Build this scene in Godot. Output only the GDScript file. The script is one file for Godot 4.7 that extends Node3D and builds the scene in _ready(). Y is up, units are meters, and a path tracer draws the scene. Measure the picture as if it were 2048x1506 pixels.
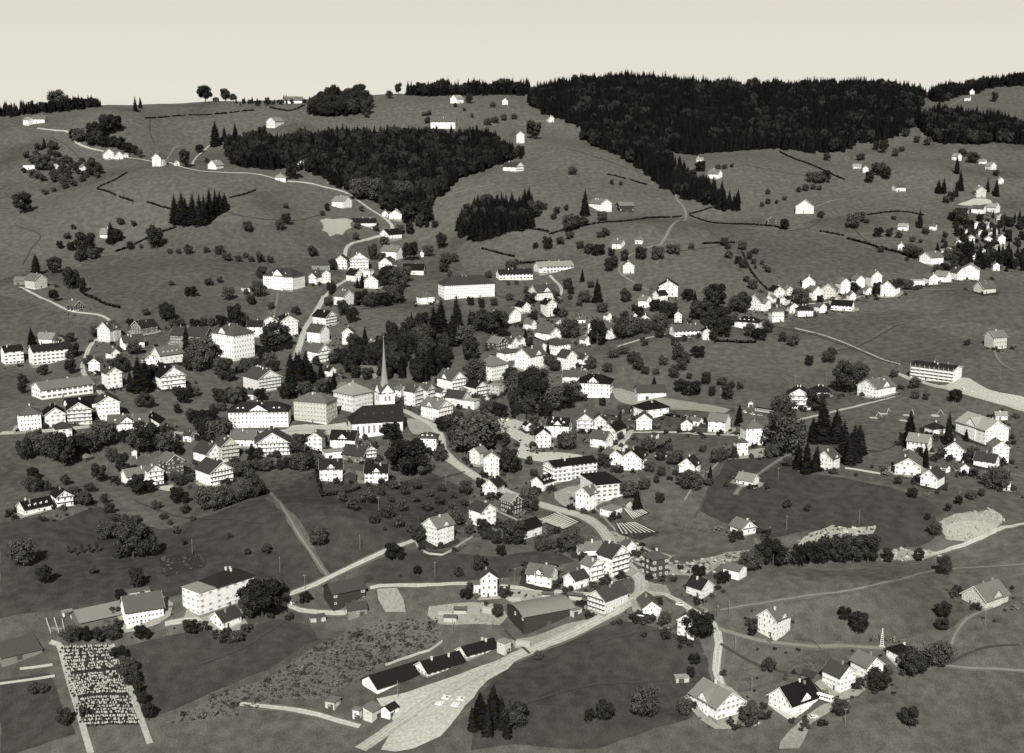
extends Node3D
# An Alpine foothill village seen from the air: hill terrain, houses, church, roads, trees and woods.

const HILL = [
	-0.2621, -0.5120, -542.248, -0.1901, -0.5120, -159.031, -0.1181, -0.5120, -213.641, -0.0461, -0.5120, -435.003, 0.0259, -0.5120, -495.089,
	0.0979, -0.5120, -258.849, 0.1699, -0.5120, -150.588, 0.2522, -0.5120, -501.499, -0.2770, -0.5450, 102.321, -0.2009, -0.5450, 251.533,
	-0.1248, -0.5450, 206.489, -0.0487, -0.5450, 265.668, 0.0274, -0.5450, 277.346, 0.1035, -0.5450, 218.126, 0.1796, -0.5450, 235.625,
	0.2666, -0.5450, 102.937, -0.2883, -0.5700, -203.482, -0.2091, -0.5700, -54.9454, -0.1299, -0.5700, -136.628, -0.0507, -0.5700, -101.297,
	0.0285, -0.5700, -95.0581, 0.1077, -0.5700, -132.517, 0.1869, -0.5700, -68.1581, 0.2774, -0.5700, -200.946, -0.3112, -0.6220, -63.2377,
	-0.2257, -0.6220, 55.1971, -0.1402, -0.6220, -10.7226, -0.0547, -0.6220, 3.08283, 0.0308, -0.6220, 3.85613, 0.1163, -0.6220, -11.3801,
	0.2018, -0.6220, 50.3043, 0.2995, -0.6220, -51.8072, -0.3303, -0.6650, 161.046, -0.2396, -0.6650, 180.801, -0.1488, -0.6650, 147.548,
	-0.0581, -0.6650, 156.685, 0.0327, -0.6650, 156.873, 0.1234, -0.6650, 146.444, 0.2141, -0.6650, 186.42, 0.3178, -0.6650, 165.812,
	-0.3574, -0.7250, -45.3165, -0.2592, -0.7250, -74.2459, -0.1610, -0.7250, -87.7336, -0.0628, -0.7250, -83.1878, 0.0354, -0.7250, -83.0571,
	0.1335, -0.7250, -88.971, 0.2317, -0.7250, -72.817, 0.3440, -0.7250, -49.4254, -0.3915, -0.8000, 39.1305, -0.2840, -0.8000, 22.5067,
	-0.1764, -0.8000, 25.8997, -0.0688, -0.8000, 27.0619, 0.0387, -0.8000, 27.1986, 0.1463, -0.8000, 25.6575, 0.2538, -0.8000, 22.7982,
	0.3768, -0.8000, 38.3774, -0.4372, -0.9000, -13.6537, -0.3171, -0.9000, -25.7877, -0.1970, -0.9000, -21.4462, -0.0769, -0.9000, -22.1467,
	0.0432, -0.9000, -22.138, 0.1634, -0.9000, -21.242, 0.2835, -0.9000, -25.5758, 0.4208, -0.9000, -15.6454, -0.4920, -1.0200, 5.46278,
	-0.3568, -1.0200, 4.44126, -0.2217, -1.0200, 7.414, -0.0865, -1.0200, 6.58456, 0.0487, -1.0200, 6.4419, 0.1838, -1.0200, 6.92833,
	0.3190, -1.0200, 4.24689, 0.4734, -1.0200, 4.38556, -0.5579, -1.1650, -4.78687, -0.4046, -1.1650, -7.41544, -0.2513, -1.1650, -6.71101,
	-0.0981, -1.1650, -5.23173, 0.0552, -1.1650, -4.71011, 0.2084, -1.1650, -4.29401, 0.3617, -1.1650, -3.91571, 0.5369, -1.1650, -1.68192,
	-0.6347, -1.3350, 10.3456, -0.4604, -1.3350, 17.8425, -0.2860, -1.3350, 23.7799, -0.1116, -1.3350, 10.2467, 0.0628, -1.3350, 9.70079,
	0.2372, -1.3350, 10.6063, 0.4115, -1.3350, 4.34484, 0.6108, -1.3350, -5.36525, -0.7223, -1.5300, -2.31345, -0.5239, -1.5300, -29.5776,
	-0.3254, -1.5300, -97.6296, -0.1270, -1.5300, -5.60416, 0.0714, -1.5300, -27.9601, 0.2699, -1.5300, -41.303, 0.4683, -1.5300, -1.08704,
	0.6951, -1.5300, 14.4101, -0.8110, -1.7300, -6.77999, -0.5882, -1.7300, -46.819, -0.3569, -1.6900, 165.63, -0.1426, -1.7300, -67.7849,
	0.0802, -1.7300, 69.0059, 0.3030, -1.7300, 72.0006, 0.5349, -1.7600, -42.565, 0.7940, -1.7600, -31.5401, -0.9077, -1.9500, -8.42712,
	-0.6584, -1.9500, 22.8463, -0.4090, -1.9500, -48.2904, -0.1596, -1.9500, 72.2918, 0.0939, -2.0400, -336.735, 0.3548, -2.0400, 32.8698,
	0.6097, -2.0200, 41.9604, 0.9049, -2.0200, 52.485, -0.9695, -2.0900, -83.3229, -0.7032, -2.0900, -58.4586, -0.4368, -2.0900, -41.412,
	-0.1705, -2.0900, -48.8287, -1.0186, -2.2000, 154.546, -0.7867, -2.2000, 14.48, -0.7142, -2.2500, 96.5225, -0.5993, -2.2800, -3.46635,
	-0.4791, -2.3000, 87.1987, -0.3569, -2.3200, -50.9547, -0.2230, -2.3300, 123.937, -0.0917, -2.3200, -62.7497, 0.0136, -2.3500, 104.358,
	0.0285, -2.1800, -5.58697, 0.0981, -2.1400, 355.049, 0.1849, -2.2500, -204.382, 0.3092, -2.2600, -67.4788, 0.4327, -2.2600, -8.93213,
	0.5610, -2.2800, 38.8197, 0.6579, -2.3300, -616.196, 0.0952, -2.4800, 11.1359, 0.1879, -2.5200, 271.192, 0.2722, -2.5400, 10.0767,
	0.3673, -2.5600, -24.9437, 0.4602, -2.5600, -68.9578, 0.5670, -2.5400, 156.089, 0.6827, -2.5600, 101.245, 0.7572, -2.5600, 261.782,
	0.7159, -2.3000, 599.553, 0.8006, -2.2300, -99.275, 0.9962, -2.2300, -68.5485, 0.7949, -2.5000, -294.501, 0.9013, -2.6000, -114.554,
	0.8960, -2.7600, 169.732, 0.9965, -2.8200, 90.2968, 1.2644, -2.8500, 42.5801, -1.0186, -2.5500, -111.919, -1.0186, -3.1000, -52.2047,
	-0.7142, -2.6000, -15.748, -0.7142, -3.1500, 16.3451, -0.4791, -2.6500, -23.3166, -0.4791, -3.2000, -3.80375, -0.2230, -2.6800, 46.413,
	-0.2230, -3.2300, 50.4938, 0.0136, -2.7000, -337.567, 0.0136, -3.2500, -206.762, 0.1879, -2.8700, 243.555, 0.1879, -3.4200, 188.646,
	0.3673, -2.9100, -63.4755, 0.3673, -3.4600, -63.3564, 0.5670, -2.8900, 22.2806, 0.5670, -3.4400, 67.3338, 0.7572, -2.9100, -327.288,
	0.7572, -3.4600, -213.566, 0.9965, -3.1700, 169.813, 0.9965, -3.7200, 94.0235, 1.2644, -3.2000, -49.3966, 1.2644, -3.7500, -49.6569,
	-0.7000, -0.4200, -22.1156, -0.3000, -0.4200, 473.249, 0.0000, -0.4200, 729.311, 0.3000, -0.4200, 428.344, 0.7000, -0.4200, -25.5042,
	-0.7000, -0.3000, 20.7661, -0.3000, -0.3000, -99.8063, 0.0000, -0.3000, -108.837, 0.3000, -0.3000, -91.3831, 0.7000, -0.3000, 21.9864,
	-1.5000, -0.6000, -26.3335, 1.5000, -0.6000, -25.0947, -1.5000, -0.9000, 37.9483, 1.5000, -0.9000, 37.4074, -1.5000, -1.2000, -24.6516,
	1.5000, -1.2000, -24.7035, -1.5000, -1.6000, -15.7431, 1.5000, -1.6000, -23.7403, -1.5000, -2.0000, -31.2607, 1.5000, -2.0000, 46.0458,
	-1.5000, -2.4000, 97.9039, 1.5000, -2.4000, -22.6501,
]
const HILL_PLANE = [278.529427, -0.000621, -7.094411]
const KNOLLS = [
	154.9, -1157.1, 8, 60, -328.5, -1414.5, 8, 60, 157.9, -681.3, 6.4, 45, 185.8, -709.5, -6.4, 25, 157.5, -705.7, -6.4, 25, 232.6, -728.1, -4.8, 25,
	90.1, -1952.2, 14.4, 110, -124, -1647.9, -11.2, 60, -184.1, -1764.1, -12.8, 70, -262.4, -1866, -9.6, 60, -17.3, -1978.3, 9.6, 70, -199.8, -1672.1, 8, 50,
	-509.1, -1676.6, 12.8, 90, -462.4, -1817, 9.6, 80, 235.6, -1490.6, 9.6, 90, 376.4, -1628.2, 11.2, 100, 339, -1246.7, 6.4, 60, 233.7, -1159.8, -4.8, 50,
	-124.3, -760.1, 4.8, 40, -41.8, -610.4, 3.2, 30, 29.1, -584.3, 4, 30, 245, -1678.8, -14.4, 60, 210.4, -1813, -12.8, 60, 245.9, -2207, 22.4, 150,
	486.5, -2323, 19.2, 150, 348.7, -2252.5, -12.8, 90, 619.3, -2347, 16, 120, -588.1, -2086.6, 9.6, 80, -650.9, -1949.1, 9.6, 80, -497.7, -2025.4, -9.6, 80,
	549.6, -1934.3, 12.8, 90, 498.5, -1958.7, -9.6, 60, 86.9, -1884, 16.2, 120, -453.8, -1705.3, 16.2, 110, -257.1, -1644.7, -12.5, 90, -432.7, -2068.4, -15, 110,
	-596.2, -2062.2, 11.2, 90, 335.1, -1922, 13.8, 120, 498.6, -1987.4, -13.8, 90, 536.7, -1862.2, 13.8, 90, -7.7, -1490.7, -8.8, 60, 174.6, -1144.3, 7.5, 70,
	314.8, -1244.1, -6.2, 80, -377, -1399.3, 8.8, 80, -97, -2151.6, 11.2, 110, 178.5, -1577.3, 10, 90, 261.3, -1549.7, -7.5, 80, -520, -1554.6, 10, 80,
	-607.4, -1712.5, -11.2, 80, -297.8, -1597.8, 8.8, 80, 425.5, -1299.6, 7.5, 80, 127.1, -977.1, -4.8, 49.5, -8.2, -556.2, 3.3, 27.7, 39.5, -809.1, -5.7, 40.8,
	-151.5, -1161.4, -3.1, 40.8, -98.9, -724.5, -2.2, 30.3, 632.7, -1917.2, -12.1, 86.9, -48.4, -1059, -5.8, 53.4, 30.3, -604.7, -4, 37, -319.3, -929.3, 4.7, 45.2,
	-432.8, -1129.3, -8.2, 59.5, -89.2, -743.6, 3.5, 30, -356.6, -1689.3, -4.9, 68.2, -37.5, -635.1, -3.4, 29, -467.7, -1998, -8, 97.2, -280.2, -720.8, 3, 27,
	8.5, -697, 2.5, 28.2, 368.5, -974.4, -4.4, 43.2, -229.8, -872.5, -6.3, 47.2, -385.4, -2107.9, 9.4, 114.3, 1, -652.5, -3.3, 23.8, 1.9, -554.9, 2.1, 16,
	-135.8, -736.3, 2.5, 23.6, 171.9, -1140.4, -5, 49.2, -299.9, -792.7, 3.7, 31.1, -259.2, -1501.1, -6.5, 55, 532.9, -1723.7, -6.1, 72.9, -356.1, -981.3, 5.7, 46.5,
	77.8, -1067.9, -6.9, 62.6, -128.2, -1201, -4.5, 63.7, 243.6, -716.4, -5.3, 39.5, 213.6, -890.9, -4.4, 36.4, -285.2, -1551.8, 9.7, 85.3, 47.6, -1715.4, 9.8, 88.9,
	-213.9, -1870.9, 4.6, 57.6, -269.4, -1808.3, 8.9, 93.4, -18.2, -1958.6, -6.2, 84.4, -29, -817.2, -6.5, 47.5, -226, -2053.3, -9.1, 77, 17.9, -1309.3, 3.5, 43.2,
	87.4, -992.4, -5.7, 56.2, -251, -658.1, 3.8, 35.7, -59.2, -672.3, -4.7, 34.2, 130.2, -866, -3.2, 34.6, -107.6, -939.8, -3.7, 36.1, -201, -649.1, 3.7, 29.1,
	463.7, -1311.4, 8, 63.4, 59.8, -655.7, 2.5, 21.7, 58.2, -627.2, 3.4, 34.3, -99.7, -745.6, 3.9, 40.4, 277.4, -1102.3, -4.8, 37.2, -318.5, -1724.1, 13.9, 100.3,
	137.9, -592.8, 4.4, 33.9, 460.6, -1505.4, 3.2, 43.4, -166.2, -643.9, 3, 22.3, 133.1, -563.1, -2.9, 26.2, 265.9, -1799, 6.4, 83.2, -594.4, -2016.2, 9.5, 83.4,
	109.4, -988.2, 5.4, 40.7, 569.9, -2083.3, -6.2, 59.8, 101, -620.8, 4.1, 37.6, -61.3, -571.3, -1.6, 17.4, -90.3, -1465.2, -11, 81.2, 301.4, -2033.7, -10.7, 96,
	208.6, -825.4, 5, 40.8, 37.8, -1059.2, -4, 41, -101.5, -747.2, 1.8, 22.4, -19.3, -1728.2, 4, 56.4, -20.7, -1497.8, 9.7, 79.2, -116.7, -1216.7, 6.6, 69.7,
	70.3, -604.5, -2.6, 29.7, 102.6, -1112.7, 4.4, 36, -92.5, -1412.5, 3.7, 44.5, 69.7, -873.5, 3.9, 41.6, 382.2, -1149.8, 5.1, 68, 255.3, -784.7, 5.3, 47.1,
	-189, -619.5, 1.8, 24.4, 38.1, -1239.3, -9.1, 69.9, -18.3, -1626.7, 4.1, 50.6, -184.2, -1034.6, -4.9, 58.6, -410.1, -1342.5, -4.9, 47.3, -20.3, -572.6, 3.5, 34.3,
	-207.7, -1121.6, -5.7, 65.8, 169.6, -903.2, 3.9, 40.7, -495.3, -1285.4, 7.3, 74.9, 197.9, -570.3, 2.1, 18.9, -99.4, -1611.1, -6.7, 90.6, -266.4, -1736.2, -7.2, 58,
	9.1, -868.8, -4.5, 33.4, -353, -1625.1, 12.6, 93, -98.7, -899.9, -3.8, 31, 210.3, -868.8, 2.5, 32, -207.6, -792.1, -4.5, 44.7, -8.7, -1991.3, 6.1, 80.1,
	298.4, -875.8, 4.1, 38.1, -67.4, -623.3, -3.4, 36.5, 265.4, -1872.7, 6, 70.1, 267, -1086.8, -7.2, 58, 230.6, -743.7, 4.4, 37.3, 145.2, -1153, -8.9, 64.6,
	137.8, -1668.4, -4.5, 54.3, 194.3, -633.7, -5, 38.8, -562.9, -2003.7, 10.4, 87.3, 184.2, -672.4, 3.6, 36, -166.4, -670.9, 3.9, 40.6, -13.6, -1797.2, 5.5, 75.7,
	385, -1274.4, -5.7, 62.6, -96.5, -613.1, -4.9, 36.7, 53.6, -1448.6, -10.4, 79.1, 677.8, -1854.8, 12.6, 90.4, -77, -561, -2.1, 20.8, -93.2, -594.7, 2.1, 17.7,
	-236.1, -969, -4.4, 34.4, -3.7, -743.4, -4.4, 41.2, -19.6, -739.2, 5.6, 40.2, 95.1, -625.7, -3.2, 30.1, 288.2, -704.2, 1.9, 22.5, -483.8, -1396.1, 6.5, 61.4,
	-92.2, -1041.9, -4.2, 36.3, 56, -1667.3, 6.4, 56.1, -286.1, -748.8, 4, 33, 564.4, -1705.1, 11, 97.5, 34.5, -722.7, 3, 23.9, 193.1, -568.6, -2.8, 25.9,
	-161.2, -774.1, 4.3, 32, 54.3, -877.7, -2.6, 25.5, 349.8, -910.4, -5.3, 45, -298.6, -740.4, -2.3, 23.8, -293.1, -860.4, -4.6, 43.1, -238.4, -653.5, 1.6, 21.9,
	457, -1219.8, -2.9, 40.4, -73.1, -673.5, 2, 25.8, -208.3, -752.8, -4.8, 36.3, 413.5, -1038.2, 5.8, 43.4, -188.9, -555.5, 2.7, 20.7, 302.7, -1394.1, -4.8, 61.6,
	-307.4, -1100.7, 5.6, 47.2, 219.7, -617.9, 3, 25.6, 560, -1807.8, 4.9, 60.3, 167, -559.4, 3.3, 24.2, -580.4, -1447.8, 4.9, 50.2, 221.8, -1276.4, -5.5, 43.3,
	-370.9, -1076.6, 3, 42.2, -118.1, -996.1, 2.7, 38.4, -262, -1222.7, 3.4, 42.3, 110.2, -587.4, -4.4, 36.1, -460.2, -1461.9, -6.4, 89.8, 338.5, -1162.6, -6.5, 47.1,
	-268.3, -786.8, 3.1, 24.2, 157.4, -1538.1, 8.1, 80.7, -432.9, -1544.9, -8.9, 66.6, -685.1, -1956.4, -11, 88.9, 271.3, -714, 2.7, 24, -90.2, -616.9, 2.8, 19.9,
	300.1, -737.5, 2.8, 22.2, 103.1, -833.6, 4.1, 37, -68.5, -874.3, -5.9, 43.2, -95.5, -665.6, -4.4, 34.9, 103.3, -1343.5, -5.9, 73.2, 149.1, -1545, 6.8, 52.2,
	95.5, -561.3, -2.3, 28.4, -94.4, -728.2, 4.1, 44.8, -80.6, -1626.5, -7.3, 55.3, 124.1, -1419.2, 9.4, 86, 105.9, -1011.5, -5.2, 44, 233, -2110, -11.8, 109.7,
	-259.2, -882.3, -2.2, 30.6, -35.6, -623, -3, 26.7, 232, -627.1, 1.4, 18.5, -196.4, -578.2, 2.8, 29.3, -136.4, -1579.5, -8.3, 61.4, -13.5, -1535.8, -8.2, 66.8,
	26.9, -783.1, -2.4, 24.4, -70.5, -676, 2.4, 21.7, 79.7, -870.7, -3, 37.2, -28.4, -642.4, 3, 32.8, 227.9, -1493.5, -4.8, 63.2, 174.3, -568.1, 2.4, 25.8,
	-659, -1682.7, 12.6, 102.1, -303.8, -799.1, -2.6, 31.8, 84.1, -820.8, 3.8, 46.6, -68.2, -640.5, -4.2, 30.2, -63.6, -1779.9, 5.9, 68.9, 33.5, -580.2, 2.6, 33.2,
	-383.6, -1300.4, 9.3, 73.2, 248.7, -781.8, -5.7, 47.9, 343.3, -1460.7, 6.1, 78, -206.4, -622.8, -2.6, 29.7, 140.7, -968.1, 6.6, 48.4, 555.9, -1532.4, -8.5, 65.5,
	266.1, -809, 4, 29.9, 267, -755.8, 8, 17, -67.1, -648.6, 3.5, 20, -95, -629.1, 3, 16, 254, -747.2, 4, 9,
]
const CAM_HEIGHT = 262.0
const CAM_PITCH = -11.0035
const CAM_FOV = 31.1664
# name, label, category, group, x, z, turn, width, depth, eave height, roof form, roof tone, wall, features
const HOUSES = [
	["shed", "cream lean-to shed with light grey roof near the long dark shed", "shed", "sheds and outbuildings", -63.7, -575.1, -33.7, 5.3, 6.9, 4.7, "S", 2, "c", "l"],
	["shed", "white gabled shed with dark roof near the long dark shed", "shed", "sheds and outbuildings", -55.7, -575.4, -34.5, 5, 6.5, 3.6, "G", 0, "w", "l"],
	["shed", "white flat roofed shed with pale roof near the long dark shed", "shed", "sheds and outbuildings", -70.6, -575.6, -23, 3.1, 3.1, 4.2, "F", 3, "w", "l"],
	["shed", "cream flat roofed shed with light grey roof near the long dark shed", "shed", "sheds and outbuildings", -82.8, -583.7, -21.9, 4.9, 5.9, 3.2, "F", 2, "c", "l"],
	["gabled_house", "white two-storey gabled house with dark roof and cross gable near the lattice mast", "house", "village houses", 130.3, -584.1, -54.6, 14.1, 18.3, 5.3, "G", 0, "w", "x"],
	["gabled_house", "white two-storey gabled house with pale roof and cross gable near the lattice mast", "house", "village houses", 95, -585, 30.8, 16.1, 19.3, 6.3, "G", 3, "w", "xn"],
	["gabled_house", "white three-storey gabled house with grey roof, second nearest the lattice mast", "house", "village houses", 152.8, -592.7, 33.5, 10.2, 11.2, 7.5, "G", 1, "w", "n"],
	["shed", "weathered timber gabled shed with grey roof near the lattice mast", "shed", "sheds and outbuildings", 140.8, -598.5, 46.8, 5.6, 6.7, 2.1, "G", 1, "m", "l"],
	["gabled_house", "white three-storey gabled house with grey roof, nearest the lattice mast", "house", "village houses", 168.1, -601.5, 29.4, 10, 11, 7.6, "G", 1, "w", "n"],
	["shed", "cream flat roofed shed with pale roof, third nearest the sawmill hall", "shed", "sheds and outbuildings", 80.6, -602.3, -82.6, 4.2, 6.2, 1.8, "F", 3, "c", "l"],
	["long_shed", "first section of the long dark roofed shed with white gable", "shed", "sections of the long shed", -56.7, -605.3, -50.6, 12.8, 26.9, 2.1, "G", 0, "w", "l"],
	["long_shed", "second section of the long dark roofed shed along the yard", "shed", "sections of the long shed", -34.4, -613.8, -52.8, 11, 23.1, 2.4, "G", 0, "w", "b"],
	["hipped_roof_house", "white two-storey hipped house with dark roof near the lattice mast", "house", "village houses", 188.7, -616.6, 28, 9.8, 9.8, 5, "H", 0, "w", ""],
	["barn", "weathered timber lean-to barn with grey roof near the cemetery", "barn", "timber barns", -240.3, -619.1, -53.8, 13.6, 19.1, 2.5, "S", 1, "m", "l"],
	["shed", "cream flat roofed shed with pale roof, second nearest the sawmill hall", "shed", "sheds and outbuildings", -3.9, -622.4, -39.6, 4.9, 4.9, 5.7, "F", 3, "c", "l"],
	["long_shed", "third section of the long dark roofed shed next to pale hut", "shed", "sections of the long shed", -17, -624.8, -54.4, 9, 19, 2.1, "G", 0, "w", "b"],
	["gabled_house", "white three-storey gabled house with light grey roof and cross gable near the lattice mast", "house", "village houses", 129.9, -633.4, -46.6, 10.9, 12, 9, "G", 2, "w", "xn"],
	["gabled_house", "white three-storey gabled house with grey roof near the sawmill hall", "house", "village houses", 87.9, -634.7, -27.9, 8.5, 9.3, 8.2, "G", 1, "w", ""],
	["shed", "white lean-to shed with grey roof near the sawmill hall", "shed", "sheds and outbuildings", 65.5, -641.5, 6.2, 5.6, 3.3, 2.5, "S", 1, "w", "l"],
	["gabled_house", "white two-storey gabled house with grey roof near the cemetery school", "house", "village houses", -143.9, -642.4, -37.4, 9.5, 12.3, 4.2, "G", 1, "w", ""],
	["gabled_house", "white three-storey gabled house with light grey roof near the cemetery school", "house", "village houses", -185.8, -643.4, -63.9, 14, 18.3, 7.5, "G", 2, "w", "dn"],
	["stable_hall", "long low hall with a wide pale roof beside the cemetery trees", "hall", "", -208.1, -645, -54.1, 15.1, 24.2, 3.9, "G", 3, "m", "l"],
	["shed", "white flat roofed shed with pale roof near the cemetery", "shed", "sheds and outbuildings", -224.4, -645.9, -60.8, 3.3, 4.9, 1.8, "F", 3, "w", "l"],
	["gabled_house", "white two-storey gabled house with light grey roof near the sawmill hall", "house", "village houses", 69.3, -649.5, 5.9, 8.7, 14.7, 4.9, "G", 2, "w", ""],
	["shed", "weathered timber gabled shed with light grey roof near the sawmill hall", "shed", "sheds and outbuildings", 97.2, -651.1, 21.5, 3.8, 3.8, 2.2, "G", 2, "m", "l"],
	["shed", "cream flat roofed shed with pale roof, nearest the sawmill hall", "shed", "sheds and outbuildings", 32.1, -651.6, -52.8, 4.2, 5.9, 3, "F", 3, "c", "l"],
	["sawmill_hall", "wide arched roof sawmill hall with dark timber walls", "hall", "", 14.3, -653, -63.3, 18.7, 28.1, 7.1, "A", 3, "d", "l"],
	["gabled_house", "white three-storey gabled house with dark roof near the sawmill hall", "house", "village houses", 48.9, -654.8, -44.3, 11.4, 18.3, 7.7, "G", 0, "w", "np"],
	["shed", "dark timber flat roofed shed with dark roof near the sawmill hall", "shed", "sheds and outbuildings", 35.8, -654.8, -43.1, 4.8, 4.8, 3.3, "F", 0, "d", "l"],
	["shed", "cream flat roofed shed with light grey roof, nearest the cemetery school", "shed", "sheds and outbuildings", -100.1, -657.9, -71.3, 4.8, 7.7, 1.8, "F", 2, "c", "l"],
	["school_house", "tall white school block with half dark hipped and half flat roof", "school", "", -150.3, -658.1, -40.1, 13.9, 34.7, 12, "H", 0, "w", "k"],
	["shed", "weathered timber gabled shed with grey roof near the cemetery school", "shed", "sheds and outbuildings", -80.8, -662.6, -68, 7.3, 10.3, 3.9, "G", 1, "m", "l"],
	["shed", "cream flat roofed shed with light grey roof, second nearest the cemetery school", "shed", "sheds and outbuildings", -193.4, -664.7, -63.8, 5.1, 11.2, 1.8, "F", 2, "c", "l"],
	["shed", "white flat roofed shed with light grey roof near the cemetery school", "shed", "sheds and outbuildings", -114, -667, -50.3, 2, 2, 1.8, "F", 2, "w", "l"],
	["gabled_house", "cream two-storey gabled house with light grey roof and cross gable near the gravel heap", "house", "village houses", 246.1, -667.6, -55.2, 14.6, 19, 4.7, "G", 2, "c", "x"],
	["gabled_house", "white two-storey gabled house with dark roof near the ravine trees", "house", "village houses", 98, -670.2, 41.7, 9.4, 10.4, 4.8, "G", 0, "w", ""],
	["gabled_house", "white four-storey gabled house with grey roof, nearest the sawmill hall", "house", "village houses", -12.3, -673.5, 6, 8.2, 9, 10.4, "G", 1, "w", "n"],
	["barn", "large dark timber barn with weathered roof beside the wood yard", "barn", "", -87.9, -673.8, -58.6, 12.2, 18.4, 7.7, "G", 1, "d", "l"],
	["shed", "white flat roofed shed with light grey roof near the sawmill hall", "shed", "sheds and outbuildings", -16.9, -676.2, 6.4, 7, 5.6, 4.5, "F", 2, "w", "l"],
	["gabled_house", "white two-storey gabled house with dark roof near the sawmill hall", "house", "village houses", 33.9, -679.6, -47.9, 8.5, 10.2, 5.4, "G", 0, "w", ""],
	["gabled_house", "white two-storey gabled house with light grey roof and cross gable near the sawmill hall", "house", "village houses", 16, -683.5, 68.7, 10.6, 13.7, 6.2, "G", 2, "w", "x"],
	["shed", "white gabled shed with light grey roof near the ravine trees", "shed", "sheds and outbuildings", 118.6, -685.5, 50.2, 8.1, 9.7, 4.9, "G", 2, "w", "l"],
	["gabled_house", "white three-storey gabled house with light grey roof near the sawmill hall", "house", "village houses", 42.9, -688.8, 36.4, 8.8, 8.8, 8.6, "G", 2, "w", "p"],
	["hipped_roof_house", "dark timber four-storey hipped house with grey roof near the sawmill hall", "house", "village houses", 77.1, -694.1, 28.7, 10.1, 10.1, 10.4, "H", 1, "d", "n"],
	["gabled_house", "white four-storey gabled house with grey roof, second nearest the sawmill hall", "house", "village houses", 54.8, -697.7, 40.5, 12.9, 11.6, 10.9, "G", 1, "w", "p"],
	["gabled_house", "white one-storey gabled house with light grey roof near the sawmill hall", "house", "village houses", 42.4, -715.9, -78.4, 7.9, 13.4, 3.8, "G", 2, "w", ""],
	["gabled_house", "white two-storey gabled house with light grey roof, second nearest the flat-roofed factory", "house", "village houses", 65.1, -722.1, 24.8, 5.4, 6.5, 4.7, "G", 2, "w", ""],
	["gabled_house", "white four-storey gabled house with light grey roof and cross gable near the sawmill hall", "house", "village houses", -41.5, -730.4, -44.7, 11.8, 12.9, 10.7, "G", 2, "w", "xn"],
	["gabled_house", "white two-storey gabled house with dark roof, second nearest the flat-roofed factory", "house", "village houses", 8.4, -747.4, -40.6, 10.3, 15.4, 6, "G", 0, "w", ""],
	["gabled_house", "white two-storey gabled house with light grey roof near the ravine trees", "house", "village houses", 133.2, -747.9, 29.9, 9.9, 10.9, 4.3, "G", 2, "w", "p"],
	["gabled_house", "white four-storey gabled house with grey roof near the flat-roofed factory", "house", "village houses", -17.4, -765.4, 41.3, 10.8, 11.9, 9.9, "G", 1, "w", ""],
	["gabled_house", "white two-storey gabled house with dark roof near the cemetery school", "house", "village houses", -283, -772, -44.9, 10.1, 18.1, 4.2, "G", 0, "w", "m"],
	["flat_roofed_house", "white two-storey flat roofed house with pale roof near the flat-roofed factory", "house", "village houses", 59.7, -782.7, -44.4, 8.3, 10.8, 4.4, "F", 3, "w", ""],
	["gabled_house", "white two-storey gabled house with dark roof, fourth nearest the town hall", "house", "village houses", -271.5, -785.4, 34.1, 9.7, 12.6, 6.6, "G", 0, "w", "p"],
	["gabled_house", "white four-storey gabled house with light grey roof and cross gable near the flat-roofed factory", "house", "village houses", 46.5, -800.3, -38.3, 10.2, 11.2, 10.3, "G", 2, "w", "xn"],
	["gabled_house", "dark timber three-storey gabled house with pale roof near the flat-roofed factory", "house", "village houses", -0.3, -800.7, 40, 9.2, 10.1, 7.7, "G", 3, "d", "n"],
	["gabled_house", "white two-storey gabled house with grey roof, nearest the gravel heap", "house", "village houses", 262, -813.3, -37.9, 10.6, 12.7, 6.7, "G", 1, "w", ""],
	["flat_roofed_factory", "white factory hall with flat dark roof and window groups", "factory", "", 55.8, -815.4, 19.1, 17.2, 27.5, 11, "F", 0, "w", "b"],
	["gabled_house", "white two-storey gabled house with light grey roof, nearest the gravel heap", "house", "village houses", 308.3, -816.6, -0.7, 5.6, 6.1, 6.2, "G", 2, "w", ""],
	["gabled_house", "white one-storey gabled house with pale roof near the flat-roofed factory", "house", "village houses", 148.9, -824.6, 54.8, 9.3, 11.2, 3.6, "G", 3, "w", ""],
	["gabled_house", "white three-storey gabled house with dark roof and cross gable, second nearest the flat-roofed factory", "house", "village houses", 112.8, -829.5, -27.7, 10.2, 11.2, 8.6, "G", 0, "w", "x"],
	["gabled_house", "white two-storey gabled house with dark roof, third nearest the flat-roofed factory", "house", "village houses", -11.8, -834.1, -24.2, 9.9, 11.9, 6, "G", 0, "w", ""],
	["gabled_house", "white two-storey gabled house with dark roof, nearest the flat-roofed factory", "house", "village houses", 20.3, -840.3, -41.4, 9.6, 12.5, 4.7, "G", 0, "w", "m"],
	["gabled_house", "white three-storey gabled house with grey roof near the town hall", "house", "village houses", -192.3, -844.4, 42.8, 16.7, 18.3, 8.8, "G", 1, "w", "pn"],
	["gabled_house", "white four-storey gabled house with grey roof near the town hall", "house", "village houses", -231.4, -845.1, 30.3, 9.3, 9.3, 9.7, "G", 1, "w", "p"],
	["gabled_house", "white two-storey gabled house with light grey roof, second nearest the gravel heap", "house", "village houses", 291.8, -845.6, 1, 5.2, 5.7, 4.2, "G", 2, "w", ""],
	["gabled_house", "white three-storey gabled house with dark roof and cross gable, third nearest the church", "house", "village houses", -117, -846, 95.9, 11.2, 14.6, 8.8, "G", 0, "w", "xn"],
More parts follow.
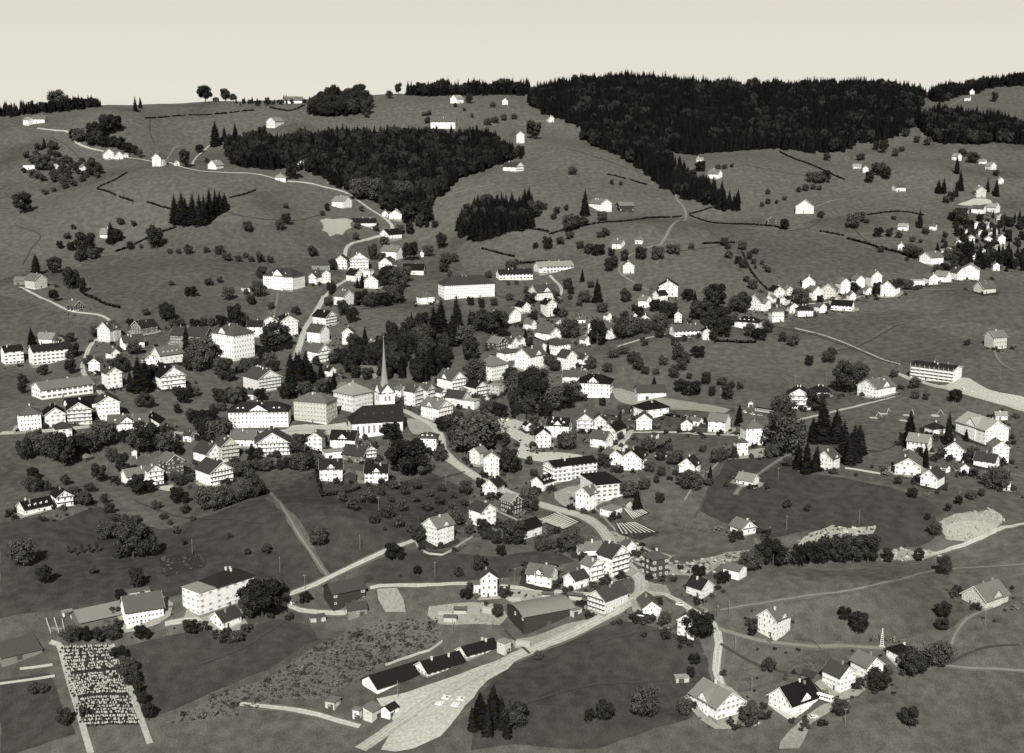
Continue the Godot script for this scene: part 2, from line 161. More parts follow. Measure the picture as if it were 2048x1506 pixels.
	["gabled_house", "white three-storey gabled house with light grey roof, nearest the gravel heap", "house", "village houses", 256.2, -846.1, -16.8, 16, 24, 6.9, "G", 2, "w", ""],
	["shed", "dark timber gabled shed with light grey roof near the church", "shed", "sheds and outbuildings", -105.1, -847.3, 7.1, 7.8, 7.8, 4.7, "G", 2, "d", "l"],
	["shed", "white gabled shed with grey roof near the gravel heap", "shed", "sheds and outbuildings", 280.8, -847.5, 41.7, 4, 4.8, 3.2, "G", 1, "w", "l"],
	["gabled_house", "white three-storey gabled house with dark roof and cross gable, second nearest the church", "house", "village houses", -87.7, -847.7, 91.9, 11.4, 14.8, 8.1, "G", 0, "w", "xb"],
	["gabled_house", "white three-storey gabled house with dark roof and cross gable near the gravel heap", "house", "village houses", 205.4, -849.9, -38.6, 10.6, 11.7, 8.2, "G", 0, "w", "x"],
	["gabled_house", "white three-storey gabled house with dark roof and cross gable, nearest the flat-roofed factory", "house", "village houses", 79.3, -850, -20.3, 13, 14.2, 8.7, "G", 0, "w", "x"],
	["shed", "weathered timber lean-to shed with light grey roof near the church", "shed", "sheds and outbuildings", -98.5, -851.2, 6.6, 6.5, 7.9, 6.1, "S", 2, "m", "l"],
	["gabled_house", "white two-storey gabled house with grey roof, third nearest the town hall", "house", "village houses", -246.3, -852.2, -53.9, 10.2, 14.2, 5.6, "G", 1, "w", ""],
	["modern_block", "modern white block with dark low roof and long window bands", "office block", "", 38, -854, -64.5, 14.5, 31.8, 10.7, "G", 0, "w", "bv"],
	["gabled_house", "white two-storey gabled house with grey roof, second nearest the gravel heap", "house", "village houses", 311.2, -858.4, 55.1, 10.5, 13.7, 5, "G", 1, "w", ""],
	["gabled_house", "dark timber four-storey gabled house with grey roof near the town hall", "house", "village houses", -225.1, -864.2, 39.6, 11.4, 12.5, 11.2, "G", 1, "d", "p"],
	["gabled_house", "white four-storey gabled house with light grey roof near the flat-roofed factory", "house", "village houses", -13.6, -867.5, 0.9, 9.9, 9.9, 11.7, "G", 2, "w", ""],
	["gabled_house", "white two-storey gabled house with light grey roof, nearest the flat-roofed factory", "house", "village houses", 66.2, -870.1, 15.7, 10.6, 11.6, 6.2, "G", 2, "w", ""],
	["gabled_house", "white three-storey gabled house with light grey roof, second nearest the gravel heap", "house", "village houses", 295.5, -872.2, -28.7, 11.9, 13, 7.9, "G", 2, "w", ""],
	["gabled_house", "white four-storey gabled house with light grey roof near the gravel heap", "house", "village houses", 323.5, -872.9, -0.3, 10.7, 11.8, 10.9, "G", 2, "w", ""],
	["gabled_house", "white three-storey gabled house with light grey roof near the church", "house", "village houses", -22.6, -883.9, -38.5, 8.6, 8.6, 8.4, "G", 2, "w", ""],
	["hipped_roof_house", "white three-storey hipped house with grey roof near the flat-roofed factory", "house", "village houses", 154.8, -887.4, 10.1, 7.5, 7.5, 9.2, "H", 1, "w", ""],
	["shed", "dark timber hipped shed with light grey roof near the town hall", "shed", "sheds and outbuildings", -288.8, -888, 58, 6.5, 6.5, 2.2, "H", 2, "d", "l"],
	["gabled_house", "white three-storey gabled house with pale roof near the gravel heap", "house", "village houses", 277, -892.1, 57.7, 11.5, 13.8, 7.3, "G", 3, "w", "n"],
	["gabled_house", "cream four-storey gabled house with grey roof near the town hall", "house", "village houses", -194.1, -892.9, 32.3, 12.1, 13.3, 10.7, "G", 1, "c", "p"],
	["gabled_house", "white two-storey gabled house with grey roof, second nearest the town hall", "house", "village houses", -207.2, -894.9, 48, 13.9, 15.3, 6.5, "G", 1, "w", ""],
	["gabled_house", "white one-storey gabled house with grey roof near the flat-roofed factory", "house", "village houses", 75.9, -896.7, 35.2, 4.2, 4.6, 3.5, "G", 1, "w", ""],
	["shed", "white gabled shed with light grey roof near the town hall", "shed", "sheds and outbuildings", -258.7, -897.3, 26.1, 3.1, 3.1, 5.5, "G", 2, "w", "l"],
	["gabled_house", "white two-storey gabled house with dark roof, second nearest the town hall", "house", "village houses", -145.4, -899.1, 19.2, 5.9, 6.5, 5, "G", 0, "w", ""],
	["gabled_house", "white three-storey gabled house with grey roof, nearest the church", "house", "village houses", -97.6, -899.1, 26.2, 7, 7, 7.8, "G", 1, "w", "p"],
	["gabled_house", "weathered timber two-storey gabled house with grey roof near the church", "house", "village houses", -106.2, -899.8, 66.7, 12.7, 16.5, 5, "G", 1, "m", ""],
	["shed", "white flat roofed shed with pale roof, nearest the church", "shed", "sheds and outbuildings", -122.7, -900, -67.2, 8.9, 13.3, 4.3, "F", 3, "w", "l"],
	["gabled_house", "white three-storey gabled house with dark roof near the town hall", "house", "village houses", -164.3, -900.5, 10.3, 22.8, 20.5, 8.6, "G", 0, "w", "p"],
	["gabled_house", "white three-storey gabled house with grey roof near the flat-roofed factory", "house", "village houses", 61.8, -905.9, 56.1, 10.3, 12.3, 7.1, "G", 1, "w", ""],
	["hipped_roof_house", "white five-storey hipped house with light grey roof, second nearest the railway station", "house", "village houses", 165.5, -906.6, 9.7, 12.5, 12.5, 12.2, "H", 2, "w", ""],
	["gabled_house", "white three-storey gabled house with grey roof, second nearest the church", "house", "village houses", -135.4, -910.3, -6.5, 9.7, 9.7, 9.4, "G", 1, "w", ""],
	["gabled_house", "white two-storey gabled house with dark roof, nearest the town hall", "house", "village houses", -144.8, -910.8, 94, 8.6, 11.2, 5.8, "G", 0, "w", ""],
	["gabled_house", "white two-storey gabled house with light grey roof, second nearest the town hall", "house", "village houses", -175.2, -912, 80.9, 5, 6.5, 4.4, "G", 2, "w", ""],
	["hipped_roof_house", "white four-storey hipped house with grey roof near the church", "house", "village houses", -58.2, -913.6, 83.6, 10.8, 12.9, 10, "H", 1, "w", "m"],
	["barn", "dark timber gabled barn with grey roof near the church", "barn", "timber barns", -10.5, -913.6, -19.3, 12.8, 15.3, 3.6, "G", 1, "d", "l"],
	["gabled_house", "white three-storey gabled house with dark roof near the flat-roofed factory", "house", "village houses", 21.3, -914.2, 3.7, 10.7, 12.8, 8.6, "G", 0, "w", ""],
	["gabled_house", "weathered timber two-storey gabled house with dark roof near the town hall", "house", "village houses", -157.6, -915, 69.8, 5.2, 6.8, 4.4, "G", 0, "m", ""],
	["gabled_house", "white two-storey gabled house with light grey roof, nearest the town hall", "house", "village houses", -186.6, -916.4, 86.5, 13.1, 17, 5.8, "G", 2, "w", ""],
	["hipped_roof_house", "white three-storey hipped house with grey roof near the long workshop hall", "house", "village houses", -314, -918.3, 28.9, 10.8, 10.8, 6.8, "H", 1, "w", ""],
	["gabled_house", "white three-storey gabled house with dark roof and cross gable, nearest the church", "house", "village houses", -117.4, -921.8, 82.3, 12.7, 17.7, 8, "G", 0, "w", "x"],
	["shed", "dark timber gabled shed with grey roof, nearest the church", "shed", "sheds and outbuildings", -7.4, -924.4, -29.5, 7.6, 10.6, 2.9, "G", 1, "d", "l"],
	["hipped_roof_house", "white three-storey hipped house with dark roof near the town hall", "house", "village houses", -245.4, -929.6, 29.8, 11.3, 11.3, 7.5, "H", 0, "w", ""],
	["gabled_house", "white two-storey gabled house with grey roof, nearest the town hall", "house", "village houses", -228.9, -930.1, 73.8, 4.9, 6.4, 4.5, "G", 1, "w", ""],
	["gabled_house", "white three-storey gabled house with dark roof near the railway station", "house", "village houses", 72.3, -931.1, -34.4, 10.5, 15.7, 7.3, "G", 0, "w", ""],
	["shed", "white gabled shed with grey roof near the railway station", "shed", "sheds and outbuildings", 101.5, -932.1, 53.8, 3.7, 4.4, 2.6, "G", 1, "w", "l"],
	["hipped_roof_house", "white four-storey hipped house with grey roof near the long workshop hall", "house", "village houses", -342.9, -935.5, 25.1, 14.5, 14.5, 11.5, "H", 1, "w", "n"],
	["gabled_house", "white three-storey gabled house with light grey roof near the railway station", "house", "village houses", 147.4, -935.7, 61.1, 11.4, 12.6, 8.8, "G", 2, "w", ""],
	["gabled_house", "white three-storey gabled house with dark roof and cross gable, fourth nearest the church", "house", "village houses", 33.6, -938.6, 78, 12.2, 15.9, 8.8, "G", 0, "w", "xm"],
	["hipped_roof_house", "white two-storey hipped house with dark roof, second nearest the scaffolded block", "house", "village houses", 301.9, -938.7, 22.2, 10, 10, 5.7, "H", 0, "w", ""],
	["gabled_house", "white four-storey gabled house with pale roof and cross gable near the scaffolded block", "house", "village houses", 336.3, -941, 20.3, 20, 31.9, 10.7, "G", 3, "w", "x"],
	["gabled_house", "white three-storey gabled house with dark roof near the long workshop hall", "house", "village houses", -327.1, -941.5, 24.2, 13.6, 16.3, 9.2, "G", 0, "w", ""],
	["gabled_house", "white three-storey gabled house with light grey roof and cross gable near the town hall", "house", "village houses", -274.5, -941.7, 101.2, 15.8, 26.8, 8.3, "G", 2, "w", "xm"],
	["shed", "cream flat roofed shed with light grey roof near the church", "shed", "sheds and outbuildings", -137.9, -943.8, 68.3, 4.4, 6.6, 2.6, "F", 2, "c", "l"],
	["gabled_house", "white two-storey gabled house with grey roof, third nearest the railway station", "house", "village houses", 125.5, -945.4, -7.6, 7.9, 7.9, 5.2, "G", 1, "w", ""],
	["shed", "dark timber gabled shed with grey roof, second nearest the church", "shed", "sheds and outbuildings", 14.4, -946.6, 39.1, 5.1, 6.2, 3.7, "G", 1, "d", "l"],
	["gabled_house", "white two-storey gabled house with dark roof near the church", "house", "village houses", 11.2, -948.5, 29.3, 5.1, 5.6, 4.4, "G", 0, "w", ""],
	["gabled_house", "white four-storey gabled house with dark roof, nearest the long workshop hall", "house", "village houses", -311.9, -950.2, 18.2, 16.5, 18.2, 10.8, "G", 0, "w", "p"],
	["gabled_house", "white one-storey gabled house with grey roof near the railway station", "house", "village houses", 133.6, -953, 52, 5.5, 7.7, 3.7, "G", 1, "w", ""],
	["gabled_house", "white three-storey gabled house with grey roof, third nearest the railway station", "house", "village houses", 53, -954.5, -3.2, 11.6, 13.9, 8.9, "G", 1, "w", "p"],
	["gabled_house", "white two-storey gabled house with dark roof, third nearest the town hall", "house", "village houses", -262.2, -955, 0.4, 15.8, 15.8, 6.1, "G", 0, "w", ""],
	["gabled_house", "white three-storey gabled house with grey roof, second nearest the railway station", "house", "village houses", 63.4, -957.5, -3.8, 10.2, 10.2, 7.5, "G", 1, "w", ""],
	["gabled_house", "white three-storey gabled house with grey roof, nearest the railway station", "house", "village houses", 96.2, -958.1, -5.7, 10.9, 12, 8.2, "G", 1, "w", ""],
	["town_hall", "long white town hall with dark hipped roof and curved central gable", "town hall", "", -184.1, -962.9, 92.8, 17.9, 42.8, 12.1, "H", 0, "w", "xmn"],
	["gabled_house", "white five-storey gabled house with grey roof, second nearest the long workshop hall", "house", "village houses", -295.9, -965.3, 22, 15.2, 18.2, 14, "G", 1, "w", "n"],
	["shed", "weathered timber gabled shed with grey roof near the church", "shed", "sheds and outbuildings", 7.8, -972.2, 49.5, 5.6, 7.8, 3, "G", 1, "m", "l"],
	["stone_hall", "cream stone public building with flat hipped roof beside town hall", "public building", "", -145.2, -975.3, 70.5, 17.7, 26.6, 15.2, "H", 2, "c", "n"],
	["gabled_house", "white four-storey gabled house with light grey roof and cross gable near the church", "house", "village houses", -55.7, -978.1, 48.3, 15.1, 18.2, 9.8, "G", 2, "w", "xp"],
	["gabled_house", "white one-storey gabled house with pale roof near the scaffolded block", "house", "village houses", 365.1, -985, -90.3, 5.9, 8.8, 3.2, "G", 3, "w", ""],
	["shed", "white gabled shed with dark roof near the long workshop hall", "shed", "sheds and outbuildings", -323.9, -992.4, -56.9, 12.5, 22.6, 3.2, "G", 0, "w", "l"],
	["shed", "white gabled shed with pale roof near the railway station", "shed", "sheds and outbuildings", 180.1, -996.1, -10.2, 3.4, 3.4, 3.1, "G", 3, "w", "l"],
	["mansion", "white square mansion with pale hipped roof beside the church tower", "mansion", "", -119.9, -996.9, 46.9, 19.9, 21.9, 13.1, "H", 3, "w", "n"],
	["hipped_roof_house", "white three-storey hipped house with dark roof near the railway station", "house", "village houses", 105.4, -998.6, -61, 16.1, 20.9, 9.3, "H", 0, "w", ""],
	["barn", "dark timber gabled barn with grey roof near the railway station", "barn", "timber barns", 76.5, -1002.5, 65.6, 8.2, 11.5, 4.7, "G", 1, "d", "l"],
	["gabled_house", "white four-storey gabled house with dark roof and cross gable near the railway station", "house", "village houses", 218, -1003.4, -12.3, 17.8, 16, 10.3, "G", 0, "w", "xp"],
	["shed", "white flat roofed shed with pale roof, second nearest the church", "shed", "sheds and outbuildings", -32.9, -1008.1, 61.9, 9.7, 14.6, 6.2, "F", 3, "w", "l"],
	["gabled_house", "white five-storey gabled house with grey roof near the church", "house", "village houses", -75.3, -1013.1, 54.2, 9.8, 10.8, 12.5, "G", 1, "w", "p"],
	["gabled_house", "white three-storey gabled house with grey roof, third nearest the church", "house", "village houses", -41.9, -1015, 62.4, 11.7, 15.3, 7.8, "G", 1, "w", ""],
	["gabled_house", "white two-storey gabled house with grey roof, nearest the church", "house", "village houses", -21.6, -1017.4, 41.2, 5.2, 5.7, 4.7, "G", 1, "w", ""],
	["weaving_hall", "long white hall with grey roof and row of workshop windows", "hall", "", -347.8, -1023.1, -49.2, 19.4, 40.7, 7.4, "G", 2, "w", "b"],
	["shed", "dark timber gabled shed with grey roof near the railway station", "shed", "sheds and outbuildings", 87.9, -1025.8, 65.1, 7.5, 9.7, 4, "G", 1, "d", "l"],
	["gabled_house", "white two-storey gabled house with grey roof, third nearest the church", "house", "village houses", -37, -1039.8, 42, 6.6, 8, 6.4, "G", 1, "w", "p"],
	["gabled_house", "white four-storey gabled house with grey roof near the church", "house", "village houses", -66.7, -1041.4, 53.7, 8.4, 8.4, 9.6, "G", 1, "w", "p"],
	["gabled_house", "white two-storey gabled house with grey roof, second nearest the church", "house", "village houses", -56.1, -1043.7, 48.1, 6.4, 7, 6.4, "G", 1, "w", "p"],
	["shed", "white gabled shed with grey roof near the town hall", "shed", "sheds and outbuildings", -206.4, -1044.4, 71.2, 6.8, 8.1, 4.1, "G", 1, "w", "l"],
	["gabled_house", "white five-storey gabled house with grey roof, nearest the long workshop hall", "house", "village houses", -316.5, -1047.8, 36.8, 11.8, 13, 12.5, "G", 1, "w", ""],
	["gabled_house", "white three-storey gabled house with light grey roof and cross gable near the scaffolded block", "house", "village houses", 288.8, -1048.2, -55.4, 19, 22.8, 8.3, "G", 2, "w", "x"],
	["hipped_roof_house", "white two-storey hipped house with dark roof, nearest the scaffolded block", "house", "village houses", 244.4, -1048.7, -3.1, 13.3, 13.3, 4.1, "H", 0, "w", ""],
	["gabled_house", "white two-storey gabled house with light grey roof, second nearest the church", "house", "village houses", -132.6, -1049.1, 47.2, 7.8, 9.3, 6.5, "G", 2, "w", ""],
	["gabled_house", "white three-storey gabled house with dark roof near the church", "house", "village houses", -28.2, -1050.5, 41.5, 11.3, 13.5, 8.9, "G", 0, "w", "p"],
	["gabled_house", "white two-storey gabled house with light grey roof, nearest the church", "house", "village houses", -89.3, -1053.1, 54.8, 6.8, 6.8, 5.7, "G", 2, "w", ""],
	["railway_station", "low railway station building with wide grey roof by the track", "station", "", 110.4, -1056.4, -84, 14.4, 23, 5.7, "G", 1, "w", "l"],
	["flat_roofed_house", "cream three-storey flat roofed house with pale roof near the railway station", "house", "village houses", -12.8, -1057.5, 60.7, 8.3, 9.9, 8.1, "F", 3, "c", "b"],
	["gabled_house", "white four-storey gabled house with dark roof, second nearest the long workshop hall", "house", "village houses", -274.5, -1058.5, 34.5, 19.8, 21.8, 10, "G", 0, "w", "pn"],
	["gabled_house", "white two-storey gabled house with light grey roof, third nearest the church", "house", "village houses", -71.8, -1060.1, 48.9, 5.9, 6.5, 5.7, "G", 2, "w", ""],
	["station_hotel", "white inn with dark hipped roof and tall front gable by station", "inn", "", 67.3, -1070.6, 76.4, 19.1, 26.8, 9.9, "H", 0, "w", "xm"],
	["gabled_house", "white four-storey gabled house with grey roof, nearest the tall gabled school", "house", "village houses", -202.6, -1073.4, 40.7, 20.5, 24.6, 10.8, "G", 1, "w", "p"],
	["gabled_house", "white three-storey gabled house with grey roof and cross gable near the church", "house", "village houses", -49.2, -1075.6, 42.6, 14.6, 19, 9, "G", 1, "w", "xp"],
	["scaffolded_block", "white block under construction with scaffolding along its long side", "building site", "", 346.1, -1081.9, 48.3, 15.8, 36.4, 11.2, "G", 0, "w", "s"],
	["gabled_house", "white three-storey gabled house with grey roof near the long workshop hall", "house", "village houses", -340.3, -1086, -2.6, 9.3, 9.3, 8.7, "G", 1, "w", ""],
	["gabled_house", "white two-storey gabled house with grey roof, nearest the railway station", "house", "village houses", 52, -1092.4, 77.3, 11.1, 18.9, 5.9, "G", 1, "w", ""],
	["barn", "weathered timber gabled barn with light grey roof near the tall gabled school", "barn", "timber barns", -117.6, -1097.3, 76.1, 11.6, 15.1, 5.1, "G", 2, "m", "l"],
	["hipped_roof_house", "white five-storey hipped house with light grey roof, nearest the railway station", "house", "village houses", -16.2, -1097.4, -44.2, 17.6, 19.4, 12.5, "H", 2, "w", "n"],
	["gabled_house", "white two-storey gabled house with dark roof near the tall gabled school", "house", "village houses", -151.1, -1100.3, 47.8, 6.8, 7.5, 5.1, "G", 0, "w", ""],
	["gabled_house", "white two-storey gabled house with grey roof, second nearest the railway station", "house", "village houses", 57.4, -1100.9, 47, 6.1, 6.8, 5.1, "G", 1, "w", ""],
	["gabled_house", "white three-storey gabled house with grey roof, second nearest the tall gabled school", "house", "village houses", -300.6, -1101.7, 25.3, 10.9, 12, 6.9, "G", 1, "w", ""],
	["gabled_house", "white four-storey gabled house with grey roof near the villa orchard", "house", "village houses", 46.5, -1119.9, 37.6, 11.9, 11.9, 11.1, "G", 1, "w", ""],
	["gabled_house", "white three-storey gabled house with grey roof, nearest the tall gabled school", "house", "village houses", -291.1, -1121.7, -45.5, 14.4, 21.6, 7.9, "G", 1, "w", "m"],
	["gabled_house", "white four-storey gabled house with grey roof and cross gable near the villa orchard", "house", "village houses", 15.7, -1122.8, -40.8, 16.7, 21.7, 11.9, "G", 1, "w", "x"],
	["gabled_house", "white three-storey gabled house with grey roof, nearest the villa orchard", "house", "village houses", 59.8, -1125.9, 47, 8, 8.8, 6.9, "G", 1, "w", ""],
	["gabled_house", "white three-storey gabled house with grey roof, fourth nearest the tall gabled school", "house", "village houses", -338.2, -1125.9, 46.7, 8.1, 8.9, 7.1, "G", 1, "w", ""],
	["shed", "white gabled shed with dark roof near the tall gabled school", "shed", "sheds and outbuildings", -220.4, -1128.4, 81.1, 11.6, 18.6, 4.4, "G", 0, "w", "l"],
	["hipped_roof_house", "white three-storey hipped house with grey roof near the villa orchard", "house", "village houses", -4.7, -1140.1, 40.2, 12.1, 12.1, 6.9, "H", 1, "w", ""],
	["flats_block", "white three storey flats with balcony bands and dark roof", "flats", "", -397.6, -1146.2, -56.9, 14.6, 33.6, 12.4, "G", 0, "w", "b"],
	["gabled_house", "white four-storey gabled house with dark roof, third nearest the long workshop hall", "house", "village houses", -432.2, -1149.6, -55.4, 12.2, 15.9, 11.6, "G", 0, "w", "b"],
	["gabled_house", "white four-storey gabled house with light grey roof near the tall gabled school", "house", "village houses", -167.7, -1153.8, 48.3, 13.6, 14.9, 9.7, "G", 2, "w", "p"],
	["tall_school", "tall white school with steep roof gables beside dark timber block", "school", "", -242.4, -1158, 51.8, 23.4, 28.1, 20.5, "H", 1, "w", "xnm"],
	["hipped_roof_house", "white four-storey hipped house with grey roof near the villa orchard", "house", "village houses", 39, -1165.9, 38.1, 15.8, 19, 9.7, "H", 1, "w", "n"],
	["gabled_house", "cream four-storey gabled house with light grey roof near the scaffolded block", "house", "village houses", 423.6, -1166.8, -70, 12.4, 13.7, 10.3, "G", 2, "c", "n"],
	["gabled_house", "white three-storey gabled house with grey roof, third nearest the tall gabled school", "house", "village houses", -333.7, -1169.5, -59.1, 12.9, 18.1, 6.9, "G", 1, "w", "n"],
	["gabled_house", "white two-storey gabled house with light grey roof near the tall gabled school", "house", "village houses", -123.3, -1175.7, 46, 6, 6.6, 5.4, "G", 2, "w", ""],
	["gabled_house", "dark timber two-storey gabled house with light grey roof near the villa orchard", "house", "village houses", -12.8, -1176.6, 50.6, 12.5, 12.5, 6.2, "G", 2, "d", ""],
	["gabled_house", "weathered timber four-storey gabled house with grey roof near the tall gabled school", "house", "village houses", -283.7, -1181.4, 75.5, 16.9, 33.9, 11, "G", 1, "m", "n"],
	["gabled_house", "white two-storey gabled house with grey roof, fifth nearest the villa orchard", "house", "village houses", -1.8, -1188.5, 50.1, 10.8, 11.8, 5.4, "G", 1, "w", ""],
	["gabled_house", "white three-storey gabled house with dark roof near the villa orchard", "house", "village houses", 173.3, -1189.9, 1.7, 7.5, 9, 7.7, "G", 0, "w", ""],
	["gabled_house", "white four-storey gabled house with grey roof and cross gable near the tall gabled school", "house", "village houses", -359.6, -1190.7, -23.2, 13.8, 15.2, 11.7, "G", 1, "w", "x"],
	["gabled_house", "white four-storey gabled house with grey roof, third nearest the tall gabled school", "house", "village houses", -146.1, -1193, -3, 10.1, 10.1, 10.9, "G", 1, "w", ""],
	["gabled_house", "white two-storey gabled house with pale roof near the tall gabled school", "house", "village houses", -416, -1193.3, 79.2, 12.2, 14.7, 4.8, "G", 3, "w", ""],
	["gabled_house", "white four-storey gabled house with grey roof, second nearest the tall gabled school", "house", "village houses", -174.1, -1197.4, 58.3, 13.4, 14.7, 11, "G", 1, "w", ""],
	["gabled_house", "white two-storey gabled house with light grey roof, nearest the villa orchard", "house", "village houses", 7.2, -1200.2, 39.7, 7.3, 8, 5.5, "G", 2, "w", ""],
	["gabled_house", "white two-storey gabled house with grey roof, second nearest the villa orchard", "house", "village houses", 66, -1203.9, 36.9, 6.5, 7.7, 5.5, "G", 1, "w", ""],
	["gabled_house", "white three-storey gabled house with dark roof, nearest the tall gabled school", "house", "village houses", -232.6, -1210.8, 90.9, 11.5, 13.8, 9.3, "G", 0, "w", ""],
	["gabled_house", "white two-storey gabled house with grey roof, nearest the villa orchard", "house", "village houses", 159.7, -1212.8, -77.5, 14.7, 29.5, 6, "G", 1, "w", "b"],
	["gabled_house", "white five-storey gabled house with dark roof and cross gable near the tall gabled school", "house", "village houses", -204.3, -1215.2, 19.5, 15.6, 17.2, 13.9, "G", 0, "w", "x"],
	["gabled_house", "weathered timber two-storey gabled house with dark roof near the tall gabled school", "house", "village houses", -334.9, -1216.2, -39.6, 14.3, 18.6, 6.6, "G", 0, "m", ""],
	["gabled_house", "white four-storey gabled house with light grey roof, nearest the villa orchard", "house", "village houses", 89.7, -1219.7, 40.8, 12.3, 12.3, 10.2, "G", 2, "w", ""],
	["gabled_house", "white three-storey gabled house with light grey roof near the tall gabled school", "house", "village houses", -222, -1226, 10.3, 19.5, 21.4, 8.4, "G", 2, "w", ""],
	["gabled_house", "white three-storey gabled house with light grey roof near the hillside school", "house", "village houses", 33.3, -1232.8, 43.5, 15.2, 19.8, 7.4, "G", 2, "w", ""],
	["gabled_house", "white three-storey gabled house with light grey roof, nearest the villa orchard", "house", "village houses", 73.8, -1245.7, -3.4, 5.6, 7.3, 8.5, "G", 2, "w", ""],
	["gabled_house", "white three-storey gabled house with dark roof, second nearest the tall gabled school", "house", "village houses", -174.8, -1247.6, 53, 14.4, 17.3, 8.5, "G", 0, "w", "p"],
	["gabled_house", "white two-storey gabled house with grey roof near the hillside school", "house", "village houses", 17, -1259.1, 49.2, 7.8, 9.4, 5.7, "G", 1, "w", ""],
	["hipped_roof_house", "white two-storey hipped house with dark roof, nearest the villa orchard", "house", "village houses", 223, -1261, 65, 14.5, 21.8, 6.3, "H", 0, "w", "m"],
	["gabled_house", "white two-storey gabled house with light grey roof, nearest the hillside school", "house", "village houses", 47.8, -1262.8, -32.2, 8, 8.8, 5.7, "G", 2, "w", ""],
	["gabled_house", "white three-storey gabled house with grey roof, second nearest the villa orchard", "house", "village houses", 157.2, -1264.7, -7.1, 6.7, 8.7, 7.7, "G", 1, "w", ""],
	["gabled_house", "white two-storey gabled house with grey roof, third nearest the villa orchard", "house", "village houses", 126.2, -1267.2, -5.7, 8.6, 10.3, 4.8, "G", 1, "w", ""],
	["gabled_house", "dark timber two-storey gabled house with light grey roof near the mansard hotel", "house", "village houses", -414.8, -1269.5, 58.1, 10.8, 11.9, 5, "G", 2, "d", ""],
	["gabled_house", "white two-storey gabled house with grey roof, fourth nearest the villa orchard", "house", "village houses", 145.7, -1272.1, 13.5, 7.3, 8, 5.8, "G", 1, "w", ""],
	["gabled_house", "white two-storey gabled house with dark roof, second nearest the hillside school", "house", "village houses", -16.2, -1276.2, 40.7, 6.8, 8.2, 4.8, "G", 0, "w", ""],
	["gabled_house", "white three-storey gabled house with grey roof near the hillside school", "house", "village houses", -1.9, -1276.9, 40.1, 14.2, 15.6, 7.7, "G", 1, "w", ""],
	["gabled_house", "white two-storey gabled house with light grey roof, second nearest the villa orchard", "house", "village houses", 115.4, -1278.8, 34.8, 5.9, 6.4, 4.8, "G", 2, "w", ""],
	["gabled_house", "white one-storey gabled house with light grey roof near the hillside school", "house", "village houses", 66.6, -1279.7, 77, 5.2, 7.8, 3.4, "G", 2, "w", ""],
	["hipped_roof_house", "white four-storey hipped house with light grey roof near the villa orchard", "house", "village houses", 253.5, -1282.3, 8.8, 11.4, 11.4, 9.8, "H", 2, "w", "n"],
	["gabled_house", "white two-storey gabled house with light grey roof, second nearest the hillside school", "house", "village houses", 91.8, -1284.5, 35.9, 5.2, 5.7, 4.9, "G", 2, "w", ""],
	["hipped_roof_house", "white two-storey hipped house with dark roof, second nearest the villa orchard", "house", "village houses", 282.8, -1294.3, -2.3, 14.5, 14.5, 6, "H", 0, "w", ""],
	["gabled_house", "white four-storey gabled house with dark roof near the hillside school", "house", "village houses", 35.4, -1296.2, 28.4, 10.9, 12, 11.7, "G", 0, "w", "n"],
	["gabled_house", "white two-storey gabled house with dark roof, nearest the hillside school", "house", "village houses", 10.2, -1301.2, 39.6, 10.5, 11.6, 5.9, "G", 0, "w", ""],
	["gabled_house", "white two-storey gabled house with light grey roof, nearest the scaffolded block", "house", "village houses", 299.7, -1301.3, 27, 7.8, 9.3, 6, "G", 2, "w", ""],
	["gabled_house", "white two-storey gabled house with grey roof, sixth nearest the villa orchard", "house", "village houses", 273.5, -1304, 8.2, 8.3, 9.1, 6, "G", 1, "w", ""],
	["gabled_house", "white two-storey gabled house with dark roof near the scaffolded block", "house", "village houses", 323.6, -1309.6, 64.1, 12.4, 19.9, 5.6, "G", 0, "w", "b"],
	["gabled_house", "white three-storey gabled house with light grey roof, second nearest the villa orchard", "house", "village houses", 244.9, -1310, 49.4, 10.9, 13.1, 8, "G", 2, "w", ""],
	["gabled_house", "white four-storey gabled house with light grey roof, second nearest the villa orchard", "house", "village houses", 240.9, -1312, -40.4, 13.3, 14.6, 10, "G", 2, "w", ""],
	["gabled_house", "white four-storey gabled house with light grey roof near the mansard hotel", "house", "village houses", -165.4, -1317.7, 52.2, 13.9, 13.9, 10, "G", 2, "w", ""],
	["gabled_house", "cream two-storey gabled house with light grey roof near the scaffolded block", "house", "village houses", 465.2, -1320.4, -64.4, 13.3, 16, 5.7, "G", 2, "c", ""],
	["gabled_house", "white three-storey gabled house with light grey roof, nearest the pale-roofed gymnasium", "house", "village houses", 131.4, -1321.7, 44.3, 9.3, 10.2, 7, "G", 2, "w", ""],
	["gabled_house", "white two-storey gabled house with grey roof near the scaffolded block", "house", "village houses", 318.8, -1325.3, 16.5, 7.2, 7.9, 6.1, "G", 1, "w", ""],
	["gabled_house", "white two-storey gabled house with dark roof near the villa orchard", "house", "village houses", 270.6, -1326.9, -41.5, 7.1, 7.8, 6.1, "G", 0, "w", ""],
	["hipped_roof_house", "white three-storey hipped house with light grey roof near the hillside school", "house", "village houses", -85.8, -1328.2, -61.3, 10.5, 14.7, 7, "H", 2, "w", ""],
	["gabled_house", "white two-storey gabled house with light grey roof, third nearest the villa orchard", "house", "village houses", 257.8, -1332.7, -40.9, 7.1, 7.9, 5.1, "G", 2, "w", ""],
	["gabled_house", "white two-storey gabled house with dark roof, second nearest the pale-roofed gymnasium", "house", "village houses", 147.9, -1338.2, -56.3, 10.1, 11.1, 6.1, "G", 0, "w", ""],
	["gabled_house", "white two-storey gabled house with light grey roof, second nearest the scaffolded block", "house", "village houses", 339, -1339.6, 15.8, 6.5, 7.2, 6.2, "G", 2, "w", ""],
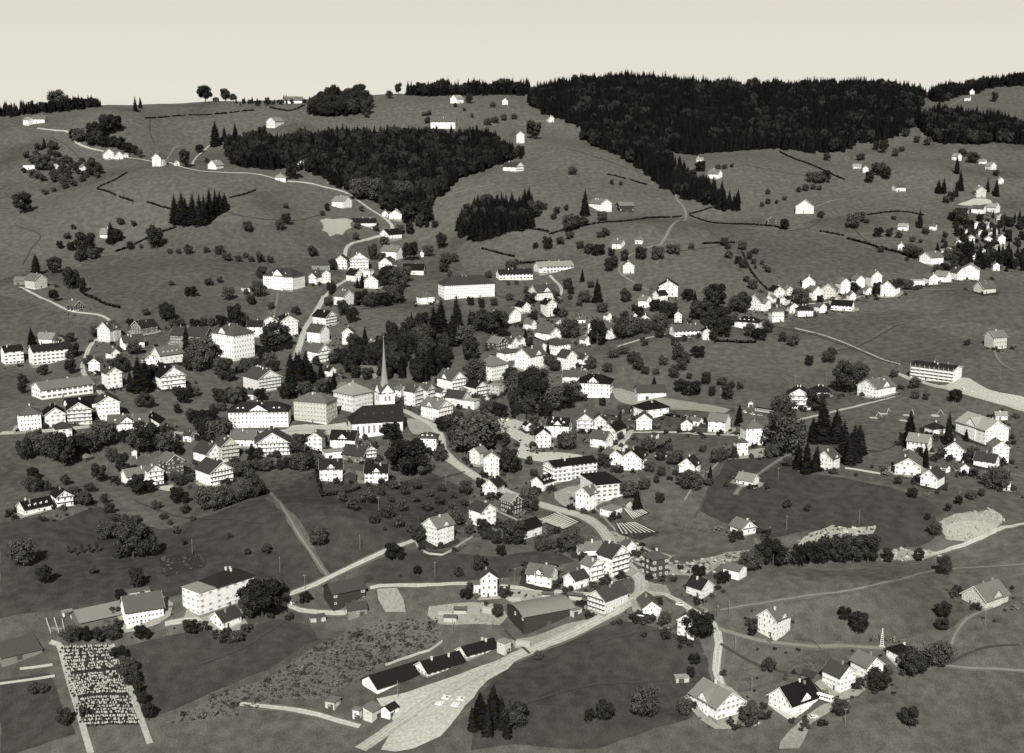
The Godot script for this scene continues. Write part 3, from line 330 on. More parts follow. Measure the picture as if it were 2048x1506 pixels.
	["gabled_house", "white three-storey gabled house with dark roof near the scaffolded block", "house", "village houses", 379.1, -1344.2, -35.8, 14.2, 15.6, 9.4, "G", 0, "w", ""],
	["gabled_house", "white two-storey gabled house with light grey roof, fourth nearest the villa orchard", "house", "village houses", 287.6, -1344.9, 17.9, 7.2, 8, 6.2, "G", 2, "w", ""],
	["gabled_house", "white three-storey gabled house with grey roof and cross gable near the hillside school", "house", "village houses", 30.6, -1345.5, -61.3, 17.2, 22.3, 8, "G", 1, "w", "x"],
	["gabled_house", "white three-storey gabled house with light grey roof, third nearest the villa orchard", "house", "village houses", 303.4, -1348, 27.3, 11.7, 11.7, 9.3, "G", 2, "w", ""],
	["gabled_house", "cream three-storey gabled house with light grey roof near the mansard hotel", "house", "village houses", -479.5, -1352.9, 54.5, 14.7, 16.1, 8.6, "G", 2, "c", ""],
	["gabled_house", "cream three-storey gabled house with light grey roof near the scaffolded block", "house", "village houses", 320.2, -1353.4, -23.3, 14.9, 16.4, 9.4, "G", 2, "c", ""],
	["gabled_house", "white three-storey gabled house with dark roof, second nearest the pale-roofed gymnasium", "house", "village houses", 266.8, -1354.5, 18.9, 11.6, 12.7, 7.2, "G", 0, "w", ""],
	["gabled_house", "white two-storey gabled house with light grey roof, third nearest the scaffolded block", "house", "village houses", 359.4, -1355.3, 15.1, 6.6, 7.3, 5.3, "G", 2, "w", ""],
	["hillside_school", "long white school with grey hipped roof on the slope", "school", "", -46.1, -1356.5, -70.1, 22, 52.8, 13.6, "H", 1, "w", "n"],
	["gabled_house", "white three-storey gabled house with dark roof, nearest the pale-roofed gymnasium", "house", "village houses", 158.4, -1357, -6.7, 18.3, 18.3, 9.2, "G", 0, "w", ""],
	["shed", "white flat roofed shed with light grey roof near the mansard hotel", "shed", "sheds and outbuildings", -268.1, -1361.9, -58.9, 7.7, 11.5, 3.6, "F", 2, "w", "l"],
	["gabled_house", "white two-storey gabled house with light grey roof, second nearest the pale-roofed gymnasium", "house", "village houses", 280.5, -1362.5, 18.4, 7.3, 8, 6.3, "G", 2, "w", ""],
	["flat_roofed_house", "white two-storey flat roofed house with pale roof near the scaffolded block", "house", "village houses", 412.1, -1367.2, -86.8, 10.2, 13.2, 6.4, "F", 3, "w", ""],
	["gabled_house", "white four-storey gabled house with light grey roof near the scaffolded block", "house", "village houses", 337.6, -1369.8, 16.2, 10.7, 10.7, 10.6, "G", 2, "w", ""],
	["gabled_house", "white three-storey gabled house with light grey roof, nearest the scaffolded block", "house", "village houses", 426.7, -1370.3, 17.7, 10.3, 11.3, 7.5, "G", 2, "w", ""],
	["barn", "weathered timber gabled barn with light grey roof near the mansard hotel", "barn", "timber barns", -499.9, -1371, 90, 10.4, 13.5, 4.4, "G", 2, "m", "l"],
	["hill_hotel", "white hotel with mansard dormers and central gable above the meadow", "hotel", "", -234, -1379.5, 64.6, 22.4, 35.9, 13.5, "H", 1, "w", "xmn"],
	["gabled_house", "white three-storey gabled house with light grey roof, second nearest the scaffolded block", "house", "village houses", 356.2, -1381.7, 15.5, 10.1, 10.1, 8.5, "G", 2, "w", ""],
	["gabled_house", "white four-storey gabled house with grey roof near the scaffolded block", "house", "village houses", 372.7, -1383.7, 14.9, 11.7, 11.7, 10.7, "G", 1, "w", ""],
	["gabled_house", "white two-storey gabled house with pale roof near the scaffolded block", "house", "village houses", 443.8, -1384.5, 42.2, 11.2, 13.5, 6.5, "G", 3, "w", ""],
	["gabled_house", "white three-storey gabled house with light grey roof, second nearest the pale-roofed gymnasium", "house", "village houses", 306.7, -1388.1, -12.5, 12.7, 13.9, 7.5, "G", 2, "w", ""],
	["gabled_house", "white three-storey gabled house with grey roof, second nearest the mansard hotel", "house", "village houses", -144.3, -1388.3, -4.1, 14.1, 15.5, 8.4, "G", 1, "w", ""],
	["gabled_house", "white three-storey gabled house with grey roof near the scaffolded block", "house", "village houses", 464.2, -1399.7, 21.7, 11.1, 12.2, 8.8, "G", 1, "w", ""],
	["gabled_house", "white three-storey gabled house with grey roof, nearest the mansard hotel", "house", "village houses", -204.4, -1400.4, -31.7, 10, 11, 7.4, "G", 1, "w", ""],
	["gabled_house", "white four-storey gabled house with grey roof, nearest the mansard hotel", "house", "village houses", -194.1, -1401.2, 17.9, 8.2, 8.2, 10.6, "G", 1, "w", ""],
	["gabled_house", "white four-storey gabled house with pale roof near the hill house site", "house", "village houses", 481.9, -1415.3, -18.8, 18.8, 20.7, 10, "G", 3, "w", ""],
	["gabled_house", "white three-storey gabled house with dark roof near the mansard hotel", "house", "village houses", -166.2, -1421.8, 46.7, 12.2, 13.5, 7.5, "G", 0, "w", ""],
	["gabled_house", "white three-storey gabled house with grey roof near the pale-roofed gymnasium", "house", "village houses", 123.2, -1421.8, -5, 11.7, 11.7, 8.5, "G", 1, "w", ""],
	["shed", "white flat roofed shed with pale roof near the mansard hotel", "shed", "sheds and outbuildings", -155.7, -1448.5, 66.1, 9.1, 11, 6.5, "F", 3, "w", "l"],
	["gabled_house", "white two-storey gabled house with dark roof, nearest the pale-roofed gymnasium", "house", "village houses", 2.7, -1449, -76.1, 14.9, 37.2, 6.5, "G", 0, "w", "b"],
	["gabled_house", "white two-storey gabled house with light grey roof, seventh nearest the hill house site", "house", "village houses", 521.8, -1453.5, 0.3, 7, 7.7, 5.8, "G", 2, "w", ""],
	["barn", "weathered timber gabled barn with grey roof near the mansard hotel", "barn", "timber barns", -207.1, -1466.8, 88, 14.1, 19.8, 5.5, "G", 1, "m", "l"],
	["gabled_house", "white three-storey gabled house with light grey roof, second nearest the hill house site", "house", "village houses", 457.5, -1469.9, -57.3, 16.3, 19.5, 8, "G", 2, "w", ""],
	["gabled_house", "white two-storey gabled house with dark roof, third nearest the hillside school", "house", "village houses", -107.3, -1471.9, 84.2, 12.9, 23.3, 5, "G", 0, "w", ""],
	["gabled_house", "white four-storey gabled house with grey roof, second nearest the mansard hotel", "house", "village houses", -186, -1472.6, -2.8, 13.1, 14.4, 10, "G", 1, "w", ""],
	["gabled_house", "white five-storey gabled house with light grey roof near the mansard hotel", "house", "village houses", -167, -1473.2, 6.5, 19.8, 17.8, 12.2, "G", 2, "w", "p"],
	["gymnasium", "white gymnasium with pale roof behind the dark pavilion", "gymnasium", "", 45.5, -1473.8, -69.8, 18, 39.7, 7.1, "G", 3, "w", "b"],
	["gabled_house", "white four-storey gabled house with grey roof and cross gable near the mansard hotel", "house", "village houses", -136, -1475.2, -14.7, 15, 16.5, 9.9, "G", 1, "w", "x"],
	["gabled_house", "white three-storey gabled house with grey roof near the hill house site", "house", "village houses", 507.8, -1480.2, 1.1, 6.2, 6.8, 9.3, "G", 1, "w", ""],
	["gabled_house", "white one-storey gabled house with light grey roof near the pale-roofed gymnasium", "house", "village houses", 140.9, -1498.1, 74.6, 6.1, 8, 3.9, "G", 2, "w", ""],
	["gabled_house", "white two-storey gabled house with light grey roof, nearest the pale-roofed gymnasium", "house", "village houses", 118.3, -1499.4, 55.5, 9.4, 11.3, 5.6, "G", 2, "w", ""],
	["gabled_house", "white two-storey gabled house with pale roof, fourteenth nearest the hill house site", "house", "village houses", 435.6, -1510.8, -16.1, 7, 7, 4.7, "G", 3, "w", ""],
	["gabled_house", "white two-storey gabled house with pale roof, thirteenth nearest the hill house site", "house", "village houses", 487.8, -1513.9, 42.1, 7.7, 9.2, 4.7, "G", 3, "w", ""],
	["gabled_house", "white two-storey gabled house with light grey roof, sixth nearest the hill house site", "house", "village houses", 543.3, -1515.3, 20.3, 7.3, 8, 6, "G", 2, "w", ""],
	["gabled_house", "white two-storey gabled house with pale roof, twelfth nearest the hill house site", "house", "village houses", 507.8, -1519.8, 31.5, 5.6, 6.2, 4.8, "G", 3, "w", ""],
	["gabled_house", "white two-storey gabled house with grey roof, fourth nearest the hill house site", "house", "village houses", 535.6, -1534.7, 10.8, 6, 6.6, 4.8, "G", 1, "w", ""],
	["gabled_house", "white three-storey gabled house with light grey roof, second nearest the spruce clump", "house", "village houses", -136.7, -1535.3, 65.1, 15.4, 20, 9.2, "G", 2, "w", ""],
	["gabled_house", "white two-storey gabled house with light grey roof near the spruce clump", "house", "village houses", -103.8, -1545.2, 3.8, 5.2, 5.2, 4.6, "G", 2, "w", ""],
	["gabled_house", "white two-storey gabled house with pale roof, ninth nearest the hill house site", "house", "village houses", 560.9, -1550.2, 50.1, 7.4, 10.3, 4.9, "G", 3, "w", ""],
	["gabled_house", "white two-storey gabled house with light grey roof, fifth nearest the hill house site", "house", "village houses", 515.3, -1561.6, 1.7, 5.6, 6.1, 4.9, "G", 2, "w", ""],
	["gabled_house", "white two-storey gabled house with pale roof, fourth nearest the hill road bend", "house", "village houses", -463.7, -1562.4, 86.5, 14.5, 20.3, 5.4, "G", 3, "w", ""],
	["gabled_house", "white two-storey gabled house with light grey roof, fourth nearest the hill house site", "house", "village houses", 554.2, -1573.8, -9.4, 8.4, 9.3, 6.2, "G", 2, "w", ""],
	["gabled_house", "white three-storey gabled house with light grey roof, nearest the hill house site", "house", "village houses", 569, -1574.4, 0.1, 8.5, 9.3, 7.5, "G", 2, "w", ""],
	["gabled_house", "white two-storey gabled house with pale roof, eighth nearest the hill house site", "house", "village houses", 534.7, -1574.9, 1.2, 6.6, 7.2, 6.2, "G", 3, "w", ""],
	["gabled_house", "white two-storey gabled house with pale roof, tenth nearest the hill house site", "house", "village houses", 459.9, -1591.1, 58.9, 7.6, 10.7, 4.9, "G", 3, "w", ""],
	["gabled_house", "white two-storey gabled house with pale roof, fifth nearest the hill house site", "house", "village houses", 534.7, -1596, 21.5, 5.9, 6.5, 5, "G", 3, "w", ""],
	["gabled_house", "white two-storey gabled house with light grey roof, second nearest the hill house site", "house", "village houses", 552.6, -1596.3, 0.9, 6.7, 7.3, 5, "G", 2, "w", ""],
	["gabled_house", "white two-storey gabled house with grey roof, third nearest the hill house site", "house", "village houses", 568.6, -1598.2, 40.4, 6.5, 7.8, 5, "G", 1, "w", ""],
	["gabled_house", "white two-storey gabled house with light grey roof, third nearest the hill house site", "house", "village houses", 499.2, -1604.3, 52.7, 5.6, 7.3, 5, "G", 2, "w", ""],
	["barn", "dark timber gabled barn with pale roof near the pale-roofed gymnasium", "barn", "timber barns", 308.9, -1611.7, -5.9, 11.2, 11.2, 6.1, "G", 3, "d", "l"],
	["gabled_house", "white two-storey gabled house with light grey roof, nearest the hill house site", "house", "village houses", 553.5, -1617.8, 11.1, 6.3, 6.9, 6.4, "G", 2, "w", ""],
	["gabled_house", "white two-storey gabled house with pale roof, fourth nearest the hill house site", "house", "village houses", 567.3, -1619.9, 40.7, 6.6, 7.9, 5.1, "G", 3, "w", ""],
	["gabled_house", "white two-storey gabled house with pale roof, third nearest the hill house site", "house", "village houses", 592, -1639.9, 40.2, 6.7, 8.1, 5.2, "G", 3, "w", ""],
	["gabled_house", "white two-storey gabled house with dark roof near the spruce clump", "house", "village houses", -147.1, -1641.9, -44.9, 16.3, 21.2, 6.1, "G", 0, "w", ""],
	["shed", "weathered timber gabled shed with light grey roof near the spruce clump", "shed", "sheds and outbuildings", 27.9, -1647.8, 69, 5.8, 7, 6.1, "G", 2, "m", "l"],
	["gabled_house", "white three-storey gabled house with pale roof near the hill house site", "house", "village houses", 356.1, -1651.2, -12.2, 21.2, 23.3, 7.5, "G", 3, "w", ""],
	["gabled_house", "white two-storey gabled house with dark roof near the gully wood", "house", "village houses", -180.8, -1653.6, 91.2, 15.4, 30.7, 4.9, "G", 0, "w", ""],
	["gabled_house", "white three-storey gabled house with light grey roof, nearest the spruce clump", "house", "village houses", 108, -1664.5, 36.3, 17.6, 22.9, 8.6, "G", 2, "w", ""],
	["gabled_house", "white two-storey gabled house with dark roof near the hill house site", "house", "village houses", 551.4, -1664.9, 61.7, 9.6, 15.4, 5.2, "G", 0, "w", ""],
	["gabled_house", "white two-storey gabled house with grey roof, nearest the hill house site", "house", "village houses", 575.6, -1673.3, 51, 9.7, 14.6, 5.9, "G", 1, "w", ""],
	["barn", "dark timber gabled barn with light grey roof near the spruce clump", "barn", "timber barns", 139.8, -1677.8, -74.8, 13.5, 18.9, 7.5, "G", 2, "d", "l"],
	["gabled_house", "white two-storey gabled house with pale roof, nearest the hill house site", "house", "village houses", 595.1, -1678.2, 40.5, 9.7, 12.6, 6.6, "G", 3, "w", ""],
	["gabled_house", "white two-storey gabled house with pale roof near the gully wood", "house", "village houses", -144.4, -1693.4, -5.1, 15.8, 18.9, 6.3, "G", 3, "w", ""],
	["gabled_house", "white one-storey gabled house with pale roof near the gully wood", "house", "village houses", -158, -1693.6, -4.7, 7.4, 8.9, 3.8, "G", 3, "w", ""],
	["gabled_house", "white three-storey gabled house with pale roof, second nearest the gully wood", "house", "village houses", -212.2, -1694.2, 57.1, 16.9, 18.6, 8.8, "G", 3, "w", ""],
	["gabled_house", "cream three-storey gabled house with pale roof near the hill house site", "house", "village houses", 599.4, -1744.6, 1, 12.4, 13.7, 8.9, "G", 3, "c", "n"],
	["hipped_roof_house", "white two-storey hipped house with pale roof near the gully wood", "house", "village houses", -296.6, -1745.1, 9.6, 13.1, 13.1, 4.6, "H", 3, "w", ""],
	["gabled_house", "white two-storey gabled house with pale roof, third nearest the hill road bend", "house", "village houses", -382.9, -1765.3, -27.8, 13, 15.6, 5.3, "G", 3, "w", ""],
	["gabled_house", "white two-storey gabled house with grey roof, second nearest the hill house site", "house", "village houses", 503.5, -1772, -75.9, 10.9, 14.1, 5.5, "G", 1, "w", ""],
	["gabled_house", "white two-storey gabled house with pale roof, nearest the hill road bend", "house", "village houses", -436.5, -1779, 43.8, 5, 5, 4.1, "G", 3, "w", ""],
	["gabled_house", "white four-storey gabled house with grey roof and cross gable near the hill road bend", "house", "village houses", -459.7, -1780.4, -15.5, 12.5, 13.7, 10.9, "G", 1, "w", "x"],
	["barn", "weathered timber hipped barn with light grey roof near the spruce clump", "barn", "timber barns", 226, -1788.2, -7.2, 10.7, 10.7, 3.3, "H", 2, "m", "l"],
	["gabled_house", "white two-storey gabled house with pale roof, second nearest the hill house site", "house", "village houses", 645, -1799.9, 0.3, 6.6, 6.6, 5.7, "G", 3, "w", ""],
	["gabled_house", "white two-storey gabled house with grey roof near the gully wood", "house", "village houses", 2, -1812.6, 49.9, 16.3, 22.9, 6.7, "G", 1, "w", "p"],
	["gabled_house", "white three-storey gabled house with light grey roof near the forest edge", "house", "village houses", 270.6, -1816.5, 51.5, 11.7, 15.2, 6.8, "G", 2, "w", ""],
	["gabled_house", "white three-storey gabled house with pale roof, nearest the gully wood", "house", "village houses", -275.1, -1817.8, -31.4, 13.2, 15.9, 6.8, "G", 3, "w", ""],
	["gabled_house", "white three-storey gabled house with light grey roof, second nearest the hill road bend", "house", "village houses", -575.4, -1835.8, 37.4, 9.7, 10.7, 7.1, "G", 2, "w", ""],
	["gabled_house", "white two-storey gabled house with pale roof, sixth nearest the hill house site", "house", "village houses", 477.6, -1845.4, -4.5, 7.3, 7.3, 5.6, "G", 3, "w", ""],
	["gabled_house", "white two-storey gabled house with pale roof, second nearest the hill road bend", "house", "village houses", -618.2, -1849.7, 48.5, 5.3, 5.3, 5.8, "G", 3, "w", ""],
	["flat_roofed_house", "white two-storey flat roofed house with pale roof near the hill road bend", "house", "village houses", -659.1, -1866.3, 99.5, 9, 16.2, 5.1, "F", 3, "w", ""],
	["gabled_house", "white one-storey gabled house with pale roof, nearest the hill house site", "house", "village houses", 472.4, -1868.9, 65.8, 7.3, 10.3, 3.6, "G", 3, "w", ""],
	["gabled_house", "dark timber two-storey gabled house with dark roof near the gully wood", "house", "village houses", -315.5, -1878, 89.5, 14.4, 28.8, 5.6, "G", 0, "d", ""],
	["gabled_house", "white one-storey gabled house with pale roof near the forest edge", "house", "village houses", 259.5, -1885.6, 72.2, 6.3, 8.9, 3.5, "G", 3, "w", ""],
	["gabled_house", "white two-storey gabled house with pale roof, seventh nearest the hill house site", "house", "village houses", 663.7, -1892.8, 20.7, 9.6, 11.6, 5.9, "G", 3, "w", ""],
	["gabled_house", "white two-storey gabled house with light grey roof near the hill road bend", "house", "village houses", -546, -1896, 26.1, 11.3, 11.3, 5.8, "G", 2, "w", ""],
	["gabled_house", "white three-storey gabled house with light grey roof, nearest the hill road bend", "house", "village houses", -559.9, -1896.2, 26.5, 12.6, 12.6, 8.8, "G", 2, "w", ""],
	["gabled_house", "white one-storey gabled house with pale roof near the hill road bend", "house", "village houses", -536.9, -1903.7, 85.7, 4.4, 6.2, 3.7, "G", 3, "w", ""],
	["gabled_house", "white one-storey gabled house with pale roof, second nearest the hill house site", "house", "village houses", 670.1, -1944.9, 51, 6.8, 8.9, 3.8, "G", 3, "w", ""],
	["gabled_house", "white four-storey gabled house with pale roof near the gully wood", "house", "village houses", 12.9, -1960.1, -10.4, 11.2, 11.2, 11.6, "G", 3, "w", ""],
	["gabled_house", "white two-storey gabled house with pale roof, eleventh nearest the hill house site", "house", "village houses", 640.6, -1969, 32, 8.8, 10.6, 6.1, "G", 3, "w", ""],
	["gabled_house", "white three-storey gabled house with light grey roof near the gully wood", "house", "village houses", -102.4, -2066.1, 82.8, 18.5, 37, 9.1, "G", 2, "w", ""],
	["gabled_house", "white three-storey gabled house with pale roof, second nearest the hilltop lindens", "house", "village houses", -734.8, -2086.5, 59.4, 9.6, 11.5, 8.2, "G", 3, "w", ""],
	["gabled_house", "white three-storey gabled house with pale roof, nearest the hilltop lindens", "house", "village houses", -360.2, -2090.3, -30.2, 16.6, 21.5, 7.8, "G", 3, "w", ""],
	["gabled_house", "white two-storey gabled house with light grey roof, second nearest the hilltop lindens", "house", "village houses", -719.6, -2093.9, 94, 11.5, 17.2, 6.5, "G", 2, "w", ""],
	["gabled_house", "white two-storey gabled house with light grey roof near the forest edge", "house", "village houses", 59.5, -2124.6, 18.4, 8.6, 8.6, 6.3, "G", 2, "w", ""],
	["gabled_house", "white three-storey gabled house with pale roof, third nearest the gully wood", "house", "village houses", -87.1, -2180.2, -37.7, 13.1, 17, 8, "G", 3, "w", ""],
	["gabled_house", "white two-storey gabled house with dark roof near the forest edge", "house", "village houses", -11.2, -2202.3, 0.3, 9, 9, 5.7, "G", 0, "w", ""],
	["gabled_house", "white two-storey gabled house with light grey roof, nearest the hilltop lindens", "house", "village houses", -353.6, -2233.8, 89, 14, 28, 5, "G", 2, "w", ""],
	["shed", "dark timber gabled shed with grey roof near the hilltop lindens", "shed", "sheds and outbuildings", -492.7, -2293.1, 42.1, 7.3, 8.1, 5.2, "G", 1, "d", "l"],
	["gabled_house", "white two-storey gabled house with light grey roof, nearest the dark ridge wood", "house", "village houses", 835.5, -2527.2, 51.7, 7.1, 10, 5.9, "G", 2, "w", ""],
	["gabled_house", "white two-storey gabled house with pale roof near the dark ridge wood", "house", "village houses", 869.2, -2608.5, -8.4, 8.8, 8.8, 6.1, "G", 3, "w", ""],
	["gabled_house", "white two-storey gabled house with light grey roof, third nearest the dark ridge wood", "house", "village houses", 939, -2712.1, -9.1, 5.5, 5.5, 4.2, "G", 2, "w", ""],
	["gabled_house", "white two-storey gabled house with light grey roof, second nearest the dark ridge wood", "house", "village houses", 916.3, -2720.1, 21.4, 7.2, 7.9, 5.3, "G", 2, "w", ""],
]
const LANDMARKS = ["the church", "the town hall", "the cemetery", "the sawmill hall", "the long dark shed", "the flat-roofed factory", "the railway station", "the scaffolded block", "the gravel heap", "the mansard hotel", "the hillside school", "the spruce clump", "the lattice mast", "the gully wood", "the hilltop lindens", "the cemetery school", "the long workshop hall", "the tall gabled school", "the pale-roofed gymnasium", "the forest edge", "the hill house site", "the villa orchard", "the ravine trees", "the dark ridge wood", "the hill road bend"]
const LANDMARK_AT = [Vector2(-95.1, -954.1), Vector2(-181.9, -951.3), Vector2(-198.6, -596.4), Vector2(14, -638.1), Vector2(-38.8, -600.2), Vector2(54.2, -801.3), Vector2(109.4, -1047), Vector2(341.6, -1067.9), Vector2(262.4, -742.4), Vector2(-230.8, -1360.3), Vector2(-45.4, -1337.9), Vector2(-14.3, -1609.6), Vector2(181.9, -624.9), Vector2(-186.3, -1785.5), Vector2(-493.6, -2289.2), Vector2(-146.7, -642.5), Vector2(-342.4, -1007.3), Vector2(-238.7, -1140.2), Vector2(45, -1458), Vector2(399.9, -2042.2), Vector2(597.3, -1738.5), Vector2(134.5, -1130.8), Vector2(173.5, -714.7), Vector2(701.1, -2198), Vector2(-490.8, -1851.9)]
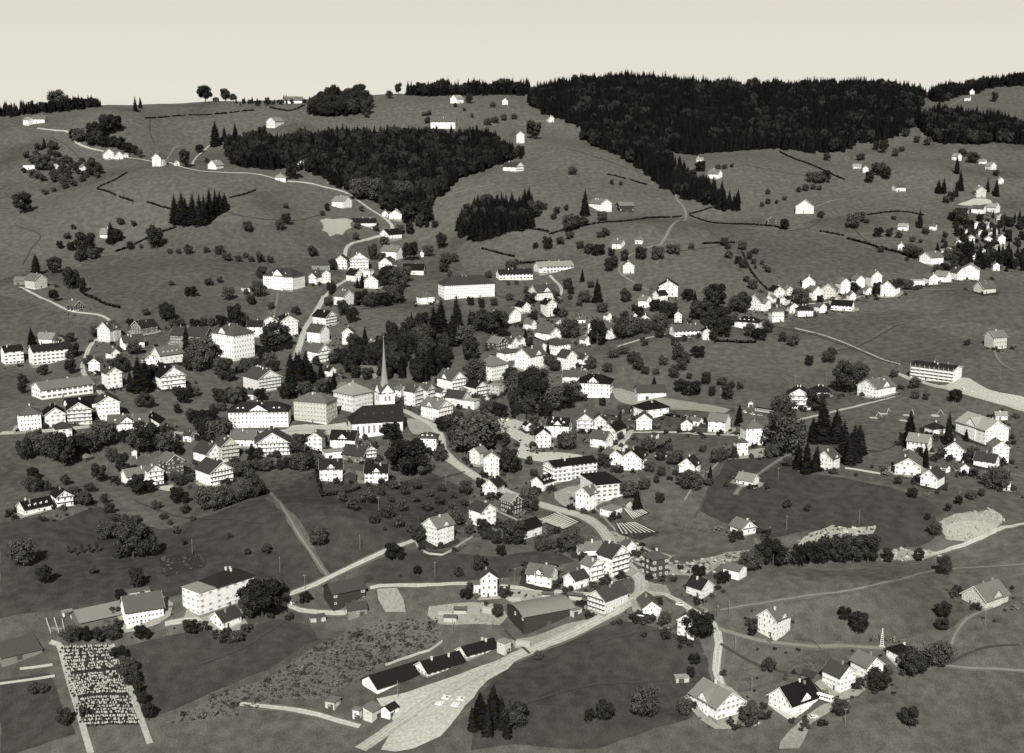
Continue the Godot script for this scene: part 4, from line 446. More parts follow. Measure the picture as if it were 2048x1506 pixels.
# kind: then x, z, height of each tree
const TREES = {
	"b": [
		-245,-672.8,9.3, -195.8,-670.8,10.8, -200.3,-657,5.9, -181.2,-625.2,6.7, -158.5,-628.8,7.7, -263.3,-695.2,14.2, -216.2,-626.3,7.3, -209.7,-625.9,7.8, -202.4,-625.3,7.8, -196,-626.4,7.3, -188.2,-610.9,7.2, -182.4,-601,7.6,
		-178.1,-592,8, -173,-584,7, -169.1,-576.9,6.4, -163.5,-566.2,7.4, -198.7,-559.5,7.4, -132.9,-648.9,13, -127.2,-652.2,19.6, -124.5,-660.4,14.5, -123.5,-668.2,10.6, -108.1,-669.2,5.8, -64.5,-705.2,9.2, -50.9,-692.9,5.4,
		-17.3,-695.4,8.1, -23.5,-668.5,6.3, -7.4,-653.7,6.7, 1.3,-552.4,10.5, 12.8,-613.7,4, 61.4,-637.4,5.1, 75.4,-628,5.6, 76.2,-638.7,5.6, 92.1,-629.1,13.2, 87.9,-611.5,5.5, 85,-603.9,5, 60.2,-570.3,13,
		41.6,-563.4,8.6, 34.4,-561.7,6.2, 79,-577,7.3, 108.2,-572.4,9.8, 99.9,-687.7,7, 111,-676,6.9, 127.8,-691.8,10.8, 136.6,-701.5,11, 39,-703.2,6.5, 167.2,-641.9,7.8, 172.8,-634.3,9.9, 218,-648.2,8,
		214.7,-636.5,6.9, 235.5,-701.7,9.1, 204.6,-609,11.3, 190.3,-603.2,12.8, 170.2,-587.5,10, 148.7,-569.6,6.8, 176.5,-557.9,9.7, 142.4,-703.2,13.8, 158.5,-709.2,12.8, 167.8,-714.1,13.5, 173.5,-714.7,14.6, 181.9,-714.9,14.7,
		189.1,-714.9,14.1, 196.8,-713.8,15.6, 208,-714.4,7.4, 227.6,-721.3,6.9, 147.2,-708.4,10, -299.4,-874,22, -308.3,-883.2,17.1, -295.3,-890,15.4, -289.4,-896.4,13.7, -283.9,-909.3,15.6, -280.4,-918.1,11.2, -326.4,-879.4,13.7,
		-318.9,-886.9,15.5, -329.2,-903.8,8.4, -269.5,-849.6,12.5, -258.4,-868.8,13.3, -271.9,-889.4,8.9, -257.9,-906.1,15.5, -251.2,-906.9,18.9, -240.2,-907.4,13.7, -230.9,-903.2,10.2, -268.6,-916.6,9.7, -259.2,-787.8,8, -269.1,-801.9,6.3,
		-250.4,-798.7,6.2, -243.6,-785.4,6.1, -235.4,-819.8,12.6, -230.1,-825.8,7.6, -206.4,-806.1,10.5, -234.1,-748.1,10, -230.7,-754.1,6.5, -210.4,-716.4,19.9, -203,-717.7,14.2, -220.5,-748.5,14.7, -301.5,-816.6,9.6, -296.4,-816.5,8.3,
		-293.1,-819.6,6.4, -311.4,-848.8,7.3, -186.3,-789.8,13.9, -181.2,-788.9,12.1, -175.2,-791.3,10.9, -170.2,-796.6,6.7, -162.7,-800.7,10.9, -156.8,-800.6,12.7, -175.5,-847.3,10.2, -172.1,-883.4,8.6, -170.9,-857.3,7.7, -165.5,-858.3,7.1,
		-160.7,-857.6,7.7, -152.4,-861,7.1, -146.5,-862.9,9, -140.3,-861.1,10.3, -135.7,-863.8,11.6, -130,-869.6,8.4, -146.2,-893.2,12.6, -203.3,-916.8,17.1, -211.3,-919.8,15.5, -220.8,-940.4,14, -231.1,-971.4,12.7, -107.2,-716.1,9.9,
		-33,-758.4,8.6, -52.2,-726.1,8.3, -67.6,-865.4,26, -72.5,-873.3,16.2, -61.8,-867.5,14.5, -84.8,-931.4,13.7, -58.5,-896,7.9, -48.6,-889.6,8.5, -48.8,-944.2,11, -38.4,-917.2,20.1, -30.6,-900.3,19.8, -23.8,-903.1,23.2,
		-20.2,-912.1,15, -34.1,-901.6,8.6, -1.7,-867.3,16, -5.7,-870.5,12.9, 4,-870.5,7.7, 38.8,-901.2,12.6, 35.8,-903.3,9.9, 15.6,-955.5,9, 9.9,-803.8,12.1, 13.9,-800.8,7.2, -20.6,-841.3,6.3, 0.6,-727.6,13.9,
		3.4,-726,8.3, -16.6,-740.3,10.1, -13.6,-734.4,6.1, -8.7,-726.6,7.2, -5.8,-709.2,6.5, 15.8,-715.2,7.1, 20.6,-717.7,6, 27.3,-718.7,6, 33,-715.9,12.1, 60.9,-864.1,7.7, 92.9,-895.7,8.6, 107.6,-898.6,5.3,
		99,-872.8,8.4, 106.1,-862,8.9, 110.5,-870.8,7.1, 136,-872.1,9.1, 141.3,-878.7,7.8, 110.1,-806.4,12.1, 81.8,-807.5,6.6, 90.2,-814.8,4.9, 94.4,-825.1,5.5, 87.4,-833.3,6.2, 89.5,-789.2,6.5, 72.3,-800.9,9,
		150.2,-884.4,6.6, 190,-924.5,20.6, 185.6,-887.7,23.2, 173.9,-878,9.8, 205.1,-932.4,9, 180.6,-857.6,6.4, 244.1,-794.7,6.8, 302.8,-815.7,12.8, 268.9,-783.4,5.5, 279.3,-791.2,5.6, 258.7,-771,4.8, 287.7,-798.1,4.4,
		244,-747.2,6.5, 244.2,-762.8,4.2, 305.8,-869.6,8.1, 298.6,-862.9,6, 286.9,-871.7,7.4, -394.6,-1188.7,8, -381.8,-1146.2,6.9, -377.5,-1147.8,12, -360.6,-1082.9,10.6, -385.5,-1089.4,8.2, -392.7,-1062.2,8.1, -380.4,-1027.2,7.8,
		-351.5,-1102.8,9.9, -373.8,-1200.2,9.8, -330.3,-1095.8,7.3, -325.2,-1145.1,11, -317.7,-1080.3,13.6, -289.9,-1059.1,15.7, -276.9,-998,11.2, -281.8,-998,7.5, -344.6,-1258.8,6.4, -324.2,-1252,15.5, -350.5,-1226,8.1, -268.9,-1099.1,12.1,
		-263.5,-1102.5,18.2, -258.3,-1108.9,23.5, -253.5,-1113.3,20.3, -241,-1099.3,13.7, -236.7,-1090.4,15.9, -232,-1087.6,10.3, -320.3,-1245.4,16.3, -310.7,-1226.7,8.9, -306.8,-1235.6,7.2, -291.3,-1226.4,8, -284.3,-1232,8, -277.2,-1231.2,8,
		-267.1,-1227.2,11.5, -253.8,-1224.9,19.8, -247.8,-1229.2,13.3, -208.2,-1171,23.2, -215.3,-1173.8,14.4, -216.4,-1154.5,10, -207.2,-1133.8,10.7, -200.6,-1120.3,8.9, -200.6,-1195.6,7.7, -223.3,-1117.6,9.8, -164.8,-1052.4,9.9, -177.1,-1041.9,11.4,
		-197,-1036.3,10.6, -228.3,-1025.3,11.3, -221.2,-1022.8,12.8, -214.8,-1021.4,11.3, -212.3,-1036.6,9.9, -253,-1029.8,9.9, -253.2,-1015.6,9.8, -248.9,-1037.6,7.7, -262.6,-1034.2,6.9, -252.4,-994.6,6.7, -237.9,-976.9,10.9, -232.7,-973.8,9.4,
		-227,-1000.8,6.7, -221.1,-1003.5,5.9, -221,-972.5,10.8, -227.1,-973.5,10.1, -151.8,-1059.1,10, -148.3,-1145.2,11.5, -153.1,-1141.6,9.8, -132.2,-1098.4,17.4, -168.5,-1141,7.4, 51.8,-1233.6,16.6, 54.7,-1234.9,15.7, 76.5,-1197.6,21.3,
		15.7,-1197.9,8.5, 36.5,-1111.9,7.9, 31.7,-1123.2,8.8, 4.4,-1052.2,18.9, 12.2,-1038.1,20.6, 21.7,-1023.3,18.5, 2.3,-999.6,14.4, 11.6,-986.2,14.3, 32.9,-1010.2,16.4, 41.2,-1025,18.5, 48,-1046.5,17, -1.6,-1076.9,15.4,
		18.5,-1063.9,19.1, 24.6,-982.2,10.7, -8.9,-976.8,10.6, -18.3,-983.4,10.7, 2.7,-975,10.6, -30,-1087.2,17.5, -35.4,-1131.5,18.1, 87.3,-1142.3,8.1, 66.4,-1114.3,10.4, 79.6,-1104.5,7.9, 71.4,-1040.6,6.8, 14.6,-957.9,9.7,
		179.1,-1183.9,11, 190.4,-1199.4,17.2, 216.9,-1217.2,11.4, 223.2,-1201.4,11.2, 99.6,-1212.2,17.2, 104.3,-1213.9,12.9, 132.8,-1203.8,11.1, 160.1,-1137.3,10.6, 156.2,-1066,10, 141.7,-1040.4,11.3, 133.1,-1053.3,9.9, 166.9,-1020.6,13.4,
		132.7,-1084.9,10.2, 156.5,-1033.8,7.5, 236.7,-1235.4,11.5, 271.6,-1070.5,22.9, 291,-1110.8,12.3, 340.9,-1016,10.8, 200.6,-975.4,14.4, 227,-991,14.7, 274.1,-1146,12.6, 254.9,-1139,9.1, -588.5,-1633.6,26, -487.4,-1434.2,16.9,
		-444.1,-1353,19.9, -430.7,-1342.1,14.8, -476.1,-1506.3,26, -468.5,-1503,12.1, -507.7,-1515.7,8.9, -494.3,-1513.4,11.1, -478.8,-1492.9,12, -453.9,-1552.1,15.7, -435,-1536.4,10, -403.7,-1532.5,23.1, -317.6,-1324,9.5, -443.1,-1296,10.6,
		-301.2,-1546.3,12, -267,-1560.5,12.1, -263.9,-1581.3,12.2, -222.6,-1503.6,10.6, -261.8,-1404.5,11, -254,-1340.4,15.3, -255.7,-1311.6,8.4, -280.8,-1327.3,12.4, -205.7,-1279.2,7.3, -227.1,-1665.3,9.3, -194.5,-1462.2,11.3, -180.6,-1314.2,8.4,
		-181.8,-1353.8,12.4, -160.9,-1272.7,13.5, -149.8,-1246.7,13.3, -147.7,-1313.4,13.9, -138.5,-1305,13.8, -133,-1309,12, -124.7,-1308.9,13.9, -117.9,-1321.5,18.6, -111,-1321.6,16.8, -128.4,-1383.7,21.9, -120.1,-1383.1,19.4, -112.5,-1411.8,14.9,
		-156.1,-1513.4,15.9, -145.6,-1509,9.5, -115.3,-1522.8,21.3, -136.9,-1653.4,11.5, -125,-1657.3,15, -95.5,-1668.2,9.3, -83.2,-1604.7,16.8, -95.8,-1546.9,11.9, -75.1,-1509,12.6, -65.4,-1519.1,9.5, -74.7,-1476.6,10.3, -1.7,-1495.9,10.4,
		26.4,-1549.1,7.5, 40.5,-1540.5,15, 66.6,-1581,18.7, 72.5,-1581.6,16.5, 53.6,-1632.8,9.1, 107.4,-1608.1,10.1, 95.6,-1489.5,13.5, 85.2,-1502.3,10.5, 108.7,-1480.6,9.3, 103.2,-1431.1,12, 57.9,-1386.5,10.7, 60.1,-1366.7,9.6,
		72.5,-1338.8,12.2, 88.3,-1305.2,9.2, 43.2,-1291.9,8.2, -29.8,-1306,9.2, -40.7,-1312.8,8.3, 17.7,-1319.8,10.2, 21,-1276.7,9, -29.5,-1228.6,19.5, -17.9,-1225.4,21.7, -11.2,-1245.4,15.4, -8.4,-1193.4,15.2, -41.7,-1180.3,16.7,
		-76,-1161.8,20.7, -81.3,-1176.1,16.7, 121.5,-1455,12.2, 138.3,-1450.4,13.2, 156.5,-1449.1,13.2, 175.5,-1465.3,10.3, 239.2,-1519.6,8.6, 258.1,-1510.9,9.6, 243.7,-1448.9,8.2, 247.1,-1436.2,9.1, 259.2,-1467.7,9.3, 246,-1372.2,9.8,
		113.3,-1337.3,13.2, 108,-1438.4,13.1, 319.4,-1585.8,13.5, 146.2,-1265.4,18, 153.5,-1277.7,13.6, 179,-1271.6,18.1, 193.4,-1306.4,20.9, 202.7,-1320.6,21.1, 204.3,-1281,13.7, 222.3,-1303.9,18.6, 174.7,-1333.4,12.3, 136.7,-1232,15.8,
		122.4,-1227.2,13.1, 110.5,-1222.7,15.6, 106.7,-1261,13.4, 120.6,-1283.8,11.8, 138.8,-1297.7,11.9, 176,-1217.1,13, 189,-1242.4,17.7, 208.8,-1264.3,11.7, 284.1,-1320.2,17.1, 304.4,-1323.2,9.5, 399.5,-1585.9,15.9, 413.9,-1611.4,10.4,
		421.7,-1557.5,11.2, 435.8,-1560.3,10.1, 437.7,-1486.2,12.9, 445.8,-1481.8,11.8, 440.4,-1478,10.7, 410.1,-1499,6.5, 486.9,-1476.9,14.1, 479.5,-1478.2,13, 458.6,-1424.1,12.5, 452.8,-1427.6,9.4, 366.9,-1347.6,11.7, 399.7,-1350.9,8.9,
		348.4,-1366.3,9.9, 556.8,-1723,12.5, 539.5,-1629,17.8, 534.2,-1645.2,9.6, 397.1,-1805.8,12.8, 405,-1802.7,15.3, 416.2,-1808.3,15.4, 472.5,-1800,14.1, 492.9,-1821.1,15.6, 488.5,-1838.4,13.1, 496.4,-1806,15.5, 553,-2035.9,17.5,
		548.1,-2060.4,11.8, 562.9,-2006.7,11.5, 656.9,-1948.3,14.2, 793,-2511.9,14.5, 884.1,-2524.3,18.4, -735.9,-2228.5,26, -507.9,-2282.8,26, -478,-2298.6,21, -621.7,-1949,18.3, -613.2,-1944.5,16.9, -598.7,-1956.4,21.1, -586.5,-1950.4,23.9,
		-580.8,-1969.1,25.5, -573.3,-1981.1,21.3, -586,-1935.9,19.5, -595.6,-1932.2,16.7, -574,-1930.5,16.7, -563.8,-1931.6,15.3, -552.5,-1928.5,16.6, -540.1,-1921.3,15.1, -528.3,-1916.3,13.7, -519.1,-1907.7,10.9, -423.4,-1767.6,21.3, -458,-2001.7,11.3,
		-553.9,-1806.6,20.9, -636,-1850.1,18.9, -192.2,-2335.1,17.8, -69,-2184.3,15.1, 30.5,-1987.7,24.7, 254.5,-1842.1,14.1, -198.3,-1743.9,26, -179.9,-1752.2,26, -210.3,-1765.5,22.1, -160,-1709.8,21.4, -146.9,-1706.1,20.1, -127,-1687.6,21.1,
		-113.7,-1672,17.4, -141,-1749.4,24.3, -284.3,-1757,19.7,
	],
	"s": [
		-14.1,-555.5,15.2, -8.6,-555.2,17.7, -4.2,-552.6,15.1, -17.4,-552.9,11.4, -10.7,-548.4,15.1, -2,-546.8,12.5, -326.5,-910.2,9, -175.5,-882.1,12.8, 75.5,-785.3,10.8, 125.8,-829.6,8.7, 163.1,-945.4,15, 218,-920.1,31.5,
		210.7,-918.9,18.5, 188.8,-837.9,23.1, 186.2,-850.1,17.2, 195.4,-841.6,17.1, 220.9,-870.7,28.3, 227.3,-872.3,24.9, 236.3,-892.3,21.8, 227,-919.6,22.3, 222.5,-861.5,21.1, 177.1,-886,26.7, 274.8,-907.1,24.1, 303.9,-914.7,24.5,
		270.3,-855.9,16.3, 268.7,-861.5,10.7, 322.2,-931.8,9.2, -425.3,-1180.2,19.1, -299.5,-1038.1,16.6, -293.1,-1037.7,29.1, -287.5,-1038.5,24.9, -281.6,-1150.2,26.2, -180.3,-1085.2,25.4, -176.1,-1087.2,25.4, -171.9,-1072.7,29.3, -167.9,-1078.6,26.9,
		-173.7,-1045.7,16.4, -164.3,-1081.9,16.8, -157.4,-1091.3,12.7, -142,-1054.9,18.5, -146.1,-1055.4,12.3, -68.1,-1176.5,34, -62.2,-1192.2,34, -49.5,-1211.5,34, -52.7,-1178.3,27, -65.2,-1207.2,32.2, -38.8,-1233,18.7, 12.5,-1230.4,8.4,
		31.2,-1152.9,13.2, 114.8,-1069.4,10, -503.9,-1423.4,21.5, -460.3,-1550.5,25.4, -393.7,-1582.2,30.4, -385.4,-1576.6,34, -379,-1574.4,30.2, -370.8,-1571.5,34, -361.1,-1567,34, -354.8,-1565,34, -350.7,-1573.4,34, -345.7,-1583.6,30.2,
		-342.1,-1589,24.2, -337.4,-1595.1,19.4, -159.3,-1383.2,10.5, -154.2,-1383.6,15.7, 87.2,-1630.8,30.4, 90.8,-1631.2,15.8, 73.8,-1415.4,12.8, 85.7,-1342.2,24.4, 180.3,-1318.9,15.1, 484,-1607.6,21.3, 480.9,-1525.1,9.6, 495.8,-1472.2,29.1,
		506.1,-1486.8,23.5, 509.8,-1468.1,25.6, 551.3,-1758.3,16.4, 557.5,-1757.6,17.8, 569.2,-1742.9,20.4, 581.2,-1763.2,27.6, 616.5,-1764,18, 622.8,-1749.7,19.3, 595.8,-1826.1,24.2, -568.9,-2078.8,22.4, -589.5,-2184,18.4, -441.3,-2037.9,34,
		-431.5,-2056.1,20.2, -413.4,-2048.5,26.3, -662.9,-1940.8,13.7,
	],
	"f": [
		-224.3,-689.2,3.9, -123,-651.2,3.7, -113.9,-653.1,3.7, -28.7,-690.2,4.8, -21.4,-676,4.2, -59.8,-689.5,2.1, 64.9,-628.9,2.5, -222.3,-588.7,4.6, -218.5,-588.6,4.1, -191.6,-564.2,4.9, -141.2,-629.2,5.1, -135.5,-629.2,5.6,
		-133.5,-638,3.6, -286.5,-836.9,5.9, -266,-821.3,5.1, -198.9,-790.2,5.5, -218.6,-799.3,4.9, -237,-774.5,4.9, -224.7,-779.7,3.6, -210.4,-783.7,3.6, -190.4,-773.3,3, -204.2,-774.3,3, -196.7,-758.2,4.1, -185.9,-733.7,3.4,
		-218.7,-715.3,4.6, -220,-849.5,5.8, -213.6,-839,5.8, -208.7,-844.5,4.5, -168.3,-843.7,5.1, -185.2,-879.7,4, -102.1,-783.5,5.3, -92,-749.7,6.8, -88.1,-790.2,7.7, -82.1,-813.5,4.3, -78.6,-738.6,5.6, -135.3,-710.5,5,
		-145.3,-709,3.3, -159.2,-730.5,2.8, -72.2,-733.5,2, -74.8,-830.1,5, -60.6,-835.3,5.6, -45.4,-833.3,5, -29.6,-829.8,7.4, -81.5,-813.8,4.3, -67.6,-818.9,4.9, -52.2,-819.3,4.3, -37.2,-820.7,4.3, -74,-799.4,3.6,
		-59.9,-803.3,4.2, -44.2,-803.8,5.4, -29.5,-807,4.2, -65.8,-777.2,6.4, -51.7,-785.7,5.9, -37,-788.9,5.3, -72.2,-753.2,6.3, -44.1,-768.7,4.1, -64.9,-741.1,6.2, -51.1,-752.9,4.6, -58,-736.6,5, -24.4,-742.6,4.5,
		13.7,-831.1,4.3, 14.1,-859.1,5.7, 11.4,-880.2,5.2, 21.9,-747.5,3.4, 26.3,-756.9,2.9, -5.5,-841.6,3.8, 76.4,-924.6,4.7, 130.3,-894.3,4.6, 116,-810.9,4.9, 123,-814.4,4.3, 68.7,-715.7,3.9, 103.1,-826.1,3.1,
		204.9,-832.6,3.8, 241.1,-814.8,4.4, 165.7,-783.3,4.2, 176.7,-778.2,4.2, 218.1,-828.1,1.9, 122.3,-603.8,6.5, -257,-1318.6,6.6, -233.7,-1297.1,5.6, -207.5,-1284.7,6.4, 153.6,-1185.7,5.1, 118.1,-1181.7,5.9, 117.3,-1196.7,4.3,
		97,-1157,6.6, 87.8,-1144.1,6.5, 101.4,-1126.9,8.1, 103.4,-1116.3,8, 104.7,-1101.9,7.9, 109.7,-1093.7,6.3, 119.1,-1092.5,4.7, 126.9,-1115.6,7.2, 144.2,-1174.4,6.7, 143,-1152,8.2, 141.4,-1131.2,9.7, 140.9,-1102.3,9.5,
		146.7,-1122.7,8.9, 168.4,-1061.2,6.2, 181.1,-1050.9,5.4, 144.5,-1081.8,4.7, 243.8,-1200.1,8.7, 251.6,-1189.5,10.3, 321.7,-1057.2,7.9, 313,-1024.6,6.1, 320.6,-1022.6,5.4, 399.5,-1168.8,5.2, 311,-1058.8,3.9, 277.7,-1053.5,5.5,
		316.7,-1098.4,5.7, -104.8,-936.3,4.1, -96.7,-918.6,5.4, 57.8,-1052.6,5.3, -228.4,-1108.8,5.7, -599.9,-1747,6.4, -591.4,-1756.8,5.1, -579.1,-1761.1,5.1, -506.4,-1539.4,6.7, -423.1,-1539.1,4.4, -458.1,-1584.5,6.9, -442.2,-1583.9,5.7,
		-506.6,-1563.2,5.7, -381.5,-1504.2,5.4, -370,-1496,5.4, -356.3,-1487.1,9.6, -336.9,-1489.5,6.4, -323.5,-1483.6,5.3, -342.2,-1347,4.9, -306.9,-1359.9,6.8, -274.1,-1642.2,5.8, -321.8,-1485.8,8.5, -309.7,-1461.2,8.3, -297.3,-1464.1,6.2,
		-285.2,-1472,6.3, -293.4,-1483.9,5.3, -275.5,-1475.3,10.5, -265,-1477.9,7.3, -267.1,-1346.2,5.8, -298.1,-1371,6.9, -233.8,-1300.8,5.6, -230.1,-1646.5,5.8, -132.8,-1543.5,7.5, -151.9,-1608.9,9, -184.7,-1594.2,7.8, -165.2,-1643.1,6.9,
		-186,-1629.2,6.8, -187.3,-1688.7,5.9, -67,-1453.4,6.1, 5,-1510.1,6.3, -24.8,-1446.9,7.1, 84.1,-1592,10, 38.2,-1645.9,8, 65.4,-1641.9,6.8, 49.6,-1619.1,7.9, 55.5,-1546.1,7.5, 66.8,-1556.6,8.7, 76.6,-1521.1,7.4,
		99.5,-1537.3,6.4, 106.7,-1533.9,8.5, 81.1,-1386.4,5.8, 66.3,-1324.7,6.5, 49.2,-1289.6,7.3, 58.3,-1345.9,4.7, -3.7,-1409.5,3.9, 4.7,-1413.4,4, -2.5,-1334.1,6.6, -17.7,-1314,6.5, 14.3,-1369.5,6.7, 44.2,-1341.6,7.5,
		31.3,-1357,5.7, -55.3,-1686.3,7, 197,-1485.5,6.3, 241.2,-1506.9,5.3, 236.6,-1469.5,7.3, 270.2,-1496.5,5.3, 260,-1449.6,5.1, 269.3,-1450.3,4.1, 270.3,-1437.8,4.1, 271.5,-1426.4,5.1, 259.4,-1436.6,4.1, 243.2,-1393.2,5.9,
		128,-1368.1,6.7, 320.7,-1701.3,6, 330.6,-1697.5,4.8, 311.8,-1693.1,4.8, 343.8,-1714.7,4.8, 327.7,-1740.8,4.9, 483.7,-1583.5,8, 445.9,-1557.2,6.7, 420.3,-1605.6,4.6, 459.3,-1631.5,4.7, 507.3,-1583.8,5.8, 499,-1562.1,5.7,
		430.7,-1468.9,4.3, 467.1,-1544.1,4.5, 458.1,-1544.9,5.6, 398.1,-1381.3,5, 405.6,-1345.3,4.9, 400.5,-1371.6,7, 548.9,-1717.8,8.7, 368.6,-1619.5,6.9, 369.1,-1752.1,6.2, 379.7,-1759.9,7.5, 391,-1767.6,6.3, 399.9,-1769.5,6.3,
		461.5,-2001.9,9.9, 579.9,-2034,7.3, 512.4,-2009,8.6, 609.3,-2122.6,10.7, 627.3,-2067.5,10.4, 617.9,-2089.9,9, 655.4,-1989.1,10.1, 775.6,-2518.1,9.1, 867.7,-2642.5,9.6, 651.6,-1835.6,6.7, -460.2,-2276.1,11.2, -403.1,-1805.1,6.4,
		-201.1,-2262.3,11, -225,-2125.8,7.4, -127.8,-2117.4,7.3, -135.3,-2114.4,5.8, -128.1,-2081.8,8.6, -89.1,-2150.7,5.9, -73.7,-2134.8,5.9, -30.7,-2167.1,7.5, -37,-2075.4,10, -25.9,-2091.2,8.6, -12.3,-2107.6,8.7, 3.1,-2119.5,7.3,
		-61.3,-2105.1,5.8, 79,-1796,9.9, 129.8,-1776.4,6.2, 142.4,-1779.3,4.9, 277.5,-1837.9,7.7, 286.8,-1842.1,5.1, 297.5,-1846,5.2,
	],
	"p": [
		-245.7,-716.1,5.6, -241.7,-715.6,4.9, -239.5,-719.3,6.2, -235.4,-720.4,6.2, -232.3,-722.9,6.2,
	],
}
# name, width, x and z of each point
const ROADS = [
	["road", 7, [-50.2,-915.5, -40.3,-887, -21,-856.2, 1.9,-828.2, 20.5,-808.9, 38.4,-791.5, 49.2,-768.8, 54.7,-741.4, 57.3,-718.9, 63.1,-704, 68.8,-685.7, 64.8,-662.2, 52.1,-647.8, 41.7,-641.9, 26.3,-633.2, 8.8,-622.7, -8.2,-609, -22.1,-595.1, -37.6,-579.8, -54.7,-563.4, -66.7,-550]],
	["road", 4, [65.4,-668.8, 79.6,-667.6, 90.8,-653.3, 100.5,-640.5, 101.6,-625.3, 97.8,-608.3, 99,-595.3, 105.6,-584.8, 111.6,-572.4]],
	["path", 2.2, [101.3,-637.3, 121.8,-626.1, 145.3,-620.9, 165.5,-623.3, 181.8,-624.5]],
	["lane", 3.2, [-122.4,-669.5, -100.1,-688.8, -72.6,-710.5, -54.6,-727.9, -43.9,-737.8]],
	["lane", 3.5, [-172.4,-635.1, -156.2,-640.3, -140.8,-650.7, -121.8,-666.1, -109.7,-662.7, -96.8,-662.8, -78.7,-662.5]],
	["lane", 3, [-75.1,-679.4, -59.5,-682.7, -33,-683.8, -6.3,-679.2, 14.7,-674.9, 32.9,-671, 62.3,-663.9]],
	["lane", 4, [-711.6,-2058.4, -639.3,-1984.2, -611.1,-1937, -554.6,-1910.5, -497.4,-1877.3, -421.5,-1759.4, -365.4,-1736.7, -325.1,-1741.8, -296.5,-1741.5, -267.2,-1758.4, -248.5,-1762.4, -209.6,-1759.1, -175.1,-1702.9, -147,-1665, -167.3,-1621.2, -186.1,-1575.8, -188.8,-1525, -175.2,-1454.9, -176.2,-1417.2, -185.1,-1372.1, -188,-1347.5]],
	["road", 5.5, [-188.5,-1351.5, -189.2,-1312.4, -190.5,-1243.8, -189.4,-1189.2, -188.3,-1146.9]],
	["lane", 3, [-496.1,-1353.3, -454.5,-1304.1, -417.9,-1264.7, -383.6,-1252.3, -366.7,-1229.7]],
	["lane", 4, [-371.4,-1195.1, -371.9,-1169.5, -357.2,-1103.6, -338.9,-1060.9, -321.4,-1031.4, -310,-1012]],
	["road", 7, [-361.2,-927.4, -339.3,-925.3, -318.7,-926.9, -282.7,-948.8, -251.4,-952.6, -224.8,-947, -202.6,-944.5, -173.2,-940.8, -153.3,-950.8, -125.1,-956.3]],
	["road", 6, [-82.6,-994.4, -72.1,-978.9, -59.1,-959.6, -51.4,-937.2, -48.7,-912.7]],
	["path", 2.2, [215.1,-1784.6, 210.8,-1741.5, 215.3,-1677.5, 170.7,-1507.6, 154.8,-1487.7, 134.5,-1475, 119.3,-1454.6, 114.3,-1423, 127.2,-1388.5, 139.6,-1367.1]],
	["path", 2, [290.7,-1733.1, 257.2,-1767.7, 227,-1796.2, 215.1,-1784.6]],
	["road", 4.5, [88,-972.6, 84.9,-945.4, 75,-911, 67.4,-891.6]],
	["lane", 3.5, [85.6,-945.3, 116.6,-940.5, 153,-922.3, 186.9,-915.8]],
	["lane", 3, [192.7,-946.1, 211.1,-965.3, 238.2,-987.5, 276.1,-1018, 299.5,-1033.1]],
	["lane", 3, [264.6,-1321.8, 306.4,-1332.3, 350.3,-1349.5, 385.8,-1351.2]],
	["path", 1.6, [386.8,-1354.8, 426.5,-1337, 464.7,-1332.6]],
	["lane", 3, [94.2,-1188.8, 120.5,-1206.7, 144.3,-1217.7, 159.9,-1197]],
	["path", 1.3, [105.9,-651.8, 137.2,-656.6, 175,-664.9, 206.5,-684.5, 235.8,-709.7, 269.2,-703.8, 281.9,-701.6]],
	["path", 1.0, [-150.2,-808.4, -126.5,-739.5, -111.4,-712.6, -99.2,-692]],
	["lane", 3, [233.4,-729.5, 248.6,-733.5, 266.2,-736.2, 303.9,-761]],
	["path", 2, [736.8,-2369.8, 821.9,-2528, 862.8,-2583.2, 920.3,-2642.6]],
	["path", 2, [374.2,-1670.8, 401.2,-1714.1, 424.6,-1732.8]],
	["path", 1.5, [137.6,-803.8, 152,-833.6, 169.7,-860.6, 189.2,-888.8]],
	["lane", 3, [-125.4,-581.8, -106.7,-580.4, -87.8,-576.3, -68.7,-568.7]],
	["path", 1.2, [211.2,-616.6, 220.7,-634.1, 230.9,-648.2, 242.5,-656.4]],
	["path", 1.4, [205.6,-610, 218.8,-606.3, 247.2,-605.4]],
	["path", 1.2, [-236.6,-1355.8, -231.3,-1311.9, -226.4,-1271.3]],
	["path", 1.5, [130.7,-1640.5, 214,-1676.6, 130,-1632.3]],
	["lane", 3, [41.1,-1455.6, 49.5,-1415, 50.8,-1376.9, 45.7,-1345.3]],
	["path", 1.5, [12.2,-2096.3, 43.3,-2127.1, 58.5,-2114.7]],
	["path", 1.5, [-472.6,-1860.7, -494,-1991.1, -490.3,-2021.9]],
	["lane", 2.5, [-450.3,-2041.4, -453.1,-1970, -418.3,-1787.8]],
	["path", 1.2, [-98.2,-1732.2, -60.2,-1742.8, -21.8,-1747.3]],
	["lane", 2.2, [-15.3,-810.7, -4.3,-789.8, 10.7,-771.5, 23,-785.8]],
	["lane", 3.5, [320.9,-1110.9, 328.5,-1079.5, 346.7,-1046.9, 362.3,-1022.6, 390.1,-992.7]],
	["path", 1.6, [429.7,-1172.2, 415.8,-1144.6, 409.3,-1107.6, 411.3,-1084.3]],
	["path", 1, [138.7,-738.8, 138.5,-724.5]],
	["path", 1.2, [-229.6,-634.5, -223.5,-634.7]],
]
